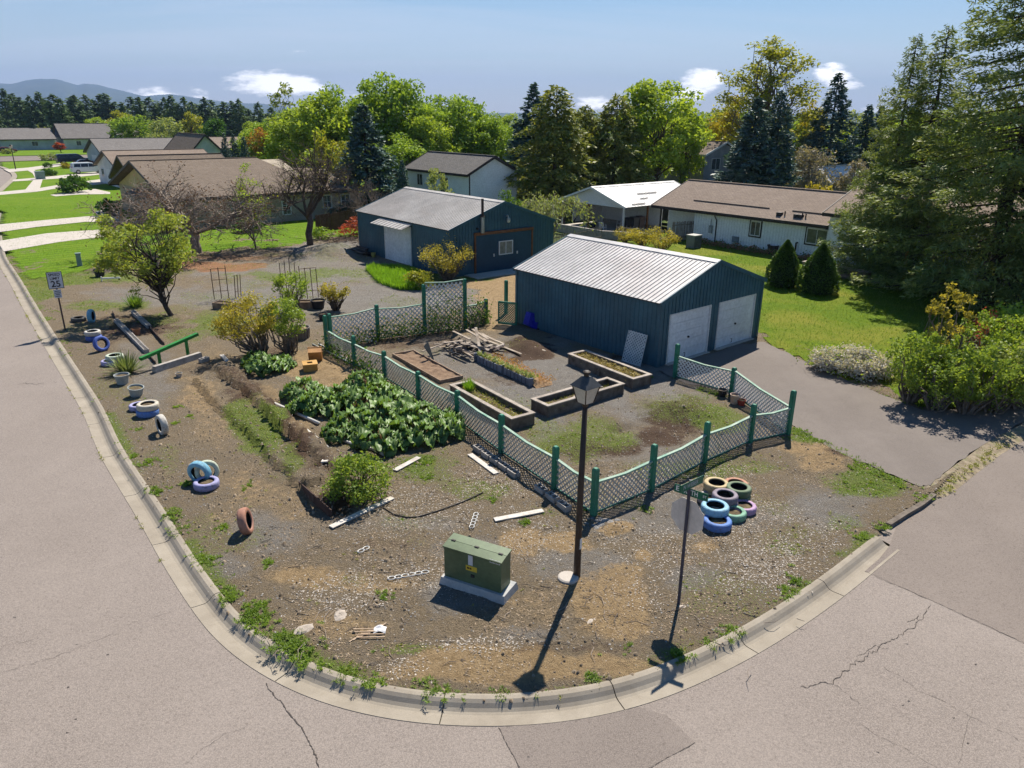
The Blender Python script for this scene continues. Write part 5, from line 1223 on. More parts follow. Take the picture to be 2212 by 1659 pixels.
L = np.linalg.norm((B - A)[:2]); b = MB(); b.hexa([(-L / 2, -.13, -.05), (L / 2, -.13, -.05), (L / 2, .13, -.05), (-L / 2, .13, -.05), (-L / 2, -.09, .24), (L / 2, -.09, .24), (L / 2, .09, .24), (-L / 2, .09, .24)]); b.build('stone', CONCB, ks)

# ---- tyres
def tyre_mesh():
    prof = [(.205, -.075), (.225, -.098), (.27, -.106), (.31, -.096), (.332, -.07), (.338, -.03), (.338, .03), (.332, .07), (.31, .096), (.27, .106), (.225, .098), (.205, .075), (.23, .068), (.29, .06), (.312, .0), (.29, -.06), (.23, -.068)]
    b = MB(); b.lathe(prof, 30, closed=True); b.m = [1 if (i % 17) >= 11 else 0 for i in range(len(b.f))]
    return b
TY = tyre_mesh(); TYIN = mat('tyre_inside', (.028, .026, .025), rough=.85)
_tc = {}
def tyre(u, v, col, label, stand=None, stack=0, sc=1.0, soil=False, tilt=(0, 0), dz=0.0, dark=None, dx=(0, 0)):
    key = col
    if key not in _tc:
        cs = {'black': (.022, .02, .02), 'lightblue': (.16, .42, .58), 'skyblue': (.22, .46, .62), 'blue': (.03, .09, .42), 'brightblue': (.05, .17, .50), 'white': (.52, .49, .44), 'cream': (.56, .50, .40), 'palegreen': (.45, .52, .40), 'lilac': (.30, .29, .52), 'yellow': (.48, .36, .17), 'darkgreen': (.07, .13, .05), 'purple': (.19, .15, .20), 'green': (.13, .34, .22),
              'pink': (.42, .26, .44), 'orange': (.42, .17, .09), 'greylilac': (.30, .26, .27), 'rust': (.36, .15, .09), 'silver': (.5, .5, .48)}[key]
        m, t, out = new_mat('tyre_' + key); p = pos_node(t); n = noise_n(t, p, 9, 6, .7); n2 = noise_n(t, p, 2.5, 4)
        c_ = mixc(t, ramp(t, n, .52, .68, 0, .8 if key != 'black' else .2), (*[x * .82 + .02 for x in cs], 1), (.06, .052, .046, 1)); c_ = mixc(t, ramp(t, n2, .35, .7, 0, .4), c_, tuple(min(1, x * .8 + .16) for x in cs) + (1,))
        tco = nd(t, 'ShaderNodeTexCoord'); w_ = nd(t, 'ShaderNodeTexWave', i_Scale=18.0, i_Distortion=1.5); w_.bands_direction = 'Z'; t.links.new(tco.outputs['Object'], w_.inputs[0])
        finish(t, out, c_, .7, .35, 0, w_.outputs[1], .35, .01); _tc[key] = TY.mesh('tyre', [m, TYIN], True)
    p = T(u, v)
    root = thing('tyre', label, 'tyre', (p[0] + dx[0], p[1] + dx[1], 0), 0, 'painted old tyres on the lot')
    if stand is None:
        z = p[2] + .10 * sc + stack * .205 * sc + dz
        o = ob('tyre_casing', _tc[key], root, (0, 0, z), (tilt[0], tilt[1], random.uniform(0, 3)))
    else:
        z = p[2] + .335 * sc - .05; o = ob('tyre_casing', _tc[key], root, (0, 0, z), (math.pi / 2 + tilt[0], 0, stand))
    o.scale = (sc,) * 3
    if soil:
        b = MB(); b.lathe([(0, .03), (.12, .035), (.2, .01), (.27, -.0)], 16); b.build('soil_fill', SOIL, root, (0, 0, z + .02), smooth=True)
    return root
tyre(*t6(682, 540), 'black', 'plain black tyre lying flat beside the speed sign')
tyre(*t6(797, 545), 'lightblue', 'light blue tyre standing upright next to the flat black tyre', stand=RAD(100))
tyre(*t6(815, 700), 'blue', 'dark blue tyre lying under the blue-and-white one', sc=1.0)
tyre(*t6(815, 700), 'white', 'white tyre with blue paint lying on top of the blue tyre', stack=1, dx=(-.05, .05))
tyre(*t6(885, 790), 'blue', 'dark blue tyre leaning upright below the white and blue stack', stand=RAD(60), tilt=(-.35, 0))
tyre(*t6(950, 915), 'lilac', 'faded lilac tyre lying beneath the pale green one', sc=.95)
tyre(*t6(1000, 905), 'palegreen', 'pale green tyre lying behind the spiky yucca', stack=1, dz=-.03)
tyre(*t6(1280, 1350), 'brightblue', 'bright blue tyre under the cream tyre stack', sc=1.05)
tyre(*t6(1205, 1300), 'lilac', 'lilac tyre lying left of the cream tyre', sc=.95)
tyre(*t6(1290, 1345), 'cream', 'cream tyre lying on top of the bright blue tyre', stack=1, sc=1.05, dz=-.01, soil=True)
tyre(*t6(1410, 1505), 'white', 'weathered white tyre standing upright alone', stand=RAD(134))
tyre(434, 1040, 'lightblue', 'light blue tyre standing upright above the lilac tyre', stand=RAD(-12), tilt=(.1, 0))
tyre(450, 1037, 'palegreen', 'green tyre standing behind the upright light blue tyre', stand=RAD(25), tilt=(-.2, 0), sc=.95)
tyre(447, 1052, 'lilac', 'lilac tyre lying flat before the upright blue tyre', soil=True)
tyre(533, 1148, 'rust', 'rusty orange tyre standing upright alone in the dirt', stand=RAD(98), tilt=(-.2, 0))
o9 = lambda x, y: (1106 + x / 4, 973.5 + y / 4)
tyre(*o9(1770, 655), 'brightblue', 'bright blue tyre planter at the front of the tyre cluster', soil=True, sc=1.06)
tyre(*o9(1745, 590), 'skyblue', 'sky blue tyre lying on the front blue planter', stack=1, sc=1.05, dz=-.02, dx=(0, .02))
tyre(*o9(1905, 575), 'green', 'green tyre planter right of the sky blue tyre', soil=True)
tyre(*o9(2000, 520), 'pink', 'pink-lilac tyre planter at the right of the tyre cluster', soil=True, sc=.95)
tyre(*o9(1845, 505), 'purple', 'dusky purple tyre base in the middle of the cluster', sc=1.0, dx=(0, .1))
tyre(*o9(1845, 505), 'purple', 'dusky purple tyre on top in the middle of the cluster', stack=1, sc=1.0, dx=(-.02, .1))
tyre(*o9(1700, 440), 'greylilac', 'grey-lilac tyre planter at the left of the cluster', soil=True, sc=.9)
tyre(*o9(1755, 385), 'yellow', 'yellow tyre on top at the back left of the cluster', stack=1)
tyre(*o9(1755, 385), 'yellow', 'ochre tyre under the yellow one at the back left')
tyre(*o9(1930, 330), 'orange', 'orange tyre at the very back of the cluster')
tyre(*o9(1955, 440), 'darkgreen', 'dark green tyre at the base of the back right stack', dx=(0, .1))
tyre(*o9(1955, 440), 'darkgreen', 'dark green tyre on top of the back right stack', stack=1, dx=(0, .1))

# ---- pots and buckets
def pot(u, v, label, r=.22, h=.36, m=None, name='plant_pot', cat='plant pot', fill=True, tilt=0.0, soilm=None, taper=.78, group=None):
    p = T(u, v); root = thing(name, label, cat, (p[0], p[1], p[2] - .01), random.uniform(0, 3), group); root.rotation_euler = (tilt, 0, root.rotation_euler[2])
    b = MB(); b.lathe([(0, 0), (r * taper, 0), (r * taper * 1.02, .02), (r, h * .86), (r * 1.09, h * .87), (r * 1.1, h), (r * .99, h), (r * .93, h * .84), (r * .75, .04), (0, .04)], 22); b.build('pot_wall', m, root, smooth=False)
    if fill: b = MB(); b.lathe([(0, h * .84), (r * .5, h * .85), (r * .94, h * .82)], 18); b.build('soil', soilm or SOIL, root)
    return root
GREYP = mat('grey_plastic_pot', (.30, .33, .32), (.37, .40, .39), scale=4, rough=.55); BLACKP = mat('black_plastic_pot', (.025, .025, .03), rough=.5); TERRA = mat('terracotta', (.33, .13, .06), (.42, .19, .10), scale=4, rough=.8)
pot(*t6(1062, 1075), 'grey plastic pot standing before the spiky yucca', .25, .36, GREYP)
pot(*t6(1178, 1180), 'grey plastic pot tilted over below the yucca pot', .25, .34, GREYP, tilt=.14)
pot(*t6(1185, 655), 'terracotta pot between the two concrete block rows', .17, .3, TERRA)
pot(*t6(1548, 1020), 'small grey pot lying by the concrete kerb stone', .12, .16, CONCB)
pot(*t6(865, 150), 'black pot at the lawn edge left of the young tree', .32, .46, BLACKP)
pot(*t7(540, 428), 'black tub by the trellis planter box', .36, .46, BLACKP)
pot(*t7(580, 530), 'small black pot beside the fence corner post', .22, .36, BLACKP)
pot(*t8(1920, 1250), 'white and orange pot at the driveway fence post', .16, .36, mat('white_orange_pot', (.52, .30, .20), (.66, .60, .55), scale=3, rough=.6))
pot(*t8(1980, 1262), 'small red pot beside the white and orange pot', .14, .2, mat('red_pot', (.38, .05, .03), rough=.6))
pot(*t8(1815, 1185), 'black pot in the fence shade near the red pot', .16, .26, BLACKP)
bk = w.hit('L', 820.8, 552); 
bp = w.F - w.ex * .55 + w.ey * (w.hit('L', 822, 560)[0])
pb_ = pot(800, 560, 'yellow bucket beside the white roll-up door', .16, .34, mat('yellow_bucket', (.38, .32, .09), rough=.5), 'bucket', 'bucket'); pb_.location = (bp[0], bp[1], 0)
# half barrel with dry soil
br_ = pot(*t7(385, 680), 'grey half barrel planter full of dry soil', .42, .5, mat('barrel_grey', (.17, .15, .135), (.24, .21, .19), scale=3, rough=.85), 'barrel_planter', 'planter', soilm=mat('dry_soil', (.30, .19, .12), (.38, .26, .18), scale=6, rough=1, bump=.7), taper=.92)
for k in range(18):
    t_ = 2 * math.pi * k / 18; b = MB(); b.beam((.405 * math.cos(t_), .405 * math.sin(t_), .02), (.432 * math.cos(t_), .432 * math.sin(t_), .42), .015, .02); b.build('stave', TIMBER, br_)
# blue tub by garage
BLUEP = mat('blue_plastic', (.02, .02, .36), (.03, .035, .46), scale=3, rough=.4)
bt_ = T(*t8(195, 600)); tb = thing('blue_tub', 'royal blue plastic tubs tumbled against the garage wall', 'tub', (bt_[0], bt_[1], bt_[2]), RAD(35))
def tub(mb, cx, cy, z, l, wd, h, M_):
    for s in (0, 1):
        k = 1 if s == 0 else .93; zb = 0 if s == 0 else .03
        P = [(-l * .4 * k, -wd * .4 * k, zb), (l * .4 * k, -wd * .4 * k, zb), (l * .4 * k, wd * .4 * k, zb), (-l * .4 * k, wd * .4 * k, zb), (-l / 2 * k, -wd / 2 * k, h), (l / 2 * k, -wd / 2 * k, h), (l / 2 * k, wd / 2 * k, h), (-l / 2 * k, wd / 2 * k, h)]
        n = len(mb.v); mb.v += [tuple(M_ @ Vector(p) + Vector((cx, cy, z))) for p in P]
        for f in ((3, 2, 1, 0), (0, 1, 5, 4), (1, 2, 6, 5), (2, 3, 7, 6), (3, 0, 4, 7)): mb.f.append(tuple(n + i for i in (f if s == 0 else f[::-1]))); mb.m.append(0)
b = MB(); tub(b, .2, 0, .02, .8, .55, .36, Matrix.Rotation(.2, 3, 'Z')); b.build('tub', BLUEP, tb)
b = MB(); tub(b, -.35, .15, .5, .75, .5, .34, Matrix.Rotation(1.9, 3, 'Y')); b.build('tub', BLUEP, tb); b = MB(); b.lathe([(.0, .05), (.3, .05), (.33, .0), (.33, .09), (.0, .1)], 16, (.25, -.25, 0)); b.build('dark_base', BLACKP, tb)
# orange boxes
ORG = mat('orange_box', (.46, .20, .06), (.52, .27, .09), scale=3, rough=.6); YEL = mat('ochre_box', (.50, .27, .06), (.56, .33, .10), scale=3, rough=.6)
for (q, m_, l_, rz, tl) in ((t7(470, 960), YEL, 'ochre crate with a square hole in its lid', .35, 0), (t7(515, 890), ORG, 'orange crate tipped on its side behind the ochre crate', .2, -1.1)):
    p = T(*q); cr = thing('crate', l_, 'crate', (p[0], p[1], p[2]), rz); cr.rotation_euler = (tl, 0, rz)
    if tl: cr.location.z += .2
    b = MB(); h, s = .28, .27
    b.box(-s, s, -s, -s + .02, 0, h); b.box(-s, s, s - .02, s, 0, h); b.box(-s, -s + .02, -s + .02, s - .02, 0, h); b.box(s - .02, s, -s + .02, s - .02, 0, h); b.build('crate_wall', m_, cr)
    b = MB(); hh = .1; b.box(-s - .02, s + .02, -s - .02, -hh, h, h + .03); b.box(-s - .02, s + .02, hh, s + .02, h, h + .03); b.box(-s - .02, -hh, -hh, hh, h, h + .03); b.box(hh, s + .02, -hh, hh, h, h + .03); b.build('lid', m_, cr); b = MB(); b.box(-s + .02, s - .02, -s + .02, s - .02, 0, .02); b.build('bottom', m_, cr)

# ---- trellises and planter boxes
RODM = mat('rusty_rod', (.09, .05, .035), (.14, .085, .06), scale=6, rough=.8)
def trellis(u, v, label, wd, h, n, rz, lean=0.0, rungs=3):
    p = T(u, v); root = thing('trellis', label, 'trellis', tuple(p), rz); root.rotation_euler = (lean, 0, rz)
    for i in range(n): x = -wd / 2 + wd * i / (n - 1); b = MB(); b.tube([(x, 0, -.1), (x, 0, h * random.uniform(.9, 1.05))], .022, 5); b.build('rod', RODM, root)
    for k in range(rungs): z = h * (.25 + .7 * k / max(1, rungs - 1)); b = MB(); b.tube([(-wd / 2 - .03, 0, z), (wd / 2 + .03, 0, z + random.uniform(-.03, .03))], .016, 5); b.build('rung', RODM, root)
    return root
trellis(*t6(1915, 345), 'rusty rod trellis in the small planter box left of leggy shrubs', .75, 1.75, 3, .3, 0, 3)
trellis(*t6(2060, 330), 'bundle of thin stakes behind the leggy shrubs', .35, 1.35, 3, .9, .1, 1)
trellis(*t7(290, 300), 'tall thin stakes behind the yellow-green shrub', .8, 1.9, 4, .2, 0, 1)
trellis(*t7(470, 345), 'rusty trellis leaning over the wooden planter box', .9, 1.75, 4, .45, -.1, 2)
def planter(p, q, label):
    A, B = T(*p), T(*q); d = (B - A)[:2]; L = np.linalg.norm(d); root = thing('planter_box', label, 'planter', tuple((A + B) / 2), math.atan2(d[1], d[0]))
    for (x0, x1, y0, y1) in ((-L / 2, L / 2, -.3, -.26), (-L / 2, L / 2, .26, .3), (-L / 2, -L / 2 + .04, -.26, .26), (L / 2 - .04, L / 2, -.26, .26)): b = MB(); b.box(x0, x1, y0, y1, -.02, .34); b.build('side_board', BRB, root)
    b = MB(); b.box(-L / 2 + .04, L / 2 - .04, -.26, .26, 0, .28); b.build('soil', SOIL, root); return root
planter(t6(1870, 420), t6(2010, 440), 'small brown planter box left of the leggy shrubs'); planter(t7(375, 418), t7(500, 420), 'brown wooden planter box with trellis beside the black tub')

# ---- transformer box
xl, xf = G(953, 1258), G(1089, 1302); d = (xf - xl)[:2]; a = math.atan2(d[1], d[0]); XL = np.linalg.norm(d)
XG = mat('utility_green', (.105, .150, .075), (.125, .172, .09), scale=1.5, rough=.45, spec=.4, bump=.04)
xr = thing('transformer_box', 'dark green utility transformer box on a concrete pad at the corner', 'transformer', (xl[0], xl[1], 0), a)
PD = .58
b = MB(); b.hexa([(-.03, -.06, -.05), (XL + .03, -.06, -.05), (XL + .03, PD + .05, -.05), (-.03, PD + .05, -.05), (0, -.0, .15), (XL, .0, .15), (XL, PD, .15), (0, PD, .15)]); b.build('pad', mat('pad_concrete', (.36, .37, .38), (.46, .46, .45), scale=2, rough=.85), xr)
x0, x1, y0, y1, zt = .05, XL - .11, .07, .50, .95
b = MB(); b.hexa([(x0, y0, .15), (x1, y0, .15), (x1, y1, .15), (x0, y1, .15), (x0, y0, zt - .06), (x1, y0, zt - .06), (x1, y1, zt), (x0, y1, zt)]); b.build('cabinet', XG, xr)
b = MB(); ym = .28
b.hexa([(x0 - .02, y0 - .025, zt - .075), (x1 + .02, y0 - .025, zt - .075), (x1 + .02, ym - .006, zt - .03), (x0 - .02, ym - .006, zt - .03), (x0 - .02, y0 - .025, zt - .04), (x1 + .02, y0 - .025, zt - .04), (x1 + .02, ym - .006, zt + .005), (x0 - .02, ym - .006, zt + .005)])
b.build('front_lid', XG, xr)
b = MB(); b.hexa([(x0 - .02, ym + .006, zt - .03), (x1 + .02, ym + .006, zt - .03), (x1 + .02, y1 + .02, zt), (x0 - .02, y1 + .02, zt), (x0 - .02, ym + .006, zt + .005), (x1 + .02, ym + .006, zt + .005), (x1 + .02, y1 + .02, zt + .03), (x0 - .02, y1 + .02, zt + .03)]); b.build('rear_lid', XG, xr)
for x in (x0 + .12, (x0 + x1) / 2, x1 - .12): b = MB(); b.box(x - .05, x + .05, ym - .02, ym + .02, zt + .0, zt + .022); b.build('hinge', TRIMD, xr)
b = MB(); b.box(x0 + .003, x1 - .003, y0 - .004, y0 + .001, .17, zt - .1); b.build('door_sheet', XG, xr)
xm = x0 + (x1 - x0) * .52
b = MB(); b.box(xm - .12, xm - .01, y0 - .009, y0 - .004, .62, .86); b.build('paper_notice', mat('paper_white', (.70, .72, .74), (.62, .64, .70), scale=40, rough=.7), xr)
b = MB(); b.box(xm - .18, xm + .09, y0 - .009, y0 - .004, .48, .60); ys_ = b.build('warning_sticker', mat('sticker_yellow', (.66, .48, .05), rough=.5), xr)
b = MB(); b.box(xm - .15, xm - .09, y0 - .012, y0 - .0095, .52, .56); b.box(xm - .08, xm - .04, y0 - .012, y0 - .0095, .52, .56); b.build('sticker_symbol', mat('sticker_dark', (.08, .02, .01)), ys_)
b = MB(); b.box(xm - .05, xm + .03, y0 - .03, y0 - .004, .34, .40); b.build('latch', TRIMD, xr)
FONT_CACHE = {}
def text_part(txt, size, m, parent, loc, rot, name='lettering', depth=.002, sx=1.0):
    cu = bpy.data.curves.new('t', 'FONT'); cu.body = txt; cu.size = size; cu.extrude = depth; cu.align_x = 'CENTER'; cu.align_y = 'CENTER'; cu.offset = size * .015
    to = bpy.data.objects.new('t', cu); C.objects.link(to); dg = bpy.context.evaluated_depsgraph_get(); me = bpy.data.meshes.new_from_object(to.evaluated_get(dg)); bpy.data.objects.remove(to)
    me.materials.clear(); me.materials.append(m); o = ob(name, me, parent, loc, rot); o.scale = (sx, 1, 1); return o
LBL = mat('label_white', (.72, .72, .70), rough=.5); INK = mat('ink_black', (.012, .012, .016), rough=.5); GRN_S = mat('sign_green', (.005, .13, .07), (.008, .15, .085), scale=4, rough=.4)
b = MB(); b.box(x1 - .27, x1 - .02, y0 - .009, y0 - .004, .84, .92); nb = b.build('number_plate', LBL, xr)
text_part('271616', .085, INK, nb, (x1 - .145, y0 - .011, .88), (math.pi / 2, 0, 0), 'lettering', .001, .8)

# ---- lamp post
lb = T(1242, 1243); LZ = lb[2]
BRZ = mat('bronze_pole', (.045, .030, .022), (.06, .042, .032), scale=3, rough=.5)
lam = thing('lamp_post', 'tall dark bronze street lamp post with lantern head before the fence', 'lamp post', (lb[0] + .04, lb[1], LZ), RAD(40))
lt_top = 4.05
b = MB(); b.tube([(0, 0, -.1), (.0, 0, .3), (.02, .02, 2.0), (.05, .03, lt_top)], [.088, .08, .07, .056], 12); b.build('pole', BRZ, lam, smooth=True)
b = MB(); b.lathe([(0.0, -.02), (.055, -.02), (.075, .06), (.06, .1)], 12, (.05, .03, lt_top)); b.build('collar', BRZ, lam)
hx, hy, hz0 = .05, .03, lt_top + .08
FRO = mat('frosted_panel', (.55, .50, .42), (.62, .57, .48), scale=3, rough=.4)
def frus(mb, r0, r1, z0, z1): mb.hexa([(hx - r0, hy - r0, z0), (hx + r0, hy - r0, z0), (hx + r0, hy + r0, z0), (hx - r0, hy + r0, z0), (hx - r1, hy - r1, z1), (hx + r1, hy - r1, z1), (hx + r1, hy + r1, z1), (hx - r1, hy + r1, z1)]); return mb
frus(MB(), .115, .195, hz0, hz0 + .36).build('lantern_panes', FRO, lam)
b = MB()
for sx_, sy_ in ((-1, -1), (1, -1), (1, 1), (-1, 1)): b.beam((hx + sx_ * .117, hy + sy_ * .117, hz0), (hx + sx_ * .198, hy + sy_ * .198, hz0 + .36), .022, .022)
b.build('lantern_bars', BRZ, lam)
frus(MB(), .235, .07, hz0 + .36, hz0 + .56).build('lantern_roof', mat('lantern_grey', (.055, .06, .065), (.075, .08, .085), scale=3, rough=.45), lam)
b = MB(); b.lathe([(.055, .55), (.055, .62), (.08, .63), (.08, .66), (.045, .68), (0, .685)], 14, (hx, hy, hz0)); b.build('finial', BRZ, lam)
b = MB(); b.box(-.03, .03, -.084, -.078, .72, .98); b.build('pole_sticker', LBL, lam)
dsk = T(1240, 1246); b = MB(); b.lathe([(0, .05), (.2, .05), (.23, .03), (.24, -.05)], 20); tag(b.build('concrete_footing', PATHC, None, (lb[0] - .16, lb[1] - .1, LZ)), 'round pale concrete footing at the foot of the lamp post', 'footing')

# ---- corner sign post with stop sign (seen from behind) and street names
sb = T(1466, 1303)
sg = thing('stop_sign', 'grey back of a stop sign with green street name blades on top', 'sign', tuple(sb), 0)
POLE = mat('sign_pole', (.05, .05, .075), (.07, .07, .10), scale=4, rough=.5)
b = MB(); b.tube([(0, 0, -.2), (-.01, 0, 1.2), (-.02, 0, 2.68)], .035, 8); b.build('pole', POLE, sg)
SGB = mat('sign_back', (.80, .71, .63), (.84, .75, .67), scale=1, rough=.5); RED = mat('sign_red', (.5, .02, .02), rough=.4)
zc_ = 2.07; rot_s = RAD(-38)
R8 = .40
def octo(mb, y0, y1, r):
    P = [(r * math.cos(RAD(22.5 + 45 * k)), r * math.sin(RAD(22.5 + 45 * k))) for k in range(8)]
    n = len(mb.v); mb.v += [(x, y0, z) for x, z in P] + [(x, y1, z) for x, z in P]; mb.f += [tuple(n + i for i in range(8)), tuple(n + 8 + i for i in reversed(range(8)))]; mb.m += [0, 0]
    for i in range(8): j = (i + 1) % 8; mb.f.append((n + j, n + i, n + 8 + i, n + 8 + j)); mb.m.append(0)
    return mb
pl = octo(MB(), .0, .006, R8).build('sign_plate', SGB, sg, (0, .045, zc_), (0, 0, rot_s + RAD(-6)))
octo(MB(), .007, .009, R8 - .012).build('sign_face', RED, pl); text_part('STOP', .3, LBL, pl, (0, .0105, 0), (math.pi / 2, 0, math.pi), 'lettering', .001)
blz = MB(); blz.box(-.36, .36, -.004, .004, -.085, .085); bl1 = blz.build('street_name_blade', GRN_S, sg, (.02, 0, 2.62), (0, 0, RAD(-38)))
text_part('E', .15, LBL, bl1, (-.29, -.0065, .0), (math.pi / 2, 0, 0)); text_part('RATH', .15, LBL, bl1, (.0, -.0065, 0), (math.pi / 2, 0, 0), sx=.78); text_part('ST', .075, LBL, bl1, (.29, -.0065, .0), (math.pi / 2, 0, 0))
blz = MB(); blz.box(-.36, .36, -.004, .004, -.085, .085); bl2 = blz.build('street_name_blade', GRN_S, sg, (.02, 0, 2.81), (0, 0, RAD(40)))
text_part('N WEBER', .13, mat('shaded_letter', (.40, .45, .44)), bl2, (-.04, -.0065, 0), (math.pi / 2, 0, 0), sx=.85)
b = MB(); b.tube([(-.02, 0, 2.66), (-.02, 0, 2.9)], .028, 8); b.build('bracket', POLE, sg)
# ---- speed limit sign
sb = T(141, 713)
ss = thing('speed_sign', 'white speed limit 25 sign on a thin brown post by the kerb', 'sign', tuple(sb), RAD(33))
b = MB(); b.tube([(0, .02, -.2), (0, .02, 2.75)], .035, 8); b.build('post', mat('brown_post', (.07, .045, .04), rough=.7), ss)
b = MB(); b.box(-.31, .31, -.025, -.017, 1.98, 2.76); pl = b.build('sign_plate', mat('sign_white', (.60, .62, .68), (.66, .68, .73), scale=2, rough=.45), ss)
b = MB()
for (x0_, x1_, z0_, z1_) in ((-.31, .31, 2.735, 2.76), (-.31, .31, 1.98, 2.005), (-.31, -.285, 2.005, 2.735), (.285, .31, 2.005, 2.735)): b.box(x0_, x1_, -.029, -.026, z0_, z1_)
b.build('sign_border', INK, pl)
text_part('SPEED', .17, INK, pl, (0, -.029, 2.62), (math.pi / 2, 0, 0)); text_part('LIMIT', .17, INK, pl, (0, -.029, 2.45), (math.pi / 2, 0, 0)); text_part('25', .40, INK, pl, (0, -.029, 2.19), (math.pi / 2, 0, 0))
b = MB(); b.box(-.15, .15, -.025, -.017, 1.55, 1.94); p2 = b.build('sign_plate', mat('sign_white', (1, 1, 1)), ss)
for z_, w_ in ((1.86, .1), (1.78, .12), (1.71, .08), (1.63, .1)): b = MB(); b.box(-w_, w_, -.028, -.0255, z_ - .014, z_ + .014); b.build('sign_text_line', INK, p2)

# ---- scraps of white scalloped edging, broken lattice, stones, rag
def scallop(p, q, label):
    A, B = T(*p), T(*q); L = np.linalg.norm((B - A)[:2]); n = max(2, int(L / .15)); d = (B - A)[:2] / L; root = thing('edging_strip', label, 'garden edging', tuple(A), math.atan2(d[1], d[0]), 'white scalloped edging scraps')
    for i in range(n):
        x = i * .15; b = MB(); pts = [(x + .085 * math.cos(t_), .06 * math.sin(t_), .03) for t_ in np.linspace(0, 2 * math.pi, 13)]; b.tube(pts, .013, 5, False); b.build('loop', PVC, root)
scallop((1028, 1113), (1016, 1150), 'short white looped edging strip behind the transformer'); scallop((846, 1251), (938, 1233), 'long white looped edging strip left of the transformer'); scallop((780, 1192), (795, 1184), 'tiny white looped edging scrap in the leaf litter')
br2 = thing('broken_lattice', 'small broken brown lattice piece lying near the kerb', 'lattice', tuple(T(798, 1372)), .4); p = T(798, 1372)
LB = mat('pale_slat', (.42, .30, .20), (.50, .38, .27), scale=4)
for k in range(7): b = MB(); M_ = Matrix.Rotation(.5, 3, 'Z'); b.rbox((-.25 + k * .08, .02 * k, .03), .36, .022, .012, M_); b.build('slat', LB, br2)
for k in range(4): b = MB(); b.rbox((0, -.12 + k * .09, .045), .55, .022, .012, Matrix.Rotation(-.35, 3, 'Z')); b.build('slat', LB, br2)
rag = T(821, 1363); gx, gy = np.meshgrid(np.linspace(-.12, .12, 10), np.linspace(-.1, .1, 10)); gz = .02 + .12 * fbm(gx * 14, gy * 14, 3, 4) * np.clip(1.2 - (gx ** 2 + gy ** 2) / .018, 0, 1)
i = (np.arange(9)[None, :] + np.arange(9)[:, None] * 10).ravel(); o = ob('crumpled_rag', fast_mesh('rag', np.stack([gx, gy, gz], -1), np.stack([i, i + 1, i + 11, i + 10], -1), mat('rag_white', (.62, .62, .64), rough=.9), True), None, tuple(rag)); tag(o, 'crumpled white rag beside the broken lattice piece', 'rag')
def rock_mesh(seed, m, r=1.0):
    r_ = np.random.default_rng(seed); b = MB(); n = 8
    rows = [(.3, 0), (1, .15), (.95, .5), (.6, .8), (.15, .92)]
    for k in range(n):
        t_ = 2 * math.pi * k / n
        for rr_, z in rows: j = 1 + r_.normal(0, .12); b.v.append((rr_ * j * math.cos(t_), rr_ * j * math.sin(t_), z * (1 + r_.normal(0, .08))))
    for k in range(n):
        k2 = (k + 1) % n
        for j in range(4): b.f.append((k * 5 + j, k2 * 5 + j, k2 * 5 + j + 1, k * 5 + j + 1)); b.m.append(0)
    b.f.append(tuple(k * 5 + 4 for k in range(n))); b.m.append(0)
    return b.mesh('rock', m)
ROCKM = mat('grey_rock', (.16, .16, .165), (.27, .265, .26), scale=6, rough=.9); ROCKP = mat('pale_rock', (.36, .31, .26), (.48, .42, .36), scale=6, rough=.9)
RK = [rock_mesh(k, ROCKM) for k in range(3)]; RP = [rock_mesh(k + 5, ROCKP) for k in range(3)]
rs_ = random.Random(4)
for k in range(14):
    u = 1262 + rs_.gauss(30, 22); v = 1120 + rs_.gauss(6, 6); p = T(u, v); o = ob('stone', rs_.choice(RK), None, (p[0], p[1], p[2] - .02), (0, 0, rs_.uniform(0, 6))); s_ = rs_.uniform(.05, .11); o.scale = (s_, s_ * .8, s_ * .55); tag(o, 'dark stone in the little heap at the fence corner post', 'stone', 'stones at the fence corner')
for k, (u, v, s_, l_) in enumerate([(1308, 1124, .16, 'flat pale stone right of the fence corner post'), (1275, 1342, .1, 'pale stone between lamp shadow and sign post'), (1285, 1338, .07, 'small pale stone beside another near the sign post'), (1475, 1310, .1, 'pale stone by the sign post foot'), (655, 1360, .22, 'flat buried stone by the kerb weeds'), (735, 1330, .2, 'flat grey slab half buried near the kerb'), (1320, 1128, .12, 'pale flat stone chip near the fence corner')]):
    p = T(u, v); o = ob('stone', RP[k % 3], None, (p[0], p[1], p[2] - .02), (0, 0, k)); o.scale = (s_, s_ * .7, s_ * .3); tag(o, l_, 'stone')
lb_ = T(820, 1368)
# dark edging; at the long bed a dark board paints its shaded end face
DEDG = mat('edging_and_bed_shade', (.05, .03, .025), (.09, .055, .045), scale=4, rough=.9)
def edging(pts, label, h=.12):
    P = [T(*p) for p in pts]; c0 = P[0].copy(); b = MB()
    for i in range(len(P) - 1): b.beam(tuple(P[i] - c0 + np.array([0, 0, h * .35])), tuple(P[i + 1] - c0 + np.array([0, 0, h * .35])), .03, h)
    tag(b.build('bed_edge', DEDG, None, tuple(c0)), label, 'garden edging')
edging([(648, 1056), (680, 1085), (716, 1117)], 'shaded raised end of the long bed by the bush, painted as a dark board', .26)
edging([t6(975, 470), t6(1010, 545)], 'dark timber edge at the top of the street-side block row', .16); edging([t6(1290, 600), t6(1420, 745)], 'dark edging continuing the short block row', .14); edging([t6(1290, 850), t6(1345, 910)], 'dark edging below the bright green rail', .14)
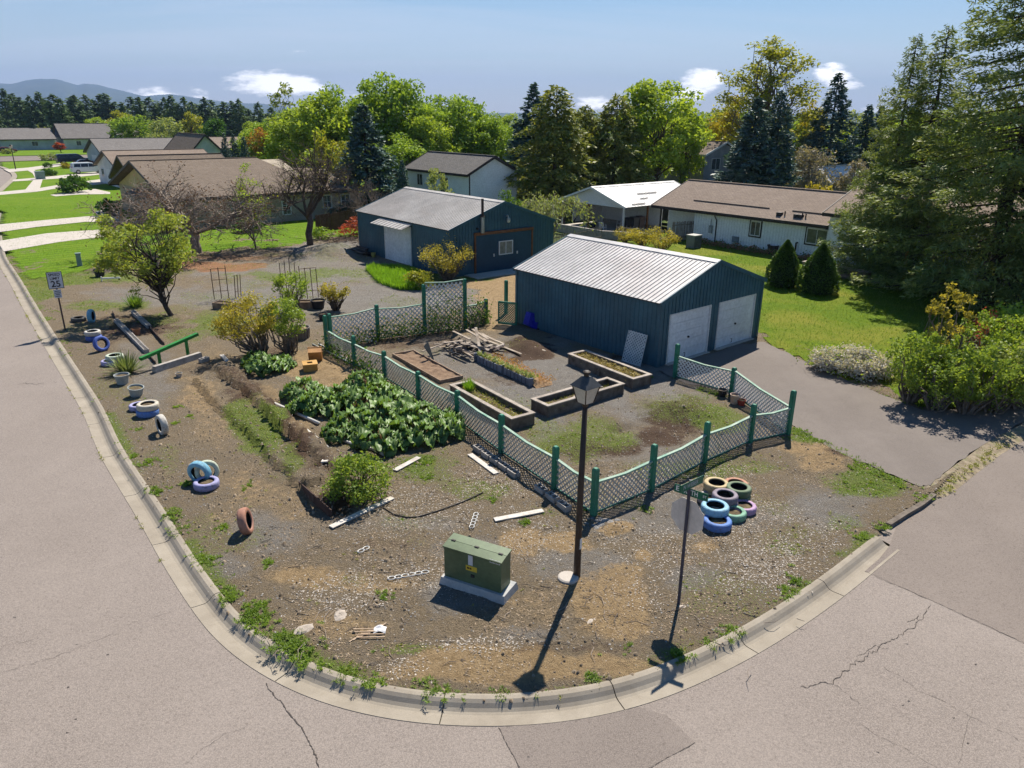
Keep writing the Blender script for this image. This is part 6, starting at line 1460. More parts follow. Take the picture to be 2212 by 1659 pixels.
# old asphalt kerb lip right of the concrete kerb
lip = [(1919, 1131), (1955, 1108), (1990, 1088), (2018, 1066)]
P = [G(*p) for p in lip]; b = MB()
for i in range(3): b.beam((P[i][0], P[i][1], -.06), (P[i + 1][0], P[i + 1][1], -.06), .14, .13)
tag(b.build('asphalt_lip', mat('old_asphalt_lip', (.13, .105, .085), (.2, .17, .14), scale=5, rough=.95)), kind='structure')
# items around carport and ranch
def plastic_chair(p, rz, label):
    root = thing('garden_chair', label, 'chair', (p[0], p[1], .04), rz, 'white plastic garden chairs'); 
    b = MB(); b.hexa([(-.24, -.24, .40), (.24, -.24, .40), (.21, .22, .37), (-.21, .22, .37), (-.24, -.24, .43), (.24, -.24, .43), (.21, .22, .40), (-.21, .22, .40)]); b.build('seat', WHITE, root)
    for k in range(5): x = -.2 + k * .1; b = MB(); b.hexa([(x - .03, .2, .4), (x + .03, .2, .4), (x + .03, .23, .4), (x - .03, .23, .4), (x - .03, .34, .88), (x + .03, .34, .88), (x + .03, .37, .88), (x - .03, .37, .88)]); b.build('back_slat', WHITE, root)
    for sx in (-1, 1):
        b = MB(); b.beam((sx * .27, -.25, 0), (sx * .25, -.2, .62), .05, .05); b.build('leg', WHITE, root); b = MB(); b.beam((sx * .25, .32, 0), (sx * .22, .2, .42), .05, .05); b.build('leg', WHITE, root); b = MB(); b.beam((sx * .25, -.22, .62), (sx * .24, .3, .66), .06, .03); b.build('armrest', WHITE, root)
    b = MB(); b.beam((-.24, .35, .88), (.24, .35, .88), .05, .06); b.build('top_rail', WHITE, root)
plastic_chair(G(*o3(318, 445)), RAD(150), 'white plastic chair out on the carport slab edge'); plastic_chair(G(*o3(455, 415)), RAD(-60), 'white plastic chair inside the carport by the wall')
def bin_(p, rz, m, label, sc=1.0):
    root = thing('wheelie_bin', label, 'bin', (p[0], p[1], .03), rz, 'bins along the carport wall'); b = MB(); b.hexa([(-.24, -.27, .05), (.24, -.27, .05), (.24, .27, .05), (-.24, .27, .05), (-.3, -.34, 1.0), (.3, -.34, 1.0), (.3, .34, 1.0), (-.3, .34, 1.0)]); b.build('body', m, root)
    b = MB(); b.hexa([(-.32, -.37, 1.0), (.32, -.37, 1.0), (.32, .37, 1.0), (-.32, .37, 1.0), (-.3, -.33, 1.07), (.3, -.33, 1.07), (.3, .33, 1.1), (-.3, .33, 1.1)]); b.build('lid', m, root)
    for sx in (-1, 1): b = MB(); b.tube([(sx * .22, .3, .1), (sx * .3, .3, .1)], .1, 10); b.build('wheel', BLACKP, root)
    root.scale = (sc,) * 3
bin_(G(*o3(510, 430)), .4, BLACKP, 'black bin leftmost by the carport post'); bin_(G(*o3(557, 422)), .5, mat('bin_grey', (.13, .13, .135), rough=.6), 'grey bin in the middle of the carport row'); bin_(G(*o3(602, 415)), .5, mat('bin_brown', (.17, .13, .12), rough=.6), 'brown bin rightmost of the carport row')
q = G(*o3(235, 415)); fp = thing('fire_pit', 'dark round fire pit on the carport slab', 'fire pit', (q[0], q[1], .03)); MB().lathe([(.0, .0), (.35, 0), (.45, .35), (.42, .36), (.3, .1), (0, .1)], 16).build('bowl', BLACKP, fp)
q = G(*o3(1005, 560)); ac = thing('air_conditioner', 'grey box air conditioner unit beside the ranch house', 'air conditioner', (q[0], q[1], 0), YAW)
b = MB(); b.box(-.45, .45, -.4, .4, 0, .95); b.build('cabinet', mat('ac_grey', (.17, .20, .22), (.21, .24, .26), rough=.5), ac); b = MB(); b.box(-.47, .47, -.42, .42, .95, 1.02); b.build('lid', mat('ac_lid', (.40, .39, .36), rough=.6), ac)
for k in range(9): b = MB(); b.box(-.452, .452, -.412, -.4, .12 + k * .09, .15 + k * .09); b.build('grille_bar', TRIMD, ac)
q = G(*o3(1600, 610)); gp_ = pot(1, 1700, 'dark round planter behind the left cone shrub', .4, .7, mat('brown_planter', (.05, .035, .03), rough=.7), 'planter', 'planter'); gp_.location = (q[0], q[1], 0)
# picket fences behind the garage
PICK = mat('grey_picket', (.24, .20, .165), (.36, .31, .27), scale=4, rough=.9)
def picket(p, q, label, h=1.15, sp=.16, gap=None, m=None, wd=.08):
    A, B = G(*p)[:2], G(*q)[:2]; L = np.linalg.norm(B - A); d = (B - A) / L; root = thing('picket_fence', label, 'fence', (A[0], A[1], 0), math.atan2(d[1], d[0]))
    n = int(L / sp); b0 = MB(); b0.box(-wd / 2, wd / 2, -.012, .012, 0, h); me = b0.mesh('picket', m or PICK)
    for i in range(n + 1): ob('picket', me, root, (i * sp, 0, random.uniform(-.05, .03)), (0, random.uniform(-.03, .03), 0))
    for z in (.3, h * .8): b = MB(); b.box(0, L, .013, .05, z, z + .08); b.build('rail', m or PICK, root)
    return root
picket((1187, 545), (1300, 520), 'grey picket fence right of the workshop corner', 1.2, .22)
picket((1450, 522), (1518, 516), 'leaning grey picket gate fence beside the ranch house', 1.6, .14)
picket((1330, 515), (1445, 525), 'thin stake fence overgrown by shrubs behind the garage', 1.1, .3, wd=.04)
b_ = [G(1195, 497), G(1300, 515), G(1395, 520)]
rwl = thing('retaining_wall', 'low pale retaining wall between workshop and carport', 'wall', (0, 0, 0)); 
for i in range(2): b = MB(); b.beam((b_[i][0], b_[i][1], .3), (b_[i + 1][0], b_[i + 1][1], .3), .25, .7); b.build('wall_run', CONCB, rwl)
picket((684, 503), (785, 486), 'dark brown board fence between the tan house and workshop', 1.5, .15, m=mat('brown_fence', (.09, .045, .032), (.13, .07, .05), scale=3, rough=.9), wd=.142)
# pedestal, scrap by the workshop
q = T(173, 575); pd_ = thing('utility_pedestal', 'pale green utility pedestal on the lawn edge', 'pedestal', tuple(q), .5); PG = mat('pedestal_green', (.22, .30, .27), (.27, .35, .32), rough=.5)
b = MB(); b.hexa([(-.16, -.16, -.05), (.16, -.16, -.05), (.16, .16, -.05), (-.16, .16, -.05), (-.14, -.14, .8), (.14, -.14, .8), (.14, .14, .8), (-.14, .14, .8)]); b.build('body', PG, pd_); b = MB(); b.box(-.17, .17, -.17, .17, .8, .88); b.build('cap', PG, pd_)
q = G(88, 387); pd2 = thing('utility_pedestal', 'green utility box on the far lawn beside the walk', 'pedestal', (q[0], q[1], 0), .7)
b = MB(); b.box(-.6, .6, -.5, .5, 0, 1.1); b.build('body', PG, pd2); b = MB(); b.box(-.63, .63, -.53, .53, 1.1, 1.18); b.build('lid', PG, pd2)
sc0 = w.F - w.ex * 1.0 + w.ey * 10.6
scr = thing('lumber_stack', 'dark stacked lumber and pipes by the workshop end', 'lumber', (sc0[0], sc0[1], 0), RAD(38 + 90))
for k in range(14): b = MB(); b.rbox((random.uniform(-.3, .3), random.uniform(-.5, .5), .06 + k * .035), random.uniform(1.6, 2.6), .12, .05, Matrix.Rotation(random.uniform(-.15, .15), 3, 'Z')); b.build('board', random.choice([DKB, TIMBER, TRIMD]), scr)
q = T(240, 607); wl = thing('scrap_metal', 'small white frame lying at the lawn edge by the black pot', 'scrap', tuple(q), .3)
for p0_, p1_ in (((-.5, 0, .2), (.5, 0, .2)), ((-.5, 0, 0), (-.5, 0, .3)), ((-.5, .3, .1), (.5, .3, .1))): b = MB(); b.beam(p0_, p1_, .06, .05); b.build('bar', WHITE, wl)
# deck and benches by the ranch wing
q = G(*(1659 + 700 / 4, 415 + 730 / 4)); dk = thing('wooden_deck', 'low grey timber deck with planter benches under the big fir', 'deck', (q[0], q[1], 0), YAW + math.pi / 2)
for k in range(16): b = MB(); b.box(-2.6, 2.6, -1.2 + k * .16, -1.2 + k * .16 + .15, .12, .18); b.build('deck_board', TIMBER, dk)
for (x, y, l_, h_) in ((-1.5, .2, 1.3, .55), (.2, -.6, 1.0, .45), (1.7, .3, 1.2, .6)):
    b = MB(); b.box(x, x + l_, y, y + .5, .18, h_); b.build('bench_box', BRB, dk); b = MB(); b.box(x - .05, x + l_ + .05, y - .05, y + .55, h_, h_ + .06); b.build('bench_top', RIM, dk)
b = MB(); b.box(-2.7, 2.7, -1.35, -1.25, 0, .17); b.build('deck_skirt', TIMBER, dk)
q = G(1948, 612); op = thing('orange_post', 'orange timber post standing beside the deck under the fir', 'post', (q[0], q[1], 0)); b = MB(); b.beam((0, 0, 0), (0, 0, 2.2), .16, .16); b.build('post_shaft', mat('orange_wood', (.45, .17, .03), (.5, .22, .05), rough=.7), op)
for k in range(3): b = MB(); b.box(-.3 + k * .14, -.2 + k * .14, .12, .15, 0, 1.1 + .1 * k); b.build('slat', TIMBER, op)
# ================================================================ VEGETATION
BARK = mat('brown_bark', (.075, .055, .042), (.14, .108, .085), scale=5, rough=.95, bump=.8, bscale=22, bdist=.03)
BARKG = mat('grey_bark', (.13, .105, .085), (.24, .20, .165), scale=5, rough=.95, bump=.7, bscale=25, bdist=.02)
BARKD = mat('dark_bark', (.045, .033, .027), (.085, .065, .052), scale=5, rough=.95, bump=.8, bscale=20, bdist=.03)
TWIGB = mat('brown_twig', (.26, .205, .165), (.42, .35, .29), scale=3, rough=.95, island=.4)
TWIG = mat('grey_twig', (.22, .175, .14), (.34, .28, .235), scale=3, rough=.95, island=.4)
L_MAPLE = leaf_mat('maple_leaf', (.095, .150, .022), (.165, .225, .036), .42, (.06, .105, .014))
L_LIME = leaf_mat('lime_leaf', (.145, .20, .026), (.23, .285, .045), .45, (.09, .145, .018))
L_YELL = leaf_mat('yellow_leaf', (.205, .225, .03), (.32, .31, .05), .45, (.13, .165, .022))
L_GOLD = leaf_mat('gold_leaf', (.27, .225, .025), (.38, .31, .04), .45, (.19, .185, .02))
L_RUST = leaf_mat('rust_leaf', (.26, .11, .04), (.36, .20, .05), .4, (.2, .14, .04))
L_RED = leaf_mat('red_leaf', (.26, .05, .04), (.36, .10, .06), .35, (.16, .04, .03))
L_DARK = leaf_mat('dark_green_leaf', (.035, .085, .015), (.07, .14, .025), .3, (.02, .055, .01))
L_MID = leaf_mat('mid_green_leaf', (.06, .12, .02), (.12, .19, .035), .38, (.04, .085, .015))
L_PEAR = leaf_mat('young_tree_leaf', (.13, .165, .03), (.24, .26, .06), .4, (.075, .115, .02))
L_PALE = leaf_mat('pale_leaf', (.17, .21, .08), (.26, .29, .12), .4, (.11, .15, .05))
L_BUSH = leaf_mat('bush_leaf', (.13, .20, .03), (.24, .30, .055), .42, (.07, .12, .02))
L_SPRUCE = leaf_mat('blue_spruce_needle', (.028, .052, .045), (.058, .092, .082), .12, (.018, .034, .032), .9, .03)
L_FIR = leaf_mat('fir_needle', (.034, .046, .014), (.078, .088, .026), .3, (.016, .032, .012), .55, .03)
L_CEDAR = leaf_mat('cedar_spray', (.055, .070, .018), (.125, .125, .03), .32, (.03, .048, .013), .5, .03)
L_PINE = leaf_mat('pine_needle', (.03, .05, .022), (.06, .082, .035), .12, (.02, .035, .018), .25, .02)
L_CONE = leaf_mat('dwarf_spruce_needle', (.035, .075, .014), (.085, .135, .025), .25, (.022, .05, .01), 2.0, .03)
L_SPRING = leaf_mat('spring_leaf', (.24, .205, .035), (.36, .30, .06), .45, (.15, .15, .025))
L_DRY = leaf_mat('dead_leaf', (.10, .055, .038), (.17, .10, .07), .2, (.07, .04, .03))
L_WHITE = leaf_mat('white_blossom', (.52, .49, .46), (.68, .64, .60), .25, (.42, .40, .36), 3.0)
L_PINK = leaf_mat('pink_blossom', (.40, .18, .13), (.50, .28, .20), .25, (.28, .16, .10), 3.0)
L_GREYBL = leaf_mat('grey_blossom', (.24, .20, .17), (.34, .30, .26), .25, (.12, .13, .06), 2.0)
L_RHUB = leaf_mat('rhubarb_leaf', (.050, .095, .022), (.095, .155, .040), .28, (.032, .065, .016), 2.5, .03)
L_STRAW = leaf_mat('straw', (.30, .24, .10), (.42, .35, .17), .3, (.22, .18, .07), 3.0)
L_GRASS = leaf_mat('weed_blade', (.095, .16, .018), (.17, .235, .035), .45, (.07, .12, .015), 1.5)
L_GRASSY = leaf_mat('yellow_weed_blade', (.17, .19, .04), (.28, .27, .07), .4, (.11, .13, .03), 1.5)
L_TALL = leaf_mat('tall_grass_blade', (.12, .24, .02), (.19, .33, .035), .45, (.09, .18, .015), 1.0)

def unit(v): return v / (np.linalg.norm(v, axis=-1, keepdims=True) + 1e-9)
def leaf_quads(r, P, size, aspect=.55, up=.35, dirn=None, dj=.8, flat=1.0):
    """Diamond leaves at P. dirn: preferred long-axis directions."""
    n = len(P)
    t = r.normal(size=(n, 3))
    if dirn is not None: t = dirn + t * dj * .6
    t[:, 2] *= flat; t = unit(t)
    nn = r.normal(size=(n, 3)); nn[:, 2] += up * 2; b = unit(np.cross(nn, t))
    s = (size * r.uniform(.65, 1.3, n))[:, None]
    V = np.stack([P - t * s * .5, P + b * s * aspect * .5, P + t * s * .5, P - b * s * aspect * .5], 1)
    return V.reshape(-1, 3)
def quad_mesh(name, V, m):
    n = len(V) // 4; return fast_mesh(name, V, np.arange(n * 4).reshape(n, 4), m)
def limb(mb, r, p0, p1, r0, r1, seg=4, wig=.12, n=5, sag=0.0):
    p0 = np.array(p0, float); p1 = np.array(p1, float); L = np.linalg.norm(p1 - p0); pts = []
    for i in range(seg + 1):
        t = i / seg; q = p0 + (p1 - p0) * t + r.normal(0, wig * L * .12, 3) * (0 if i in (0, seg) else 1); q[2] += sag * L * math.sin(math.pi * t); pts.append(q)
    mb.tube(pts, [r0 + (r1 - r0) * i / seg for i in range(seg + 1)], n, False); return pts
def broadleaf(seed, h, cr, base, leafm, n_leaf=5000, leaf=.26, clumps=46, tr=.16, barkm=None, form='round', cl=.30, open_=.0, leaf_aspect=.6):
    """Returns (trunk mesh, crown mesh)."""
    r = np.random.default_rng(seed); mb = MB(); ch = h - base; cz = base + ch * .52
    cc = []
    while len(cc) < clumps:
        d = unit(r.normal(size=3)); k = r.uniform(.25, 1) ** .5 * (1 - .12 * r.random())
        x, y, z = d * k
        if form == 'tall': z = z; fx = cr * (1 - .35 * max(0, z)) ; p = np.array([x * fx, y * fx, cz + z * ch * .52])
        elif form == 'vase': zz = (z + 1) / 2; fx = cr * (.35 + .75 * zz); p = np.array([x * fx, y * fx, base + zz * ch])
        elif form == 'cone': zz = (z + 1) / 2; fx = cr * (1.05 - zz * .8); p = np.array([x * fx, y * fx, base + zz * ch])
        else: p = np.array([x * cr, y * cr, cz + z * ch * .5])
        if p[2] < base * .8: continue
        cc.append(p)
    cc = np.array(cc)
    top = np.array([r.normal(0, .05 * cr), r.normal(0, .05 * cr), base + ch * .75])
    tp = limb(mb, r, (0, 0, -.15), top, tr, tr * .18, 7, .3, 8)
    for p in cc:
        k = min(len(tp) - 2, max(1, int((p[2] * .55) / top[2] * 7))); limb(mb, r, tp[k], p, tr * .34, tr * .06, 4, .5, 4, .06)
    w = r.uniform(.5, 1.5, clumps); w /= w.sum(); idx = r.choice(clumps, n_leaf, p=w)
    rad = cr * cl * r.uniform(.75, 1.3, clumps)
    off = r.normal(size=(n_leaf, 3)); off = unit(off) * (r.uniform(0, 1, n_leaf) ** .45)[:, None]
    P = cc[idx] + off * rad[idx][:, None] * np.array([1, 1, .8])
    if open_ > 0:
        k = r.random(n_leaf) > open_; P = P[k]
    V = leaf_quads(r, P, leaf, leaf_aspect, .4)
    return mb.mesh('trunk', barkm or BARK, True), quad_mesh('crown', V, leafm)
def conifer(seed, h, rad, leafm, base=.6, whorls=30, per=9, spray=.42, droop=.25, tr=.2, pw=.85, dens=5.0, wid=.33, barkm=None, rough_=.18, tipup=0.0, side=.8, limbs=False, gap=0.0, thick=.10):
    r = np.random.default_rng(seed); mb = MB(); limb(mb, r, (0, 0, -.2), (0, 0, h * .98), tr, .02, 8, .03, 7)
    PP = []; DD = []; step = (h - base) / whorls
    lob = [(r.uniform(0, 6.28), r.uniform(.10, .22), r.integers(2, 5)) for _ in range(3)]
    for w_ in range(whorls):
        for k in range(per):
            if gap and r.random() < gap: continue
            t = min(max((w_ + r.uniform(-.5, .5)) / whorls, 0), .995); z = base + t * (h - base)
            az_ = r.uniform(0, 2 * math.pi); Lw = rad * (1 - t) ** pw + .12
            L = Lw * r.uniform(1 - rough_ * 2, 1 + rough_) * (1 + sum(a_ * math.sin(az_ * n_ + p_ + t * 7) for p_, a_, n_ in lob) * .5)
            d = np.array([math.cos(az_), math.sin(az_), 0]); pr = np.array([-d[1], d[0], 0])
            n = max(4, int(L * dens * (1 + .35 * L))); s = np.sqrt(r.uniform(.05, 1, n))
            sag = -droop * L * s ** 1.2 + tipup * L * s ** 3
            c_ = d[None] * (s * L)[:, None]; c_[:, 2] += z + sag
            wd = side * .5 * L * (1.08 - s) * 1.1 + .07
            sd2 = r.uniform(-1, 1, n); P = c_ + pr[None] * (sd2 * wd)[:, None]; P[:, 2] += r.normal(0, thick, n) - np.abs(sd2) * wd * droop * .6
            dr = d[None] * .9 + pr[None] * (np.sign(sd2) * .65)[:, None]; dr[:, 2] = -droop * 1.1 + tipup * 1.5 * s
            PP.append(P); DD.append(dr)
            if limbs and k % 2 == 0: e = d * L * .85; mb.tube([(0, 0, z), (e[0] * .5, e[1] * .5, z - droop * L * .4), (e[0], e[1], z - droop * L * .8)], [.03 + .008 * L, .018 + .004 * L, .008], 4, False)
    P = np.vstack(PP); Dn = np.vstack(DD); V = leaf_quads(r, P, spray, wid, .9, unit(Dn), .75)
    return mb.mesh('trunk', barkm or BARKD, True), quad_mesh('crown', V, leafm)
def plant_thing(name, label, cat, pair, loc, scale=1.0, rz=0.0, group=None, names=('trunk', 'crown')):
    root = thing(name, label, cat, loc, rz, group)
    for nm, me in zip(names, pair):
        if me is not None: ob(nm, me, root)
    root.scale = scale if hasattr(scale, '__len__') else (scale,) * 3
    return root
def bare_tree(seed, h, spread, trunk_h, tr, m, levels=5, kids=(3, 5), dead=None, n_dead=0, upright=.5, fine=.006, twist=.35):
    r = np.random.default_rng(seed); mb = MB(); tips = []
    def grow(p, d, L, rad, lev):
        seg = 3 if lev > 1 else 4; pts = [p]; q = p.copy(); dd = d.copy()
        for i in range(seg):
            dd = unit(dd + r.normal(0, twist * .5, 3) + np.array([0, 0, upright * .08])); q = q + dd * L / seg; pts.append(q.copy())
        mb.tube(pts, [rad + (rad * .5 - rad) * i / seg for i in range(seg + 1)], 6 if lev < 2 else (4 if lev < 4 else 3), False)
        if lev >= levels: tips.append(q); return
        n = r.integers(kids[0], kids[1] + 1)
        for k in range(n):
            s = r.uniform(.35, 1.0); j = min(seg - 1, int(s * seg)); b0 = pts[j] + (pts[j + 1] - pts[j]) * (s * seg - j)
            nd_ = unit(dd * .75 + r.normal(0, .62 * spread, 3) + np.array([0, 0, upright * .35])); grow(b0, nd_, L * r.uniform(.5, .78), max(rad * r.uniform(.42, .62), fine), lev + 1)
    L0 = (h - trunk_h) * .5
    limb(mb, r, (0, 0, -.15), (r.normal(0, .08), r.normal(0, .08), trunk_h), tr, tr * .8, 5, .15, 9)
    for k in range(5):
        a_ = 2 * math.pi * k / 5 + r.normal(0, .35); d = unit(np.array([math.cos(a_) * spread, math.sin(a_) * spread, .75 + r.random() * .5])); grow(np.array([0, 0, trunk_h - r.uniform(0, .35) * trunk_h * .4]), d, L0 * r.uniform(.75, 1.1), tr * .5, 1)
    me = mb.mesh('branches', m, True); cr_ = None
    if dead is not None:
        tips = np.array(tips); i = r.choice(len(tips), n_dead); P = tips[i] + r.normal(0, .14, (n_dead, 3)); cr_ = quad_mesh('foliage', leaf_quads(r, P, .13, .5, 0), dead)
    return me, cr_

# ---- tree kinds
maples = [broadleaf(20 + k, 11, 4.0, 2.2, L_MAPLE, 9000, .34, 60, .2, BARK, 'round', .27) for k in range(3)]
limes = [broadleaf(30 + k, 11, 3.6, 1.8, L_LIME, 8000, .34, 52, .18, BARK, 'tall', .28) for k in range(2)]
poplar = broadleaf(40, 16, 3.4, 3, L_YELL, 9500, .24, 130, .2, BARKG, 'tall', .20, .0)
poplar_thin = broadleaf(41, 11, 1.6, 2.5, L_PALE, 1500, .26, 44, .12, BARKG, 'tall', .25)
golds = [broadleaf(42 + k, 8, 3.0, 1.2, L_GOLD, 4200, .32, 36, .15, BARK, 'round', .3) for k in range(2)]
yells = [broadleaf(44 + k, 6, 2.1, .8, L_YELL, 2600, .26, 34, .1, BARK, 'vase', .28) for k in range(2)]
spruces = [conifer(50 + k, 12, 3.0, L_SPRUCE, .3, 44, 11, .44, .16, .2, .80, 8.0, .40, tipup=.10, rough_=.14) for k in range(3)]
cedars = [conifer(60 + k, 12, 3.8, L_CEDAR, .3, 46, 10, .46, .30, .22, .50, 7.5, .36, rough_=.24) for k in range(2)]
firs = [conifer(70 + k, 13, 2.7, L_SPRUCE, .3, 46, 10, .42, .2, .2, .70, 8.0, .42) for k in range(2)]
pines = [conifer(80 + k, 20, 4.0, L_PINE, 2.0, 26, 8, 1.1, .12, .3, .55, 2.2, .55, rough_=.3, gap=.12, thick=.35) for k in range(4)]
rounds = [broadleaf(90, 9, 4.2, 1.0, L_MAPLE, 4200, .5, 60, .2, BARK, 'round', .28), broadleaf(91, 8, 3.6, .8, L_DARK, 3800, .5, 55, .2, BARK, 'round', .3), broadleaf(92, 8, 3.6, .8, L_YELL, 4000, .45, 60, .2, BARK, 'round', .25), broadleaf(93, 9, 4.2, .6, L_PALE, 3000, .5, 40, .2, BARK, 'vase', .3)]
def tree_px(name, label, pair, native_h, u, y, v_top, rz=None, width=None, native_w=None, group=None, cat='tree', zb=0.0):
    """Stand a tree on the ground at photo column u, depth y, scaled so that its top reaches row v_top."""
    p = at(u, v_top, y); x = p[0]; s = (p[2] - zb) / native_h; sx = s
    if width and native_w: sx = (width / FPX * np.linalg.norm(p - CAM)) / native_w
    return plant_thing(name, label, cat, pair, (x, y, zb), (sx, sx, s), random.uniform(0, 6) if rz is None else rz, group)
BT = 'trees standing behind the buildings'
tree_px('poplar_tree', 'thin sparse pale poplar rising left of the green maples', poplar_thin, 11, 610, 108, 172, 1.0, 62, 3.0)
tree_px('maple_tree', 'leafy lime-green tree at the left end of the maple row', limes[0], 11, 690, 96, 186, 1, 150, 7.2, BT)
tree_px('maple_tree', 'green maple second from the left in the tall row', maples[0], 11, 750, 99, 180, 2, 160, 8, BT)
tree_px('maple_tree', 'tallest green maple above the blue spruce', maples[1], 11, 828, 102, 162, .6, 185, 8, BT)
tree_px('maple_tree', 'green maple right of the tallest one', maples[2], 11, 888, 100, 178, 3, 155, 8, BT)
tree_px('maple_tree', 'round green maple above the tall pale house', maples[0], 11, 975, 104, 207, 4.2, 160, 8, BT)
tree_px('maple_tree', 'green maple rightmost of the row above the pale house roof', maples[1], 11, 1010, 106, 212, 2.2, 135, 8, BT)
tree_px('maple_tree', 'small green maple between the pale house and dark spruce', maples[2], 11, 1072, 108, 246, 1.2, 90, 8, BT)
tree_px('maple_tree', 'dark gap-filling green tree low behind the spruce', limes[1], 11, 925, 96, 250, 1.9, 110, 7.2, BT)
tree_px('spruce_tree', 'blue-green spruce standing left of the pale house roof', spruces[0], 12, 782, 78, 222, 2, 165, 6.0, BT)
tree_px('spruce_tree', 'short dark spruce beside the pale house corner', spruces[1], 12, 868, 72, 345, 1, 62, 6.0, BT)
tree_px('lime_tree', 'yellow-green young tree behind the big bare tree', yells[0], 6, 713, 84, 275, 1, 92, 4.4, BT)
tree_px('lime_tree', 'yellow-green tree left of the bare tree top', yells[1], 6, 655, 112, 250, 1, 80, 4.4, BT)
tree_px('gold_shrub', 'golden leafy tree behind the tan house roof', golds[0], 8, 600, 118, 262, 1, 76, 6.2, BT)
tree_px('rust_tree', 'rusty orange shrub tree left of the golden one', (golds[1][0], golds[1][1].copy()), 8, 558, 110, 278, 1, 62, 6.2, BT)
bpy.data.objects[-1] if False else None
rt = [o for o in C.objects if o.name.startswith('rust_tree')][0]
for o in rt.children:
    if o.name.startswith('crown'): o.data.materials[0] = L_RUST
for k, (u, y, vt, wd_, kind, l_) in enumerate([(640, 100, 232, 150, limes[1], 'lime-green tree filling the gap left of the maple row'), (592, 112, 262, 110, maples[1], 'green tree behind the tan house roof end'), (545, 126, 272, 90, limes[0], 'yellow-green tree between hedge and tan house'), (700, 90, 300, 130, limes[0], 'bushy lime-green tree low behind the big bare tree'), (860, 92, 290, 140, maples[2], 'dark green tree low between spruce and pale house'), (930, 98, 262, 130, limes[1], 'lime-green tree behind the pale house roof left end'), (1045, 104, 262, 110, maples[0], 'green tree filling the gap right of the maple row'), (1255, 96, 262, 150, limes[0], 'green tree glimpsed between the cedars'), (1400, 100, 240, 150, maples[1], 'green tree behind the carport right of the cedars'), (1600, 125, 252, 110, limes[1], 'lime tree low behind the grey storey house'), (1720, 116, 262, 120, maples[2], 'green tree low behind the blue spruce pair'), (1975, 104, 282, 160, maples[0], 'green tree glimpsed low behind the shaggy firs')]):
    tree_px('maple_tree', l_, kind, 11, u, y, vt, k * 1.3, wd_, 7.6, BT)
tree_px('spruce_tree', 'tall dark spruce left of the broad olive cedar', spruces[2], 12, 1153, 92, 178, 2, 145, 6.0, BT)
tree_px('cedar_tree', 'broad olive cedar in front of the tall dark spruce', cedars[0], 12, 1203, 80, 182, 1, 215, 7.6, BT)
tree_px('cedar_tree', 'brownish olive cedar right of the broad one', cedars[1], 12, 1335, 84, 202, 2, 175, 7.6, BT)
tree_px('cedar_tree', 'lower yellow-olive cedar between the two tall cedars', cedars[1], 12, 1266, 86, 226, 4, 140, 7.6, BT)
tree_px('maple_tree', 'bright green maple right of the cedars over the carport', limes[1], 11, 1432, 88, 172, 1, 200, 7.2, BT)
tree_px('maple_tree', 'bright green maple half hidden behind the carport maple', limes[0], 11, 1488, 98, 214, 3, 100, 7.2, BT)
tree_px('gold_tree', 'golden poplar crown behind the bright maple', golds[0], 8, 1570, 112, 205, 2, 90, 6.2, BT)
tree_px('poplar_tree', 'tall airy yellow poplar high above the blue spruces', poplar, 16, 1672, 104, 75, 1, 178, 6.2, BT)
tree_px('gold_tree', 'golden tree low between the dark firs', golds[1], 8, 1752, 112, 222, 1, 70, 6.2, BT)
tree_px('spruce_tree', 'dark blue spruce left of a pair by the grey house', spruces[0], 12, 1640, 82, 208, 4, 160, 6.0, BT)
tree_px('spruce_tree', 'dark blue spruce right of a pair by the grey house', spruces[1], 12, 1692, 84, 193, 5, 130, 6.0, BT)
tree_px('fir_tree', 'tall narrow dark fir under the small cloud', firs[0], 13, 1815, 100, 155, 2, 125, 5.2, BT)
tree_px('spruce_tree', 'shorter dark spruce left of a pair near the big fir', spruces[2], 12, 1880, 104, 226, 1, 100, 6.0, BT)
tree_px('spruce_tree', 'shorter dark spruce right of a pair near the big fir', spruces[0], 12, 1906, 106, 227, 2.5, 86, 6.0, BT)
tree_px('fir_tree', 'small dark fir left of the tall narrow fir', firs[1], 13, 1765, 104, 232, 2, 56, 5.2, BT)
tree_px('lime_tree', 'lime-green tree filling the gap beside the big fir', limes[1], 11, 1925, 112, 262, 2, 120, 7.2, BT)
tree_px('lime_tree', 'lime-green tree glimpsed behind the trunk of the big fir', limes[0], 11, 2150, 100, 250, 2, 150, 7.2, BT)
tree_px('lime_tree', 'lime-green tree low behind the far firs', limes[0], 11, 1850, 118, 268, 5, 90, 7.2, BT)
tree_px('flowering_tree', 'greyish flowering shrub tree behind the grey garage', broadleaf(95, 5, 2.6, .5, L_GREYBL, 3000, .24, 34, .1, BARKG, 'round', .28), 5, 1762, 88, 318, 1, 112, 5.2)
tree_px('flowering_tree', 'small greyish flowering shrub right of the other one', broadleaf(96, 4, 2.0, .4, L_GREYBL, 2000, .24, 26, .1, BARKG, 'round', .28), 4, 1845, 90, 340, 1, 78, 4.0)
tree_px('gold_shrub', 'small bright golden shrub before the grey garage door', broadleaf(97, 3, 1.3, .3, L_GOLD, 1400, .2, 26, .06, BARK, 'vase', .25), 3, 1772, 70, 383, 1, 62, 2.6, None, 'shrub')
tree_px('gold_shrub', 'low golden shrub at the ranch roof ridge', broadleaf(98, 2.5, 1.0, .2, L_GOLD, 700, .2, 16, .05, BARK, 'round', .3), 2.5, 1690, 72, 398, 1, 34, 2.0, None, 'shrub')
tree_px('green_shrub', 'leafy young tree against the pale house wall', broadleaf(99, 4.2, 1.5, .5, L_PALE, 2600, .17, 30, .07, BARK, 'tall', .28), 4.2, 936, 66, 361, 1, 72, 3.0, None, 'tree')
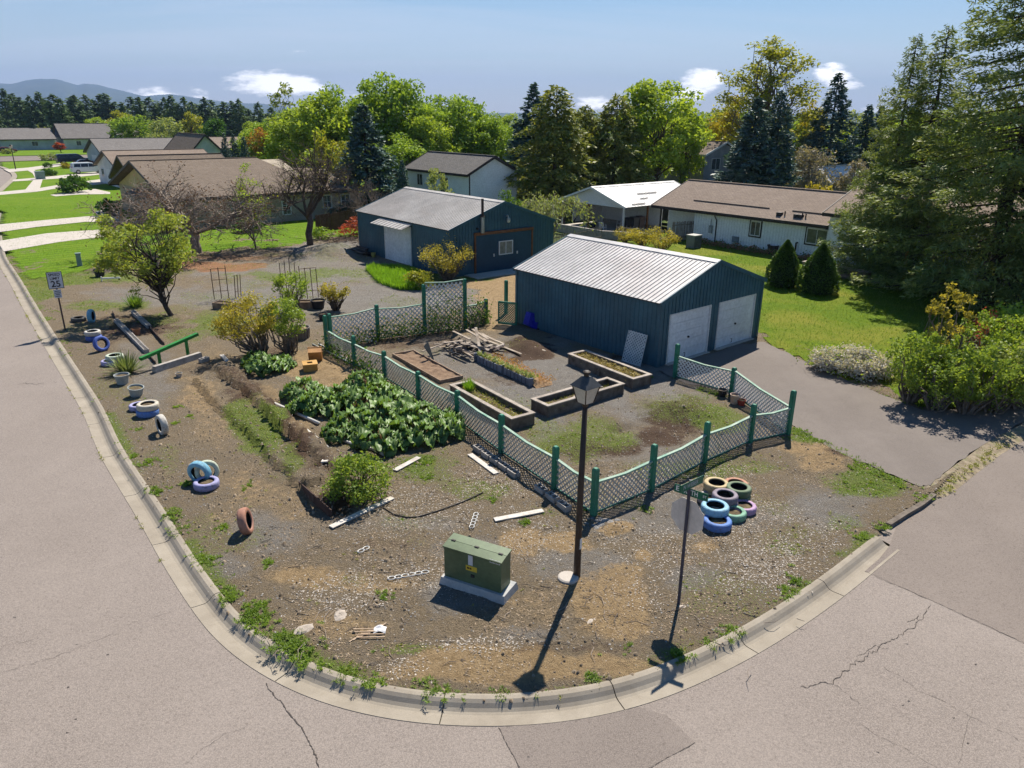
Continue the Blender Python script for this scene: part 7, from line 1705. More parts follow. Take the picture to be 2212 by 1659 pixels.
tree_px('green_shrub', 'dark leafy shrub behind the workshop ridge end', broadleaf(100, 3.2, 1.5, .3, L_MID, 1500, .2, 24, .07, BARK, 'round', .3), 3.2, 1098, 66, 407, 1, 62, 3.0, None, 'shrub')
# right-hand big firs
bigfir = conifer(110, 23, 6.3, L_FIR, 1.6, 60, 8, .34, .22, .45, .60, 15.0, .24, BARKD, .24, .12, .8, True, .14, .15)
bp_ = G(2125, 662); plant_thing('fir_tree', 'huge shaggy fir filling the right edge above the lawn', 'tree', bigfir, (bp_[0], bp_[1], 0), (1, 1, 1), 1.0)
fir2 = conifer(111, 17, 5.0, L_FIR, .8, 50, 8, .34, .22, .35, .62, 17.0, .24, BARKD, .26, .12, .8, True, .12, .14)
p = at(2052, 50, 46.0); plant_thing('fir_tree', 'second shaggy fir with pointed tip just left of the huge one', 'tree', fir2, (p[0], p[1], 0), (.82, .82, p[2] / 17), 2.2)
p = at(1985, 72, 48.5); plant_thing('fir_tree', 'slimmer shaggy fir with a thin leaning spire leftmost of three', 'tree', fir2, (p[0], p[1], 0), (.62, .62, p[2] / 17), 4.4)
p = G(2290, 690); plant_thing('fir_tree', 'fir at the right frame edge beside the huge one', 'tree', fir2, (p[0], p[1], 0), (.95, .95, 1.05), 5.2)

# ---- far pine line
rp_ = random.Random(8)
tops = [(-30, 200), (4, 196), (22, 205), (40, 212), (62, 206), (80, 204), (95, 212), (112, 206), (128, 214), (150, 214), (158, 205), (182, 208), (198, 216), (215, 204), (228, 204), (246, 224), (262, 222), (281, 208), (297, 213), (320, 214), (352, 210), (368, 210), (395, 211), (412, 216), (440, 215), (455, 220), (482, 224), (500, 222), (513, 216), (536, 236), (555, 224), (585, 234),
        (14, 216), (52, 222), (105, 225), (138, 226), (172, 224), (205, 226), (236, 230), (305, 224), (340, 224), (380, 226), (425, 228), (470, 232), (525, 232), (-60, 206), (-95, 204)]
for k, (u, vt) in enumerate(tops):
    y = rp_.uniform(270, 340) if k < 32 else rp_.uniform(345, 380)
    tree_px('pine_tree', ordinal(sorted(x[0] for x in tops).index(u)) + ' dark pine from the left in the far tree line', pines[k % 4], 20, u, y, vt + rp_.uniform(-5, 3), None, rp_.uniform(38, 58), 8.0, 'dark pines in the far tree line')
FT_ = 'round trees among the far houses'
tree_px('maple_tree', 'round bright green tree behind the far grey roofs', rounds[0], 9, 279, 205, 247, 1, 78, 8.4, FT_)
tree_px('willow_tree', 'round yellow willow left of the dark round tree', rounds[2], 8, 407, 225, 243, 1, 54, 7.2, FT_)
tree_px('round_tree', 'dark green round tree right of the yellow willow', rounds[1], 8, 456, 195, 256, 1, 64, 7.2, FT_)
tree_px('willow_tree', 'pale loose willow between the bright green and yellow trees', rounds[3], 9, 352, 200, 252, 1, 84, 8.4, FT_)
tree_px('round_tree', 'golden tree top behind the bright green round tree', rounds[2], 8, 252, 235, 240, 1, 60, 7.2, FT_)
tree_px('round_tree', 'mid green tree left of the bright round tree', limes[0], 11, 205, 250, 250, 1, 52, 7.2, FT_)
tree_px('willow_tree', 'pale shrub tree at the foot of the pale willow', rounds[3], 9, 340, 170, 285, 2, 60, 8.4, FT_)
tree_px('spruce_tree', 'lone dark spruce on the lawn before the far houses', spruces[1], 12, 71, 215, 262, 1, 34, 6.0, FT_)
tree_px('red_shrub', 'red leafed shrub before the navy-gable house', broadleaf(120, 4, 1.5, .9, L_RED, 900, .4, 20, .1, BARK, 'round', .35), 4, 128, 196, 307, 1, 22, 3.0, None, 'shrub')
tree_px('yellow_shrub', 'yellow shrub at the left between the far houses', yells[0], 6, 85, 260, 268, 1, 24, 4.4, None, 'shrub')
tree_px('hedge_tree', 'tall dark hedge conifer right of the pale blue gable', firs[0], 13, 482, 108, 286, 1, 34, 5.2, 'dark hedge behind the pale blue gable')
tree_px('hedge_tree', 'second hedge conifer right of the pale blue gable', firs[1], 13, 502, 110, 288, 1, 34, 5.2, 'dark hedge behind the pale blue gable')
tree_px('hedge_tree', 'rightmost hedge conifer near the rusty shrub', firs[0], 13, 525, 106, 294, 1, 36, 5.2, 'dark hedge behind the pale blue gable')
tree_px('lime_tree', 'pale lime tree right of the far grey gabled house', limes[1], 11, 545, 180, 262, 1, 50, 7.2, FT_)
# more distant tree masses to close the horizon on the right
for k, (u, vt, y, kind) in enumerate([(640, 236, 190, 0), (700, 238, 200, 1), (1050, 250, 180, 0), (1100, 240, 170, 1), (1250, 236, 150, 2), (1400, 240, 170, 0), (1480, 236, 160, 1), (1560, 234, 165, 2), (1620, 236, 150, 0), (1740, 240, 160, 1), (1860, 236, 170, 2), (1960, 238, 150, 0), (2040, 230, 140, 1), (2130, 226, 150, 2), (2220, 224, 140, 0)]):
    tree_px('distant_tree', ordinal(k) + ' soft distant tree from the left behind the nearer trees', [maples[0], limes[0], rounds[3]][kind], [11, 11, 9][kind], u, y, vt, None, 110, 8, 'distant trees closing the horizon')

# ---- bare trees and the young leafy tree
bt1 = bare_tree(131, 7.2, 1.35, 1.3, .26, TWIGB, 5, (4, 6), L_DRY, 2600, .22, .010)
p = T(425, 546); t1 = thing('bare_tree', 'gnarled bare tree with dry leaf tufts before the tan house wall', 'tree', tuple(p), .4); ob('branches', bt1[0], t1); ob('dead_leaves', bt1[1], t1)
sv = at(440, 322, p[1])[2]; t1.scale = (1.45, 1.45, max(1.0, sv / 6.2))
bt2 = bare_tree(137, 8.5, .95, 2.3, .24, BARK, 5, (4, 5), L_YELL, 420, .4, .008)
p = T(670, 529); t2_ = thing('bare_tree', 'tall bare tree with spreading limbs left of the workshop', 'tree', tuple(p), 2.0); ob('branches', bt2[0], t2_); ob('buds', bt2[1], t2_)
t2_.scale = (1.15, 1.15, at(640, 270, p[1])[2] / 8.8)
bt3 = bare_tree(141, 4.2, .75, .5, .09, TWIG, 4, (4, 6), None, 0, .7, .006)
p = at(800, 460, 62); t3 = thing('bare_shrub', 'pale twiggy bare shrub at the workshop roof corner', 'shrub', (p[0], p[1], 0), 1); ob('branches', bt3[0], t3); t3.scale = (1.1, 1.1, at(800, 370, 62)[2] / 4.4)
bt4 = bare_tree(143, 5.0, .5, .3, .05, TWIG, 3, (3, 5), L_LIME, 160, .9, .006)
p = T(245, 600); t4 = thing('bare_sapling', 'thin bare shoots rising left of the young leafy tree', 'tree', tuple(p + np.array([-.3, 6.5, 0])), 1); ob('branches', bt4[0], t4); ob('leaves', bt4[1], t4)
sap = broadleaf(145, 6.5, 1.5, 1.0, L_LIME, 900, .16, 44, .07, BARKG, 'tall', .3)
p = T(553, 537); plant_thing('sapling_tree', 'slim sapling with sparse lime leaves between the bare trees', 'tree', sap, tuple(p), (1, 1, at(540, 345, p[1])[2] / 6.6), 1)
yt = broadleaf(147, 6.0, 2.3, 1.1, L_PEAR, 6500, .16, 64, .13, BARKD, 'round', .19)
p = T(371, 681); plant_thing('young_tree', 'young leafy tree with yellow-green crown near the speed sign', 'tree', yt, tuple(p), (1.05, 1.05, .92), 2.6).rotation_euler = (0, RAD(-13), 0)

# ---- shrubs
def shrub(seed, h, r_, m, n, leaf, stems=14, barkm=None, clumps=30, cl=.3, base=.15, form='round', asp=.6):
    r = np.random.default_rng(seed); mb = MB(); cc = []
    for k in range(clumps):
        d = unit(r.normal(size=3)); kk = r.uniform(.3, 1) ** .45; z = base * h + (h - base * h) * (d[2] * kk * .5 + .5); f_ = 1.0
        if form == 'vase': f_ = .45 + .75 * z / h
        if form == 'dome': f_ = math.sqrt(max(.05, 1 - (z / h) ** 2 * .8))
        cc.append((d[0] * kk * r_ * f_, d[1] * kk * r_ * f_, z * .96))
    cc = np.array(cc)
    for k in range(stems): e = cc[k % clumps]; limb(mb, r, (e[0] * .15, e[1] * .15, -.05), e, .02 + .012 * h, .006, 4, .5, 4)
    idx = r.integers(0, clumps, n); off = unit(r.normal(size=(n, 3))) * (r.uniform(0, 1, n) ** .5)[:, None]
    P = cc[idx] + off * r_ * cl * r.uniform(.7, 1.3, clumps)[idx][:, None]; P[:, 2] = np.abs(P[:, 2]) + .02
    return mb.mesh('stems', barkm or BARK, True), quad_mesh('foliage', leaf_quads(r, P, leaf, asp, .45), m)
SN = ('stems', 'foliage')
def shrub_at(name, label, pair, u, v, sc=1.0, rz=0.0, group=None, lot=True):
    p = T(u, v) if lot else G(u, v); return plant_thing(name, label, 'shrub', pair, (p[0], p[1], p[2] - .02), sc, rz, group, SN)
shrub_at('round_bush', 'round yellow-green bush at the end of the long garden beds', shrub(201, 1.25, 1.0, L_BUSH, 4200, .085, 30, BARK, 60, .26, .1, 'dome'), 777, 1078)
leg1 = shrub(203, 2.7, 1.35, L_SPRING, 5200, .10, 40, BARKG, 46, .27, .42, 'vase'); shrub_at('leggy_shrub', 'tall leggy yellow-green shrub leaning left behind the rhubarb', leg1, 562, 766, (1, 1, .92), .5).rotation_euler = (RAD(4), RAD(-16), .5)
leg2 = shrub(205, 2.75, 1.0, L_BUSH, 4200, .10, 26, BARKG, 40, .3, .35, 'vase'); shrub_at('leggy_shrub', 'tall leggy green shrub right of the leaning one', leg2, 626, 760, (.95, .95, .92), 1.2).rotation_euler = (RAD(3), RAD(-7), 1.2)
shrub_at('leggy_shrub', 'leafy shrub growing through the trellis planter', shrub(207, 2.2, .9, L_BUSH, 1800, .12, 20, BARKG, 34, .3, .2, 'vase'), 632, 672, 1, 2)
shrub_at('upright_shrub', 'small upright golden shrub with bare stems on the gravel', shrub(209, 1.5, .75, L_SPRING, 1500, .11, 40, BARK, 30, .3, .45, 'vase'), 726, 670)
ws = shrub(211, 2.6, 1.6, L_SPRING, 3600, .15, 50, BARKG, 50, .28, .25, 'vase', .3); p = G(968, 605); plant_thing('straggly_shrub', 'straggly yellow-green shrub before the workshop sliding door', 'shrub', ws, (p[0], p[1], 0), (1.1, 1.1, .95), 0, None, SN)
p = G(905, 622); plant_thing('low_shrub', 'low olive shrub at the end of the tall grass patch', 'shrub', shrub(213, .9, .8, L_YELL, 1500, .12, 14, BARK, 24, .35, .1, 'dome'), (p[0], p[1], 0), (1.3, 1, 1), 0, None, SN)
def weeping(seed, h, r_, m, n_arch=90, per=26):
    r = np.random.default_rng(seed); mb = MB(); PP = []; DD = []
    for k in range(n_arch):
        a_ = r.uniform(0, 2 * math.pi); d = np.array([math.cos(a_), math.sin(a_), 0]); R_ = r_ * r.uniform(.5, 1.1); H = h * r.uniform(.7, 1.05); t = np.linspace(0, 1, 7)
        pts = d[None] * (R_ * t ** 1.1)[:, None]; pts[:, 2] = H * np.sin(np.minimum(t * 2.6, 2.55)) ** .8 * (1 - .15 * t) + .05
        mb.tube(pts, [.018, .015, .012, .01, .008, .006, .004], 3, False)
        tt = r.uniform(.3, 1, per); P = np.stack([np.interp(tt, t, pts[:, j]) for j in range(3)], -1) + r.normal(0, .07, (per, 3)); PP.append(P); DD.append(np.tile(d * .5 - np.array([0, 0, .8]), (per, 1)))
    return mb.mesh('stems', TWIG, True), quad_mesh('foliage', leaf_quads(r, np.vstack(PP), .2, .3, .2, np.vstack(DD), .8), m)
wp_ = weeping(215, 3.6, 2.7, L_PALE); p = at(1186, 520, 56.0); plant_thing('weeping_shrub', 'weeping pale shrub behind the workshop right corner', 'shrub', wp_, (p[0], p[1], 0), (1.45, 1.4, 1.2), 0, None, SN)
fls = shrub(217, 2.2, 1.3, L_SPRING, 2200, .13, 20, BARK, 34, .32, .15, 'vase')
for k, (u, v, sc, l) in enumerate([(1388, 534, (1.1, .9, .75), 'leafy shrub overgrowing the stakes behind the garage'), (1432, 542, (1.0, .9, .7), 'leafy shrub by the lawn corner behind the garage'), (1350, 524, (.7, .7, .55), 'smaller shrub behind the garage roof')]):
    p = G(u, v); plant_thing('yard_shrub', l, 'shrub', fls, (p[0], p[1], 0), sc, k, 'shrubs behind the garage roof', SN)
# cone shrubs
def cone_shrub(seed, h, r_):
    r = np.random.default_rng(seed); n = 9000; t = r.uniform(0, 1, n) ** .8; a_ = r.uniform(0, 2 * math.pi, n); prof_ = np.interp(t, [0, .12, .3, .6, .85, 1], [.86, 1, .95, .66, .30, .03])
    bump_ = 1 + .10 * np.sin(a_ * 5 + t * 9) * np.sin(t * 14 + a_ * 2) + r.normal(0, .045, n); P = np.stack([np.cos(a_) * prof_ * r_ * bump_, np.sin(a_) * prof_ * r_ * bump_, .05 + t * h], -1)
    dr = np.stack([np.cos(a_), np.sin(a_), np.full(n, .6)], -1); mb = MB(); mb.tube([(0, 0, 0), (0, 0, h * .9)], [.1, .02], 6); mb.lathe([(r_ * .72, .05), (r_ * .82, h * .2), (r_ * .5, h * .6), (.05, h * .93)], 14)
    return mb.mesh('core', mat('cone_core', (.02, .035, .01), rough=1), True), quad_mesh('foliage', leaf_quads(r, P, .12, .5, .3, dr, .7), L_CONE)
p = G(1689, 618); plant_thing('cone_shrub', 'left clipped cone-shaped evergreen on the right lawn', 'shrub', cone_shrub(221, 2.75, 1.0), (p[0], p[1], 0), 1, 0, 'cone evergreens before the ranch house', ('core', 'foliage'))
p = G(1764, 632); plant_thing('cone_shrub', 'right and wider clipped cone-shaped evergreen on the lawn', 'shrub', cone_shrub(223, 2.85, 1.15), (p[0], p[1], 0), 1, 2, 'cone evergreens before the ranch house', ('core', 'foliage'))
# white flowering shrub
wf = shrub(225, .85, 1.55, L_WHITE, 11000, .085, 40, BARK, 90, .22, .12, 'dome', .9); p = G(1834, 803)
o = plant_thing('white_shrub', 'low mounded white blossoming shrub at the driveway edge', 'shrub', wf, (p[0], p[1], 0), (1.15, .85, 1.05), RAD(-30), None, SN)
r_ = np.random.default_rng(5); P = np.stack([r_.normal(0, .7, 1500), r_.normal(0, .6, 1500), r_.uniform(.1, .9, 1500)], -1); ob('leaves', quad_mesh('leaves', leaf_quads(r_, P, .1, .6, .4), L_BUSH), o)
# right shrub mass beside the driveway
RS = 'mixed shrubs along the driveway edge'
sA = shrub(227, 2.6, 1.1, L_BUSH, 3600, .11, 30, BARKG, 50, .20, .2, 'vase'); sB = shrub(229, 2.3, 1.3, L_BUSH, 3400, .11, 30, BARKG, 50, .20, .12, 'vase'); sC = shrub(231, 2.0, 1.2, L_PALE, 3800, .10, 26, BARKG, 40, .28, .1, 'round'); sR = shrub(233, 2.6, .9, L_RED, 900, .11, 22, BARKG, 30, .3, .3, 'vase')
for (pair, u, v, sc, l) in [(sA, 1962, 868, (1.0, 1.0, 1.05), 'leafy light green shrub leftmost beside the driveway'), (sB, 2015, 885, 1.0, 'mid green shrub second along the driveway edge'), (sA, 2085, 893, (1.0, 1.0, 1.0), 'light green shrub over the driveway shadow'), (sC, 2050, 845, 1.0, 'pale leafy shrub behind the driveway shrubs'), (sB, 2140, 890, 1.1, 'mid green shrub near the right frame edge'),
                            (sC, 2190, 880, 1.25, 'pale shrub at the right frame edge above the road'), (sA, 2120, 840, 1.15, 'light green shrub behind at the right'), (sB, 2230, 850, 1.3, 'mid green shrub cut by the right frame edge'), (sR, 2112, 800, (1, 1, .95), 'reddish leafed shrub among the right shrubs'), (sR, 2205, 850, (1.3, 1.3, .8), 'low reddish shrub at the right edge'), (sA, 1990, 850, (.8, .8, .9), 'slim light green shrub in the driveway row')]:
    p = G(u, v); plant_thing('leafy_shrub', l, 'shrub', pair, (p[0], p[1], 0), sc, u * .1, RS, SN)
sh_ = shrub(235, 4.3, .75, L_SPRING, 1500, .13, 16, BARKG, 40, .25, .3, 'vase'); p = G(2018, 845); plant_thing('tall_shoot_shrub', 'tall yellow forked shoot rising from the driveway shrubs', 'shrub', sh_, (p[0], p[1], 0), (1, 1, .98), .5, None, SN)
lm_ = shrub(237, 2.4, 1.7, L_LIME, 3600, .14, 26, BARK, 56, .25, .1, 'dome'); p = G(2190, 790); plant_thing('lime_shrub', 'bright lime-green drooping shrub at the right edge', 'shrub', lm_, (p[0], p[1], 0), (1.3, 1.1, 1.05), 0, None, SN)
dk_ = shrub(239, 1.8, 1.7, L_DARK, 2600, .16, 20, BARK, 44, .28, .05, 'dome'); p = G(2215, 800); plant_thing('dark_shrub', 'dark green shrub beneath the bright lime one', 'shrub', dk_, (p[0] + .8, p[1] - 1.0, 0), 1, 0, None, SN)
# flower strip along the ranch house
r_ = np.random.default_rng(9); fsr = thing('flower_bed', 'strip of pinkish flowers along the ranch house foundation', 'flower bed', (0, 0, 0)); PP = []
for k in range(2600): yy = r_.uniform(.3, 11); q = r.F + r.ex * (-.25 - abs(r_.normal(0, .28))) + r.ey * yy; PP.append((q[0], q[1], r_.uniform(.02, .5) * (.5 + .5 * math.sin(yy * 2.1) ** 2)))
ob('blossoms', quad_mesh('blossoms', leaf_quads(r_, np.array(PP), .12, .6, .3), L_PINK), fsr)['kind'] = 'stuff'
PP = np.array(PP)[::2] + r_.normal(0, .1, (1300, 3)); PP[:, 2] = np.abs(PP[:, 2]); ob('leaves', quad_mesh('leaves', leaf_quads(r_, PP, .13, .6, .3), L_MID), fsr)['kind'] = 'stuff'
# white flowers and vines at the rear fence
r_ = np.random.default_rng(10)
vf = thing('fence_vines', 'leafy climbers with small white flowers along the rear lattice', 'vine', (0, 0, 0)); PP = []; PF = []
for i, k in enumerate([(0, 1), (1, 2), (2, 3), (3, 4)]):
    A, B = Q_[k[0]][0], Q_[k[1]][0]; n = [500, 700, 900, 700][i]; t = r_.uniform(0, 1, n); P = A[None] + (B - A)[None] * t[:, None]; nn = np.array([(B - A)[1], -(B - A)[0], 0]); nn /= np.linalg.norm(nn); P = P + nn[None] * np.abs(r_.normal(0, .22, n))[:, None]; P[:, 2] = np.abs(r_.normal(0, [.35, .45, .8, .6][i], n)) + .03; PP.append(P)
    if i < 2: m_ = r_.random(n) < .22; f_ = P[m_].copy(); f_[:, 2] = np.abs(r_.normal(.15, .12, len(f_))) + .05; PF.append(f_)
PP = np.vstack(PP); ob('leaves', quad_mesh('leaves', leaf_quads(r_, PP, .12, .55, .3), L_MID), vf)['kind'] = 'stuff'; ob('flowers', quad_mesh('flowers', leaf_quads(r_, np.vstack(PF), .10, .8, .6), L_WHITE), vf)['kind'] = 'stuff'
mb = MB()
for k in range(90):
    q = PP[r_.integers(1200, len(PP))]; mb.tube([(q[0], q[1], 0), (q[0] + r_.normal(0, .1), q[1] + r_.normal(0, .1), q[2] * .6), (q[0] + r_.normal(0, .2), q[1] + r_.normal(0, .15), q[2] + .2)], [.012, .009, .005], 3, False)
mb.build('stems', TWIG, vf)['kind'] = 'stuff'
# left-fence inner creepers
P0, P1 = P_[0][0], P_[2][0]; n = 700; t = r_.uniform(0, 1, n); P = P0[None] + (P1 - P0)[None] * t[:, None]; nn = np.array([-(P1 - P0)[1], (P1 - P0)[0], 0]); nn /= np.linalg.norm(nn); P = P + nn[None] * (-np.abs(r_.normal(0, .25, n)))[:, None]; P[:, 2] = np.abs(r_.normal(0, .4, n)); vg = thing('fence_creeper', 'low green creeper inside the far end of the left fence', 'vine', (0, 0, 0)); ob('leaves', quad_mesh('leaves', leaf_quads(r_, P, .12, .6, .3), L_MID), vg)['kind'] = 'stuff'

# ---- rhubarb: each leaf a part
def rhubarb_leaf(seed):
    r = np.random.default_rng(seed); nu, nv = 7, 7; V = []; F = []
    for i in range(nu):
        t = i / (nu - 1); wd = .21 * math.sin(math.pi * min(1, t * .92 + .08)) ** .7 * (1.15 - .3 * t)
        for j in range(nv):
            s = j / (nv - 1) * 2 - 1; x = -.05 + t * .46; y = s * wd; z = .05 * math.sin(t * 3) - .10 * t * t + .05 * abs(s) + .06 * math.sin(s * 7 + i * 2.6 + seed) * abs(s) + .03 * math.sin(i * 2.2 + s * 4) + .012 * r.normal()
            V.append((x, y, z))
    for i in range(nu - 1):
        for j in range(nv - 1): a_ = i * nv + j; F.append((a_, a_ + nv, a_ + nv + 1, a_ + 1))
    me = fast_mesh('leaf', np.array(V), np.array(F), L_RHUB, True); return me
RL = [rhubarb_leaf(k) for k in range(4)]
STALK = mat('rhubarb_stalk', (.22, .20, .06), (.30, .14, .08), scale=6, rough=.6)
rr_ = random.Random(12)
rhub = [(575, 800, 1.05, 'small rhubarb plant standing alone left of the main patch'), (555, 785, .8, 'rhubarb plant at the upper left of the lone clump'), (602, 795, .8, 'rhubarb plant at the right of the lone clump'),
        (655, 858, 1.0, 'rhubarb plant at the far left of the big patch'), (690, 885, 1.05, 'rhubarb plant near the long white pipe'), (662, 888, .85, 'small rhubarb plant just above the white pipe'), (735, 872, 1.05, 'rhubarb plant in the left middle of the patch'), (790, 838, 1.05, 'rhubarb plant at the top of the patch by the fence'), (826, 862, 1.0, 'rhubarb plant at the top right against the fence'), (775, 880, 1.0, 'rhubarb plant in the middle of the patch'),
        (860, 895, 1.1, 'rhubarb plant right of centre in the patch'), (905, 912, 1.05, 'rhubarb plant beside the fence midway'), (815, 915, 1.1, 'rhubarb plant low centre of the patch'), (765, 930, 1.05, 'rhubarb plant at the lower left of the patch'), (830, 962, 1.15, 'rhubarb plant at the lower front of the patch'), (890, 950, 1.1, 'rhubarb plant at the lower right front'), (948, 938, 1.1, 'rhubarb plant at the far right by the fence post'), (735, 945, .8, 'small rhubarb plant at the lower left edge'), (965, 920, .8, 'small rhubarb plant touching the fence at the right')]
for (u, v, sc, l) in rhub:
    p = T(u, v); root = thing('rhubarb_plant', l, 'plant', (p[0], p[1], p[2]), rr_.uniform(0, 6), 'rhubarb plants in the leafy patch'); root.scale = (sc,) * 3
    n = 40; mb = MB()
    for k in range(n):
        a_ = k * 2.4 + rr_.uniform(-.3, .3); q = math.sqrt((k + .5) / n); rad = .12 + .50 * q; z = .62 - .42 * q + rr_.uniform(-.06, .06); x, y = rad * math.cos(a_), rad * math.sin(a_)
        o = ob('leaf', RL[k % 4], root, (x, y, z), (rr_.uniform(-.4, .4), .05 + .5 * q + rr_.uniform(-.25, .25), a_ + rr_.uniform(-.5, .5))); s_ = rr_.uniform(.5, .92); o.scale = (s_, s_ * rr_.uniform(.9, 1.2), s_ * 1.5)
        mb.tube([(x * .15, y * .15, 0), (x * .7, y * .7, z * .75), (x, y, z)], [.018, .014, .01], 4, False)
    mb.build('stalks', STALK, root)
# ---- yucca
def blades(r, n, R0, L, wd, lean=(.2, 1.2), droop=.2):
    a_ = r.uniform(0, 2 * math.pi, n); ln = L * r.uniform(.7, 1.15, n); th = r.uniform(*lean, n); base = np.stack([np.cos(a_) * R0 * r.random(n), np.sin(a_) * R0 * r.random(n), np.zeros(n)], -1)
    d = np.stack([np.cos(a_) * np.sin(th), np.sin(a_) * np.sin(th), np.cos(th)], -1); s = np.stack([-np.sin(a_), np.cos(a_), np.zeros(n)], -1)
    mid = base + d * (ln * .55)[:, None]; tip = base + d * ln[:, None]; tip[:, 2] -= droop * ln * np.sin(th)
    V = np.stack([base - s * wd * .5, base + s * wd * .5, mid + s * wd * .5, mid - s * wd * .5, mid - s * wd * .5, mid + s * wd * .5, tip + s * wd * .08, tip - s * wd * .08], 1); return V.reshape(-1, 3)
r_ = np.random.default_rng(21); p = T(*t6(1095, 985)); yc = thing('yucca_plant', 'spiky yucca clump behind the grey plastic pot', 'plant', tuple(p)); ob('blades', quad_mesh('blades', blades(r_, 190, .22, .85, .045, (.15, 1.35), .1), leaf_mat('yucca_blade', (.10, .14, .045), (.22, .25, .11), .25, (.06, .09, .03), 4)), yc)
p = T(*t6(1170, 415)); yc = thing('iris_clump', 'dark spiky clump under the young tree', 'plant', tuple(p)); ob('blades', quad_mesh('blades', blades(r_, 120, .3, .7, .05, (.1, 1.0), .1), L_MID), yc)
ctr, a, L, Wd = bedC[1:]; q = ctr - np.array([math.cos(a), math.sin(a)]) * L * .36 * (1 if (np.array([math.cos(a), math.sin(a)]) @ np.array([.5, -.8])) > 0 else -1)
yc = thing('grass_tuft', 'bright green grass tuft growing in the left timber bed', 'plant', (q[0], q[1], .24)); ob('blades', quad_mesh('blades', blades(r_, 160, .14, .5, .018, (.0, .55), .15), L_TALL), yc)
# straw and weeds in beds
def scatter_in_bed(bed, n, m, label, name, z0, z1, size, xr=(-1, 1)):
    ctr, a, L, Wd = bed[1:]; x = r_.uniform(xr[0], xr[1], n) * L * .46; y = r_.normal(0, .22, n) * Wd; P = np.stack([ctr[0] + x * math.cos(a) - y * math.sin(a), ctr[1] + x * math.sin(a) + y * math.cos(a), r_.uniform(z0, z1, n)], -1)
    o = ob(name, quad_mesh(name, leaf_quads(r_, P, size, .2, .6), m)); tag(o, label, 'straw', kind='stuff')
scatter_in_bed(bedA, 1400, L_STRAW, 'dry straw heaped in the timber bed by the garage', 'straw', .24, .42, .16); scatter_in_bed(bedC, 700, L_GRASSY, 'thin weeds along the left timber bed', 'weeds', .24, .34, .12)
scatter_in_bed(bedB, 300, L_GRASSY, 'sparse weeds in the timber bed behind the lamp', 'weeds', .22, .3, .1)
ctr, a, L, Wd = bedB[1:]
for k in range(16): x = rr_.uniform(-.35, .45) * L; y = rr_.uniform(-.3, .3) * Wd; o = ob('stone', rr_.choice(RP), None, (ctr[0] + x * math.cos(a) - y * math.sin(a), ctr[1] + x * math.sin(a) + y * math.cos(a), .22), (0, 0, rr_.uniform(0, 6))); o.scale = (.07, .06, .05); tag(o, 'pale stone lying inside the timber bed behind the lamp', 'stone', 'stones inside the timber bed')
# flowers behind the grey edging
A = T(*t7(1900, 885)); B = T(*t8(165, 1105)); n = 900; t = r_.uniform(0, 1, n); nn = np.array([-(B - A)[1], (B - A)[0], 0]); nn /= np.linalg.norm(nn); P = A[None] + (B - A)[None] * t[:, None] + nn[None] * np.abs(r_.normal(.12, .12, n))[:, None]; P[:, 2] = .26 + r_.uniform(0, .14, n)
tag(ob('bed_plants', quad_mesh('bed_plants', leaf_quads(r_, P, .09, .7, .5), L_PALE)), 'small pale green plants behind the grey edging', 'plants', kind='stuff')
P = A[None] + (B - A)[None] * r_.uniform(0, 1.05, 1100)[:, None] + nn[None] * r_.uniform(.3, 1.1, 1100)[:, None]; P[:, 2] = .04 + r_.uniform(0, .2, 1100); tag(ob('dry_stalks', quad_mesh('dry_stalks', leaf_quads(r_, P, .14, .16, .4), L_RUST)), 'rusty dry stalks covering the low bed behind the edging', 'straw', kind='stuff')
# ---- tall grass patch by the workshop, weeds, chips, lawn blades
def tuft_field(name, label, P, m, nb, L, wd, lean=(.05, .9), cat='weeds'):
    out = []
    for q in P: b_ = blades(r_, nb, L * .45 * r_.uniform(.7, 1.4), L * r_.uniform(.6, 1.25), wd, lean, .15); out.append(b_ + q[None])
    o = ob(name, quad_mesh(name, np.vstack(out), m)); return tag(o, label, cat, kind='stuff')
poly = np.array([G(*t7(x, y))[:2] for x, y in [(960, 100), (1020, 80), (1330, 100), (1480, 170), (1430, 270), (1250, 270), (1080, 220)]]); mn, mx = poly.min(0), poly.max(0); Q = r_.uniform(mn, mx, (2600, 2)); Q = Q[in_poly(Q[:, 0], Q[:, 1], poly)]; tuft_field('tall_grass', 'patch of tall bright green grass before the roll-up door', np.c_[Q, np.zeros(len(Q))], L_TALL, 12, .38, .03, (.0, .5), 'grass')
flatV = [GX[inside], GY[inside], ZZ[inside], mG[inside], UU[inside], VV[inside], mC[inside], KD[inside], ind[inside], mT[inside]]
gx_, gy_, gz_, gm_, gu_, gv_, gc_, gk_, gi_, gt_ = flatV
vis = (gu_ > -40) & (gu_ < 2260) & (gv_ < 1560) & ~gi_ & (gx_ * EX[0] + gy_ * EX[1] < 30)
def pick(wt, n):
    w_ = np.where(vis, wt, 0); w_ = w_ / w_.sum(); i = r_.choice(len(w_), n, p=w_); return np.stack([gx_[i] + r_.uniform(-.07, .07, n), gy_[i] + r_.uniform(-.07, .07, n), gz_[i]], -1)
gw = np.clip(gm_ - .42, 0, 1) ** 1.3 * (fbm(gx_ * 1.7, gy_ * 1.7, 3, 77) > .47)
tuft_field('weeds', 'low green weeds spread over the lot', pick(gw, 1900), L_GRASS, 12, .06, .012, (.3, 1.4))
tuft_field('weeds', 'yellowish low weeds spread over the lot', pick(np.clip(gm_ - .2, 0, 1) + .02, 2600), L_GRASSY, 10, .055, .011, (.3, 1.4))
kw = (gk_ < .75) * (fbm(gx_ * .8, gy_ * .8, 3, 79) > .5) * (1 - .9 * (np.abs(gu_ - 1080) < 260) * (gv_ > 1400)) * np.where(gu_ < 1000, 1.0, .8)
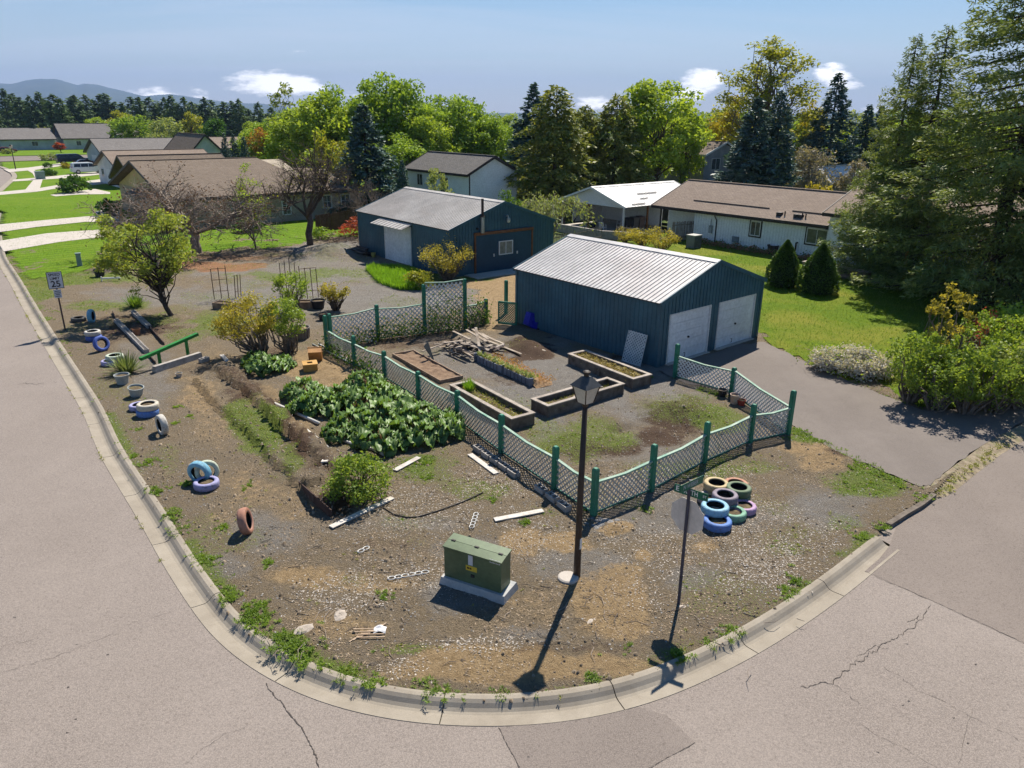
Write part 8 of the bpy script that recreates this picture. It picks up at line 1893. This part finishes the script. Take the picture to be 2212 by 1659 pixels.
tuft_field('weeds', 'bright green weeds growing along the kerb', pick(kw * (fbm(gx_ * 2.5, gy_ * 2.5, 2, 83) > .60), 150), L_GRASS, 16, .055, .011, (.4, 1.5))
spots = [(112, 0), (545, 1330, .5, 40), (565, 1345, .5, 40), (640, 1395, .6, 50), (665, 1425, .5, 40), (610, 1385, .5, 40), (760, 1455, .4, 30), (447, 1210, .5, 40), (500, 1285, .4, 40), (550, 1310, .4, 40), (1278, 1463, .16, 14), (1462, 1413, .35, 26), (1530, 1390, .25, 18), (1585, 1365, .4, 26), (1700, 1275, .35, 24), (1715, 1250, .3, 20), (1862, 1158, .3, 24), (1905, 1140, .3, 20), (1990, 1075, .4, 20), (340, 1060, .4, 30), (375, 1110, .4, 30), (395, 1145, .4, 30), (320, 1000, .4, 30), (290, 985, .3, 24),
         (480, 1140, .25, 16), (383, 880, .25, 14), (410, 900, .2, 12), (375, 915, .2, 12), (300, 930, .3, 14), (535, 1050, .3, 14), (1135, 1130, .22, 18), (910, 1000, .5, 36), (925, 1030, .3, 20), (405, 1045, .25, 24), (1065, 1080, .2, 14), (580, 1215, .25, 16), (830, 1285, .2, 12), (1030, 1220, .12, 8), (1270, 1100, .2, 14), (1390, 1100, .25, 16), (1720, 930, .5, 36), (1760, 950, .5, 30), (1840, 1010, .6, 40), (1890, 1050, .6, 40), (1545, 850, .3, 18), (1510, 840, .3, 14), (1405, 815, .25, 18), (740, 1455, .3, 20), (800, 1478, .4, 24), (935, 1490, .4, 24), (1085, 1497, .3, 16)]
PT = []
for s in spots[1:]:
    c_ = T(s[0], s[1]); k = max(6, int(s[3] * .6)); s = (s[0], s[1], s[2] * .72); PT.append(np.stack([c_[0] + r_.normal(0, s[2] * .45, k), c_[1] + r_.normal(0, s[2] * .45, k), np.full(k, c_[2])], -1))
tuft_field('weed_clumps', 'thick bright green weed clumps near the kerb and fence', np.repeat(np.vstack(PT), 2, 0) + r_.normal(0, .05, (len(np.vstack(PT)) * 2, 3)) * np.array([1, 1, 0]), L_GRASS, 16, .065, .012, (.3, 1.5))
# weeds in the gutter seam and along the driveway end
sd_i = r_.choice(len(OUT) - 140, 150) + 60; P = np.c_[OUT[sd_i], np.full(150, ROAD_Z)]; keep = fbm(P[:, 0] * .7, P[:, 1] * .7, 3, 5) > .45; keep &= PX(P)[:, 0] < 760; tuft_field('weeds', 'small weeds rooted in the seam between road and gutter', P[keep], L_GRASSY, 8, .07, .016, (.4, 1.4))
A = G(2020, 1062); B = G(2165, 950); t = r_.uniform(0, 1, 170); P = A[None] + (B - A)[None] * t[:, None] + r_.normal(0, .13, (170, 3)); P[:, 2] = -.06; tuft_field('weeds', 'strip of weeds where the driveway meets the road', P, L_GRASSY, 14, .075, .013, (.3, 1.4))
A = G(1720, 925); B = G(1985, 1052); t = r_.uniform(0, 1, 150); P = A[None] + (B - A)[None] * t[:, None] + r_.normal(0, .16, (150, 3)) + np.array([-.2, -.12, 0]); P[:, 2] = 0; tuft_field('weeds', 'weeds along the left edge of the driveway', P, L_GRASS, 14, .075, .013, (.3, 1.4))
# wood chips, pebbles, dead leaves
n = 11000; P = pick((gc_ ** 1.5) * (gv_ > 780) + .004, n); P[:, 2] += .006; V = leaf_quads(r_, P, .05, .5, 4.0, flat=.2)
CHIP = mat('pale_chip', (.44, .38, .31), (.66, .60, .54), scale=30, var=.3, rough=.9, island=.45); tag(ob('wood_chips', quad_mesh('wood_chips', V, CHIP)), 'pale wood chips and pebbles strewn over the soil', 'wood chips', kind='stuff')
P = pick((gv_ > 1000) * (fbm(gx_ * .8, gy_ * .8, 3, 91) > .52) * (gk_ > .3) * 1.0, 9000); P[:, 2] += .007; tag(ob('leaf_litter', quad_mesh('leaf_litter', leaf_quads(r_, P, .06, .4, 4.0, flat=.2), mat('leaf_litter', (.24, .165, .105), (.46, .36, .25), scale=20, var=.3, rough=.95, island=.5))), 'brown leaf litter and twigs on the soil', 'leaf litter', kind='stuff')
P = pick((gv_ > 800) * (gv_ < 1400) * (1 - np.clip(gt_ * 1.5, 0, 1)), 7000); P[:, 2] += .006; tag(ob('gravel', quad_mesh('gravel', leaf_quads(r_, P, .05, .8, 4.0, flat=.15), mat('gravel_chip', (.17, .16, .155), (.36, .345, .33), scale=20, var=.3, rough=.95, island=.5))), 'loose grey gravel over the lot', 'gravel', kind='stuff')
# clods of earth
n = 2600; P = pick((gv_ > 860) * (.25 + np.clip(fbm(gx_ * .7, gy_ * .7, 3, 97) - .5, 0, 1) * 4), n); sz = np.abs(r_.normal(.018, .016, n)) + .012
V = []; base_ = np.array([(1, 0, -.2), (0, 1, -.2), (-1, 0, -.2), (0, -1, -.2), (.5, .1, .7), (.1, .5, .8), (-.5, 0, .7), (0, -.45, .65)])
jit = base_[None] * r_.uniform(.6, 1.35, (n, 8, 3)); ca = r_.uniform(0, 6.28, n); rot = np.stack([np.stack([np.cos(ca), -np.sin(ca)], -1), np.stack([np.sin(ca), np.cos(ca)], -1)], 1)
xy = np.einsum('nij,nkj->nki', rot, jit[..., :2]); VV_ = np.concatenate([xy, jit[..., 2:]], -1) * sz[:, None, None] + P[:, None]
fq = np.array([(0, 1, 5, 4), (1, 2, 6, 5), (2, 3, 7, 6), (3, 0, 4, 7), (4, 5, 6, 7)]); FF = (np.arange(n)[:, None, None] * 8 + fq[None]).reshape(-1, 4)
tag(ob('soil_clods', fast_mesh('soil_clods', VV_.reshape(-1, 3), FF, mat('clod', (.17, .125, .085), (.36, .29, .21), scale=3, rough=1, island=.5))), 'small clods of earth and pebbles over the lot', 'clods', kind='stuff')
mb = MB()
for k in range(160):
    c_ = T(rr_.uniform(560, 1750), rr_.uniform(1020, 1440)); a_ = rr_.uniform(0, 6); l_ = rr_.uniform(.1, .55); mb.tube([(c_[0], c_[1], c_[2] + .015), (c_[0] + math.cos(a_) * l_ * .5, c_[1] + math.sin(a_) * l_ * .5, c_[2] + .03), (c_[0] + math.cos(a_ + .3) * l_, c_[1] + math.sin(a_ + .3) * l_, c_[2] + .015)], [.008, .007, .004], 3, False)
tag(mb.build('fallen_twigs', TWIG), 'thin fallen twigs lying on the soil', 'twigs', kind='stuff')
# brush heap behind the workshop
mb = MB(); c0 = T(745, 530)
for k in range(170):
    a_ = rr_.uniform(0, 6); l_ = rr_.uniform(.8, 2.2); x, y = c0[0] + rr_.gauss(0, 1.1), c0[1] + rr_.gauss(.6, .7); z = rr_.uniform(.05, .7); mb.tube([(x, y, z), (x + math.cos(a_) * l_ * .5, y + math.sin(a_) * l_ * .5, z + rr_.uniform(-.1, .35)), (x + math.cos(a_ + .3) * l_, y + math.sin(a_ + .3) * l_, z + rr_.uniform(-.2, .3))], [.018, .014, .006], 3, False)
tag(mb.build('brush_heap', mat('brush_brown', (.16, .10, .075), (.27, .19, .145), scale=3, rough=.95, island=.4)), 'brown heap of cut branches by the workshop end', 'brush heap')
# lawn blades near the camera
def lawn_blades(poly, n, m, label, L=.075):
    poly = np.array(poly); mn, mx = poly.min(0), poly.max(0); Q = r_.uniform(mn, mx, (n * 3, 2)); Q = Q[in_poly(Q[:, 0], Q[:, 1], poly)][:n]; uv = PX(np.c_[Q, np.zeros(len(Q))]); Q = Q[(uv[:, 0] > -60) & (uv[:, 0] < 2280) & (uv[:, 1] > 440)]
    k = len(Q); a_ = r_.uniform(0, 6.28, k); l_ = L * r_.uniform(.6, 1.5, k); dx = np.stack([np.cos(a_), np.sin(a_)], -1); base = np.c_[Q, np.full(k, .0)]; tip = np.c_[Q + dx * l_[:, None] * .7, l_ + .02]; s = np.c_[-dx[:, 1], dx[:, 0], np.zeros(k)] * .014
    V = np.stack([base - s, base + s, tip], 1).reshape(-1, 3); o = ob('lawn_grass', fast_mesh('lawn_grass', V, np.arange(k * 3).reshape(k, 3), m)); tag(o, label, 'grass', kind='stuff')
L_LAWN = leaf_mat('lawn_blade', (.085, .17, .015), (.15, .24, .03), .4, (.18, .20, .045), .25)
lawn_blades(lawn_r_poly, 70000, L_LAWN, 'mown green grass of the right-hand lawn'); lawn_blades(lawn_l_poly, 60000, leaf_mat('lawn_blade_left', (.085, .19, .015), (.13, .26, .025), .4, (.12, .21, .03), .25), 'mown green grass of the left-hand lawns')
# ================================================================ VEHICLES, FAR SMALL THINGS, HAZE
def car_paint(name, c, rough=.25): return mat(name, c, var=.04, scale=.8, rough=rough, spec=.6, bump=0)
CHROME = mat('wheel_alloy', (.45, .45, .46), rough=.3, metal=.7); RUBBER = mat('rubber', (.02, .02, .02), rough=.8); LAMPW = mat('headlamp', (.7, .7, .68), rough=.1); LAMPR = mat('tail_lamp', (.35, .02, .02), rough=.2); CARGL = mat('car_glass', (.012, .014, .018), rough=.06, spec=.7)
def vehicle(name, label, cat, loc, rz, L, Wd, prof, roof, wins, paint, wr=.33, ax=(.17, .80)):
    """prof: side outline (x along length from rear, z), roof: list of (x, z) for the narrower cabin."""
    root = thing(name, label, cat, loc, rz); h = Wd / 2
    def loft(pts, w0, w1, z0, z1, m, nm, parent, xs=0.0):
        b = MB(); n = len(pts)
        def half(z): return w0 + (w1 - w0) * (z - z0) / max(1e-6, z1 - z0)
        for sg in (-1, 1): b.v += [(x, sg * half(z), z) for x, z in pts]
        b.f += [tuple(range(n)), tuple(n + i for i in reversed(range(n)))]; b.m += [0, 0]
        for i in range(n): j = (i + 1) % n; b.f.append((j, i, n + i, n + j)); b.m.append(0)
        o = b.build(nm, m, parent); bv = o.modifiers.new('bevel', 'BEVEL'); bv.width = .05; bv.segments = 2; bv.limit_method = 'ANGLE'; return o
    z0 = min(z for _, z in prof); z1 = max(z for _, z in prof)
    loft(prof, h, h * .97, z0, z1, paint, 'body', root)
    zr0 = min(z for _, z in roof); zr1 = max(z for _, z in roof)
    cab = loft(roof, h * .95, h * .76, zr0, zr1, paint, 'cabin', root)
    def hw(z): return h * .95 + (h * .76 - h * .95) * (z - zr0) / (zr1 - zr0)
    for (x0, x1, x2, x3, za, zb) in wins:      # side windows: bottom x0..x1, top x2..x3
        for sg in (-1, 1):
            e = .012; P = [(x0, sg * (hw(za) + e), za), (x1, sg * (hw(za) + e), za), (x3, sg * (hw(zb) + e), zb), (x2, sg * (hw(zb) + e), zb)]
            b = MB(); Q = [(p[0], p[1] - sg * .03, p[2]) for p in P]
            b.hexa((P + Q) if sg < 0 else (Q + P)); b.build('side_window', CARGL, root)
    fr = [p for p in roof]; xs_ = sorted(roof, key=lambda p: p[0])
    (xa, za_), (xb, zb_) = roof[1], roof[2]; (xc, zc1), (xd, zd1) = roof[-2], roof[-1]
    for (p, q, s, nm) in ((roof[0], roof[1], -1, 'rear_window'), (roof[-1], roof[-2], 1, 'windscreen')):
        (x0, z0_), (x1, z1_) = p, q; zlo, zhi = z0_ + .06, z1_ - .06; f = lambda z: x0 + (x1 - x0) * (z - z0_) / (z1_ - z0_)
        P = [(f(zlo) + s * .02, -hw(zlo) * .88, zlo), (f(zlo) + s * .02, hw(zlo) * .88, zlo), (f(zhi) + s * .02, hw(zhi) * .88, zhi), (f(zhi) + s * .02, -hw(zhi) * .88, zhi)]
        b = MB(); Q = [(p_[0] - s * .04, p_[1], p_[2]) for p_ in P]; b.hexa((Q + P) if s > 0 else (P + Q)); b.build(nm, CARGL, root)
    for fx in ax:
        for sg in (-1, 1):
            b = MB(); b.tube([(fx * L, sg * (h - .2), wr), (fx * L, sg * (h + .015), wr)], wr, 18); o = b.build('wheel', RUBBER, root); b = MB(); b.tube([(fx * L, sg * (h + .01), wr), (fx * L, sg * (h + .03), wr)], wr * .62, 14); b.build('rim', CHROME, o)
    for sg in (-1, 1):
        b = MB(); b.box(L - .08, L + .015, sg * h * .72 - .16, sg * h * .72 + .16, .68, .84); b.build('headlight', LAMPW, root); b = MB(); b.box(-.015, .06, sg * h * .88 - .07, sg * h * .88 + .07, .8, 1.15); b.build('tail_light', LAMPR, root)
    for z_, nm in ((.32, 'bumper'),):
        b = MB(); b.box(-.05, .1, -h * .9, h * .9, z_, z_ + .22); b.build(nm, paint, root); b = MB(); b.box(L - .1, L + .06, -h * .9, h * .9, z_, z_ + .22); b.build(nm, paint, root)
    b = MB()
    for sg in (-1, 1): b.box(L * .66, L * .66 + .12, sg * (h + .0), sg * (h + .0) + sg * .16, 1.02, 1.16)
    b = MB(); b.box(L * .66, L * .66 + .12, h - .02, h + .15, 1.02, 1.16); b.build('mirror', paint, root); b = MB(); b.box(L * .66, L * .66 + .12, -h - .15, -h + .02, 1.02, 1.16); b.build('mirror', paint, root)
    return root
VANW = car_paint('van_white', (.66, .67, .69))
p = G(155, 376); q = G(212, 372); rzv = YAW + RAD(0)
vehicle('minivan', 'white minivan parked on the driveway beside the tan house', 'minivan', (p[0], p[1], .05), rzv, 5.1, 1.95,
        [(0, .28), (0, .95), (.06, 1.02), (4.0, 1.02), (4.95, .86), (5.1, .6), (5.1, .28)], [(.1, 1.0), (.25, 1.68), (.5, 1.74), (2.8, 1.76), (3.2, 1.70), (4.1, 1.0)],
        [(.35, 1.35, .5, 1.35, 1.08, 1.58), (1.42, 2.5, 1.42, 2.5, 1.08, 1.6), (2.58, 3.65, 2.58, 3.1, 1.08, 1.6)], VANW)
DKC = car_paint('suv_dark', (.018, .022, .045))
p = G(124, 356); vehicle('pickup_truck', 'dark blue covered pickup parked beyond the white minivan', 'pickup truck', (p[0], p[1], .05), rzv, 6.0, 2.05,
        [(0, .5), (0, 1.15), (4.7, 1.15), (5.9, 1.1), (6.0, .9), (6.0, .45)], [(.05, 1.12), (.12, 1.88), (.4, 1.94), (3.6, 1.96), (3.9, 1.9), (4.75, 1.12)],
        [(.25, 2.0, .3, 2.0, 1.25, 1.78), (2.15, 3.0, 2.15, 3.0, 1.2, 1.82), (3.1, 4.25, 3.1, 3.75, 1.2, 1.82)], DKC, .4)
RDC = car_paint('car_red', (.16, .035, .025))
p = G(162, 362); vehicle('parked_car', 'low dark red car between the pickup and the minivan', 'car', (p[0], p[1], .05), rzv, 4.3, 1.75,
        [(0, .25), (0, .85), (.1, .92), (3.3, .9), (4.2, .78), (4.3, .55), (4.3, .25)], [(.35, .88), (.9, 1.32), (1.3, 1.4), (2.1, 1.4), (2.4, 1.34), (3.2, .88)], [(.75, 1.65, 1.05, 1.65, .95, 1.28), (1.75, 2.85, 1.75, 2.3, .95, 1.28)], RDC, .3)
p = G(2, 330); vehicle('parked_car', 'red-brown car parked on the far street at the left edge', 'car', (p[0] - 1, p[1], -.04), YAW, 4.3, 1.75,
        [(0, .25), (0, .85), (.1, .92), (3.3, .9), (4.2, .78), (4.3, .55), (4.3, .25)], [(.35, .88), (.9, 1.32), (1.3, 1.4), (2.1, 1.4), (2.4, 1.34), (3.2, .88)], [(.75, 1.65, 1.05, 1.65, .95, 1.28), (1.75, 2.85, 1.75, 2.3, .95, 1.28)], car_paint('car_rust', (.22, .06, .04)), .3)
# street lamp on the far bend
p = G(34, 366); sl_ = thing('lamp_post', 'thin dark lamp post on the far lawn by the road bend', 'lamp post', (p[0], p[1], 0)); b = MB(); b.tube([(0, 0, 0), (0, 0, 3.6)], [.09, .06], 8); b.build('pole', BRZ, sl_); b = MB(); b.hexa([(-.14, -.14, 3.6), (.14, -.14, 3.6), (.14, .14, 3.6), (-.14, .14, 3.6), (-.22, -.22, 3.95), (.22, -.22, 3.95), (.22, .22, 3.95), (-.22, .22, 3.95)]); b.build('lantern', FRO, sl_); b = MB(); b.hexa([(-.25, -.25, 3.95), (.25, -.25, 3.95), (.25, .25, 3.95), (-.25, .25, 3.95), (-.05, -.05, 4.2), (.05, -.05, 4.2), (.05, .05, 4.2), (-.05, .05, 4.2)]); b.build('lantern_roof', BRZ, sl_)
# garden shrubs along the left street
ss1 = shrub(301, 1.3, 1.2, L_DARK, 1200, .22, 8, BARK, 30, .32, .05, 'dome'); ss2 = shrub(303, 1.0, 1.0, L_GOLD, 900, .2, 8, BARK, 24, .32, .05, 'dome'); ss3 = shrub(305, 1.1, 1.2, L_PALE, 900, .22, 8, BARK, 24, .32, .05, 'dome')
for (pair, u, v, sc, l) in [(ss1, 160, 416, (1.7, 1.5, 1.6), 'large dark clipped bush on the lawn island before the tan house'), (ss1, 110, 380, (1.0, .9, .8), 'low dark bush by the minivan driveway'), (ss1, 98, 381, (.7, .7, .9), 'small dark bush beside a post by the walk'), (ss2, 144, 364, (1.0, 1, 1), 'yellow bush beside the minivan'), (ss3, 106, 347, (1.8, 1.4, 1.2), 'pale round bushes left of the pickup'), (ss1, 103, 362, .7, 'tiny dark bush on the far lawn'), (ss3, 18, 332, (1.6, 1.2, 1), 'pale bush at the far left street corner'), (ss1, 236, 465, (.9, .9, 1.2), 'dark bush by the tan house front door')]:
    p = G(u, v); plant_thing('garden_bush', l, 'shrub', pair, (p[0], p[1], 0), sc, u * .3, 'garden bushes along the left street', SN)
p = G(540, 500); plant_thing('garden_bush', 'dark low bush under the tan house bay', 'shrub', ss1, (p[0], p[1], 0), (1.2, 1, .9), 1, 'garden bushes along the left street', SN)
rb = shrub(307, 1.6, 1.5, L_RED, 1400, .16, 20, BARK, 30, .3, .05, 'dome'); p = at(800, 440, 63.5); plant_thing('red_hedge', 'dark red low hedge at the workshop roof corner', 'shrub', rb, (p[0], p[1], 0), (2.0, 1.2, 1.0), .6, None, SN)
p = T(690, 520); plant_thing('green_shrub', 'bright low green shrub by the brush heap', 'shrub', shrub(309, .9, .8, L_MAPLE, 900, .14, 10, BARK, 24, .3, .05, 'dome'), (p[0], p[1] + .8, 0), (1.6, 1, 1), 0, None, SN)
# fence boards: wooden roof edge behind fence
p0, p1 = G(728, 478), G(772, 474)
# ---- haze: one closed box of pale air round camera and scene
m = bpy.data.materials.new('haze_air'); m.use_nodes = True; t = m.node_tree; t.nodes.clear(); out = t.nodes.new('ShaderNodeOutputMaterial'); pv = t.nodes.new('ShaderNodeVolumePrincipled')
pv.inputs['Color'].default_value = (.36, .52, .86, 1); pv.inputs['Density'].default_value = 1.0e-4; pv.inputs['Anisotropy'].default_value = 0.0
t.links.new(pv.outputs[0], out.inputs['Volume'])
b = MB(); b.box(-8900, 8900, -2900, 11950, -1.4, 560); hzb = b.build('haze', m); hzb['kind'] = 'stuff'; hzb['label'] = 'pale blue air between the camera and the mountain'; hzb['category'] = 'haze'
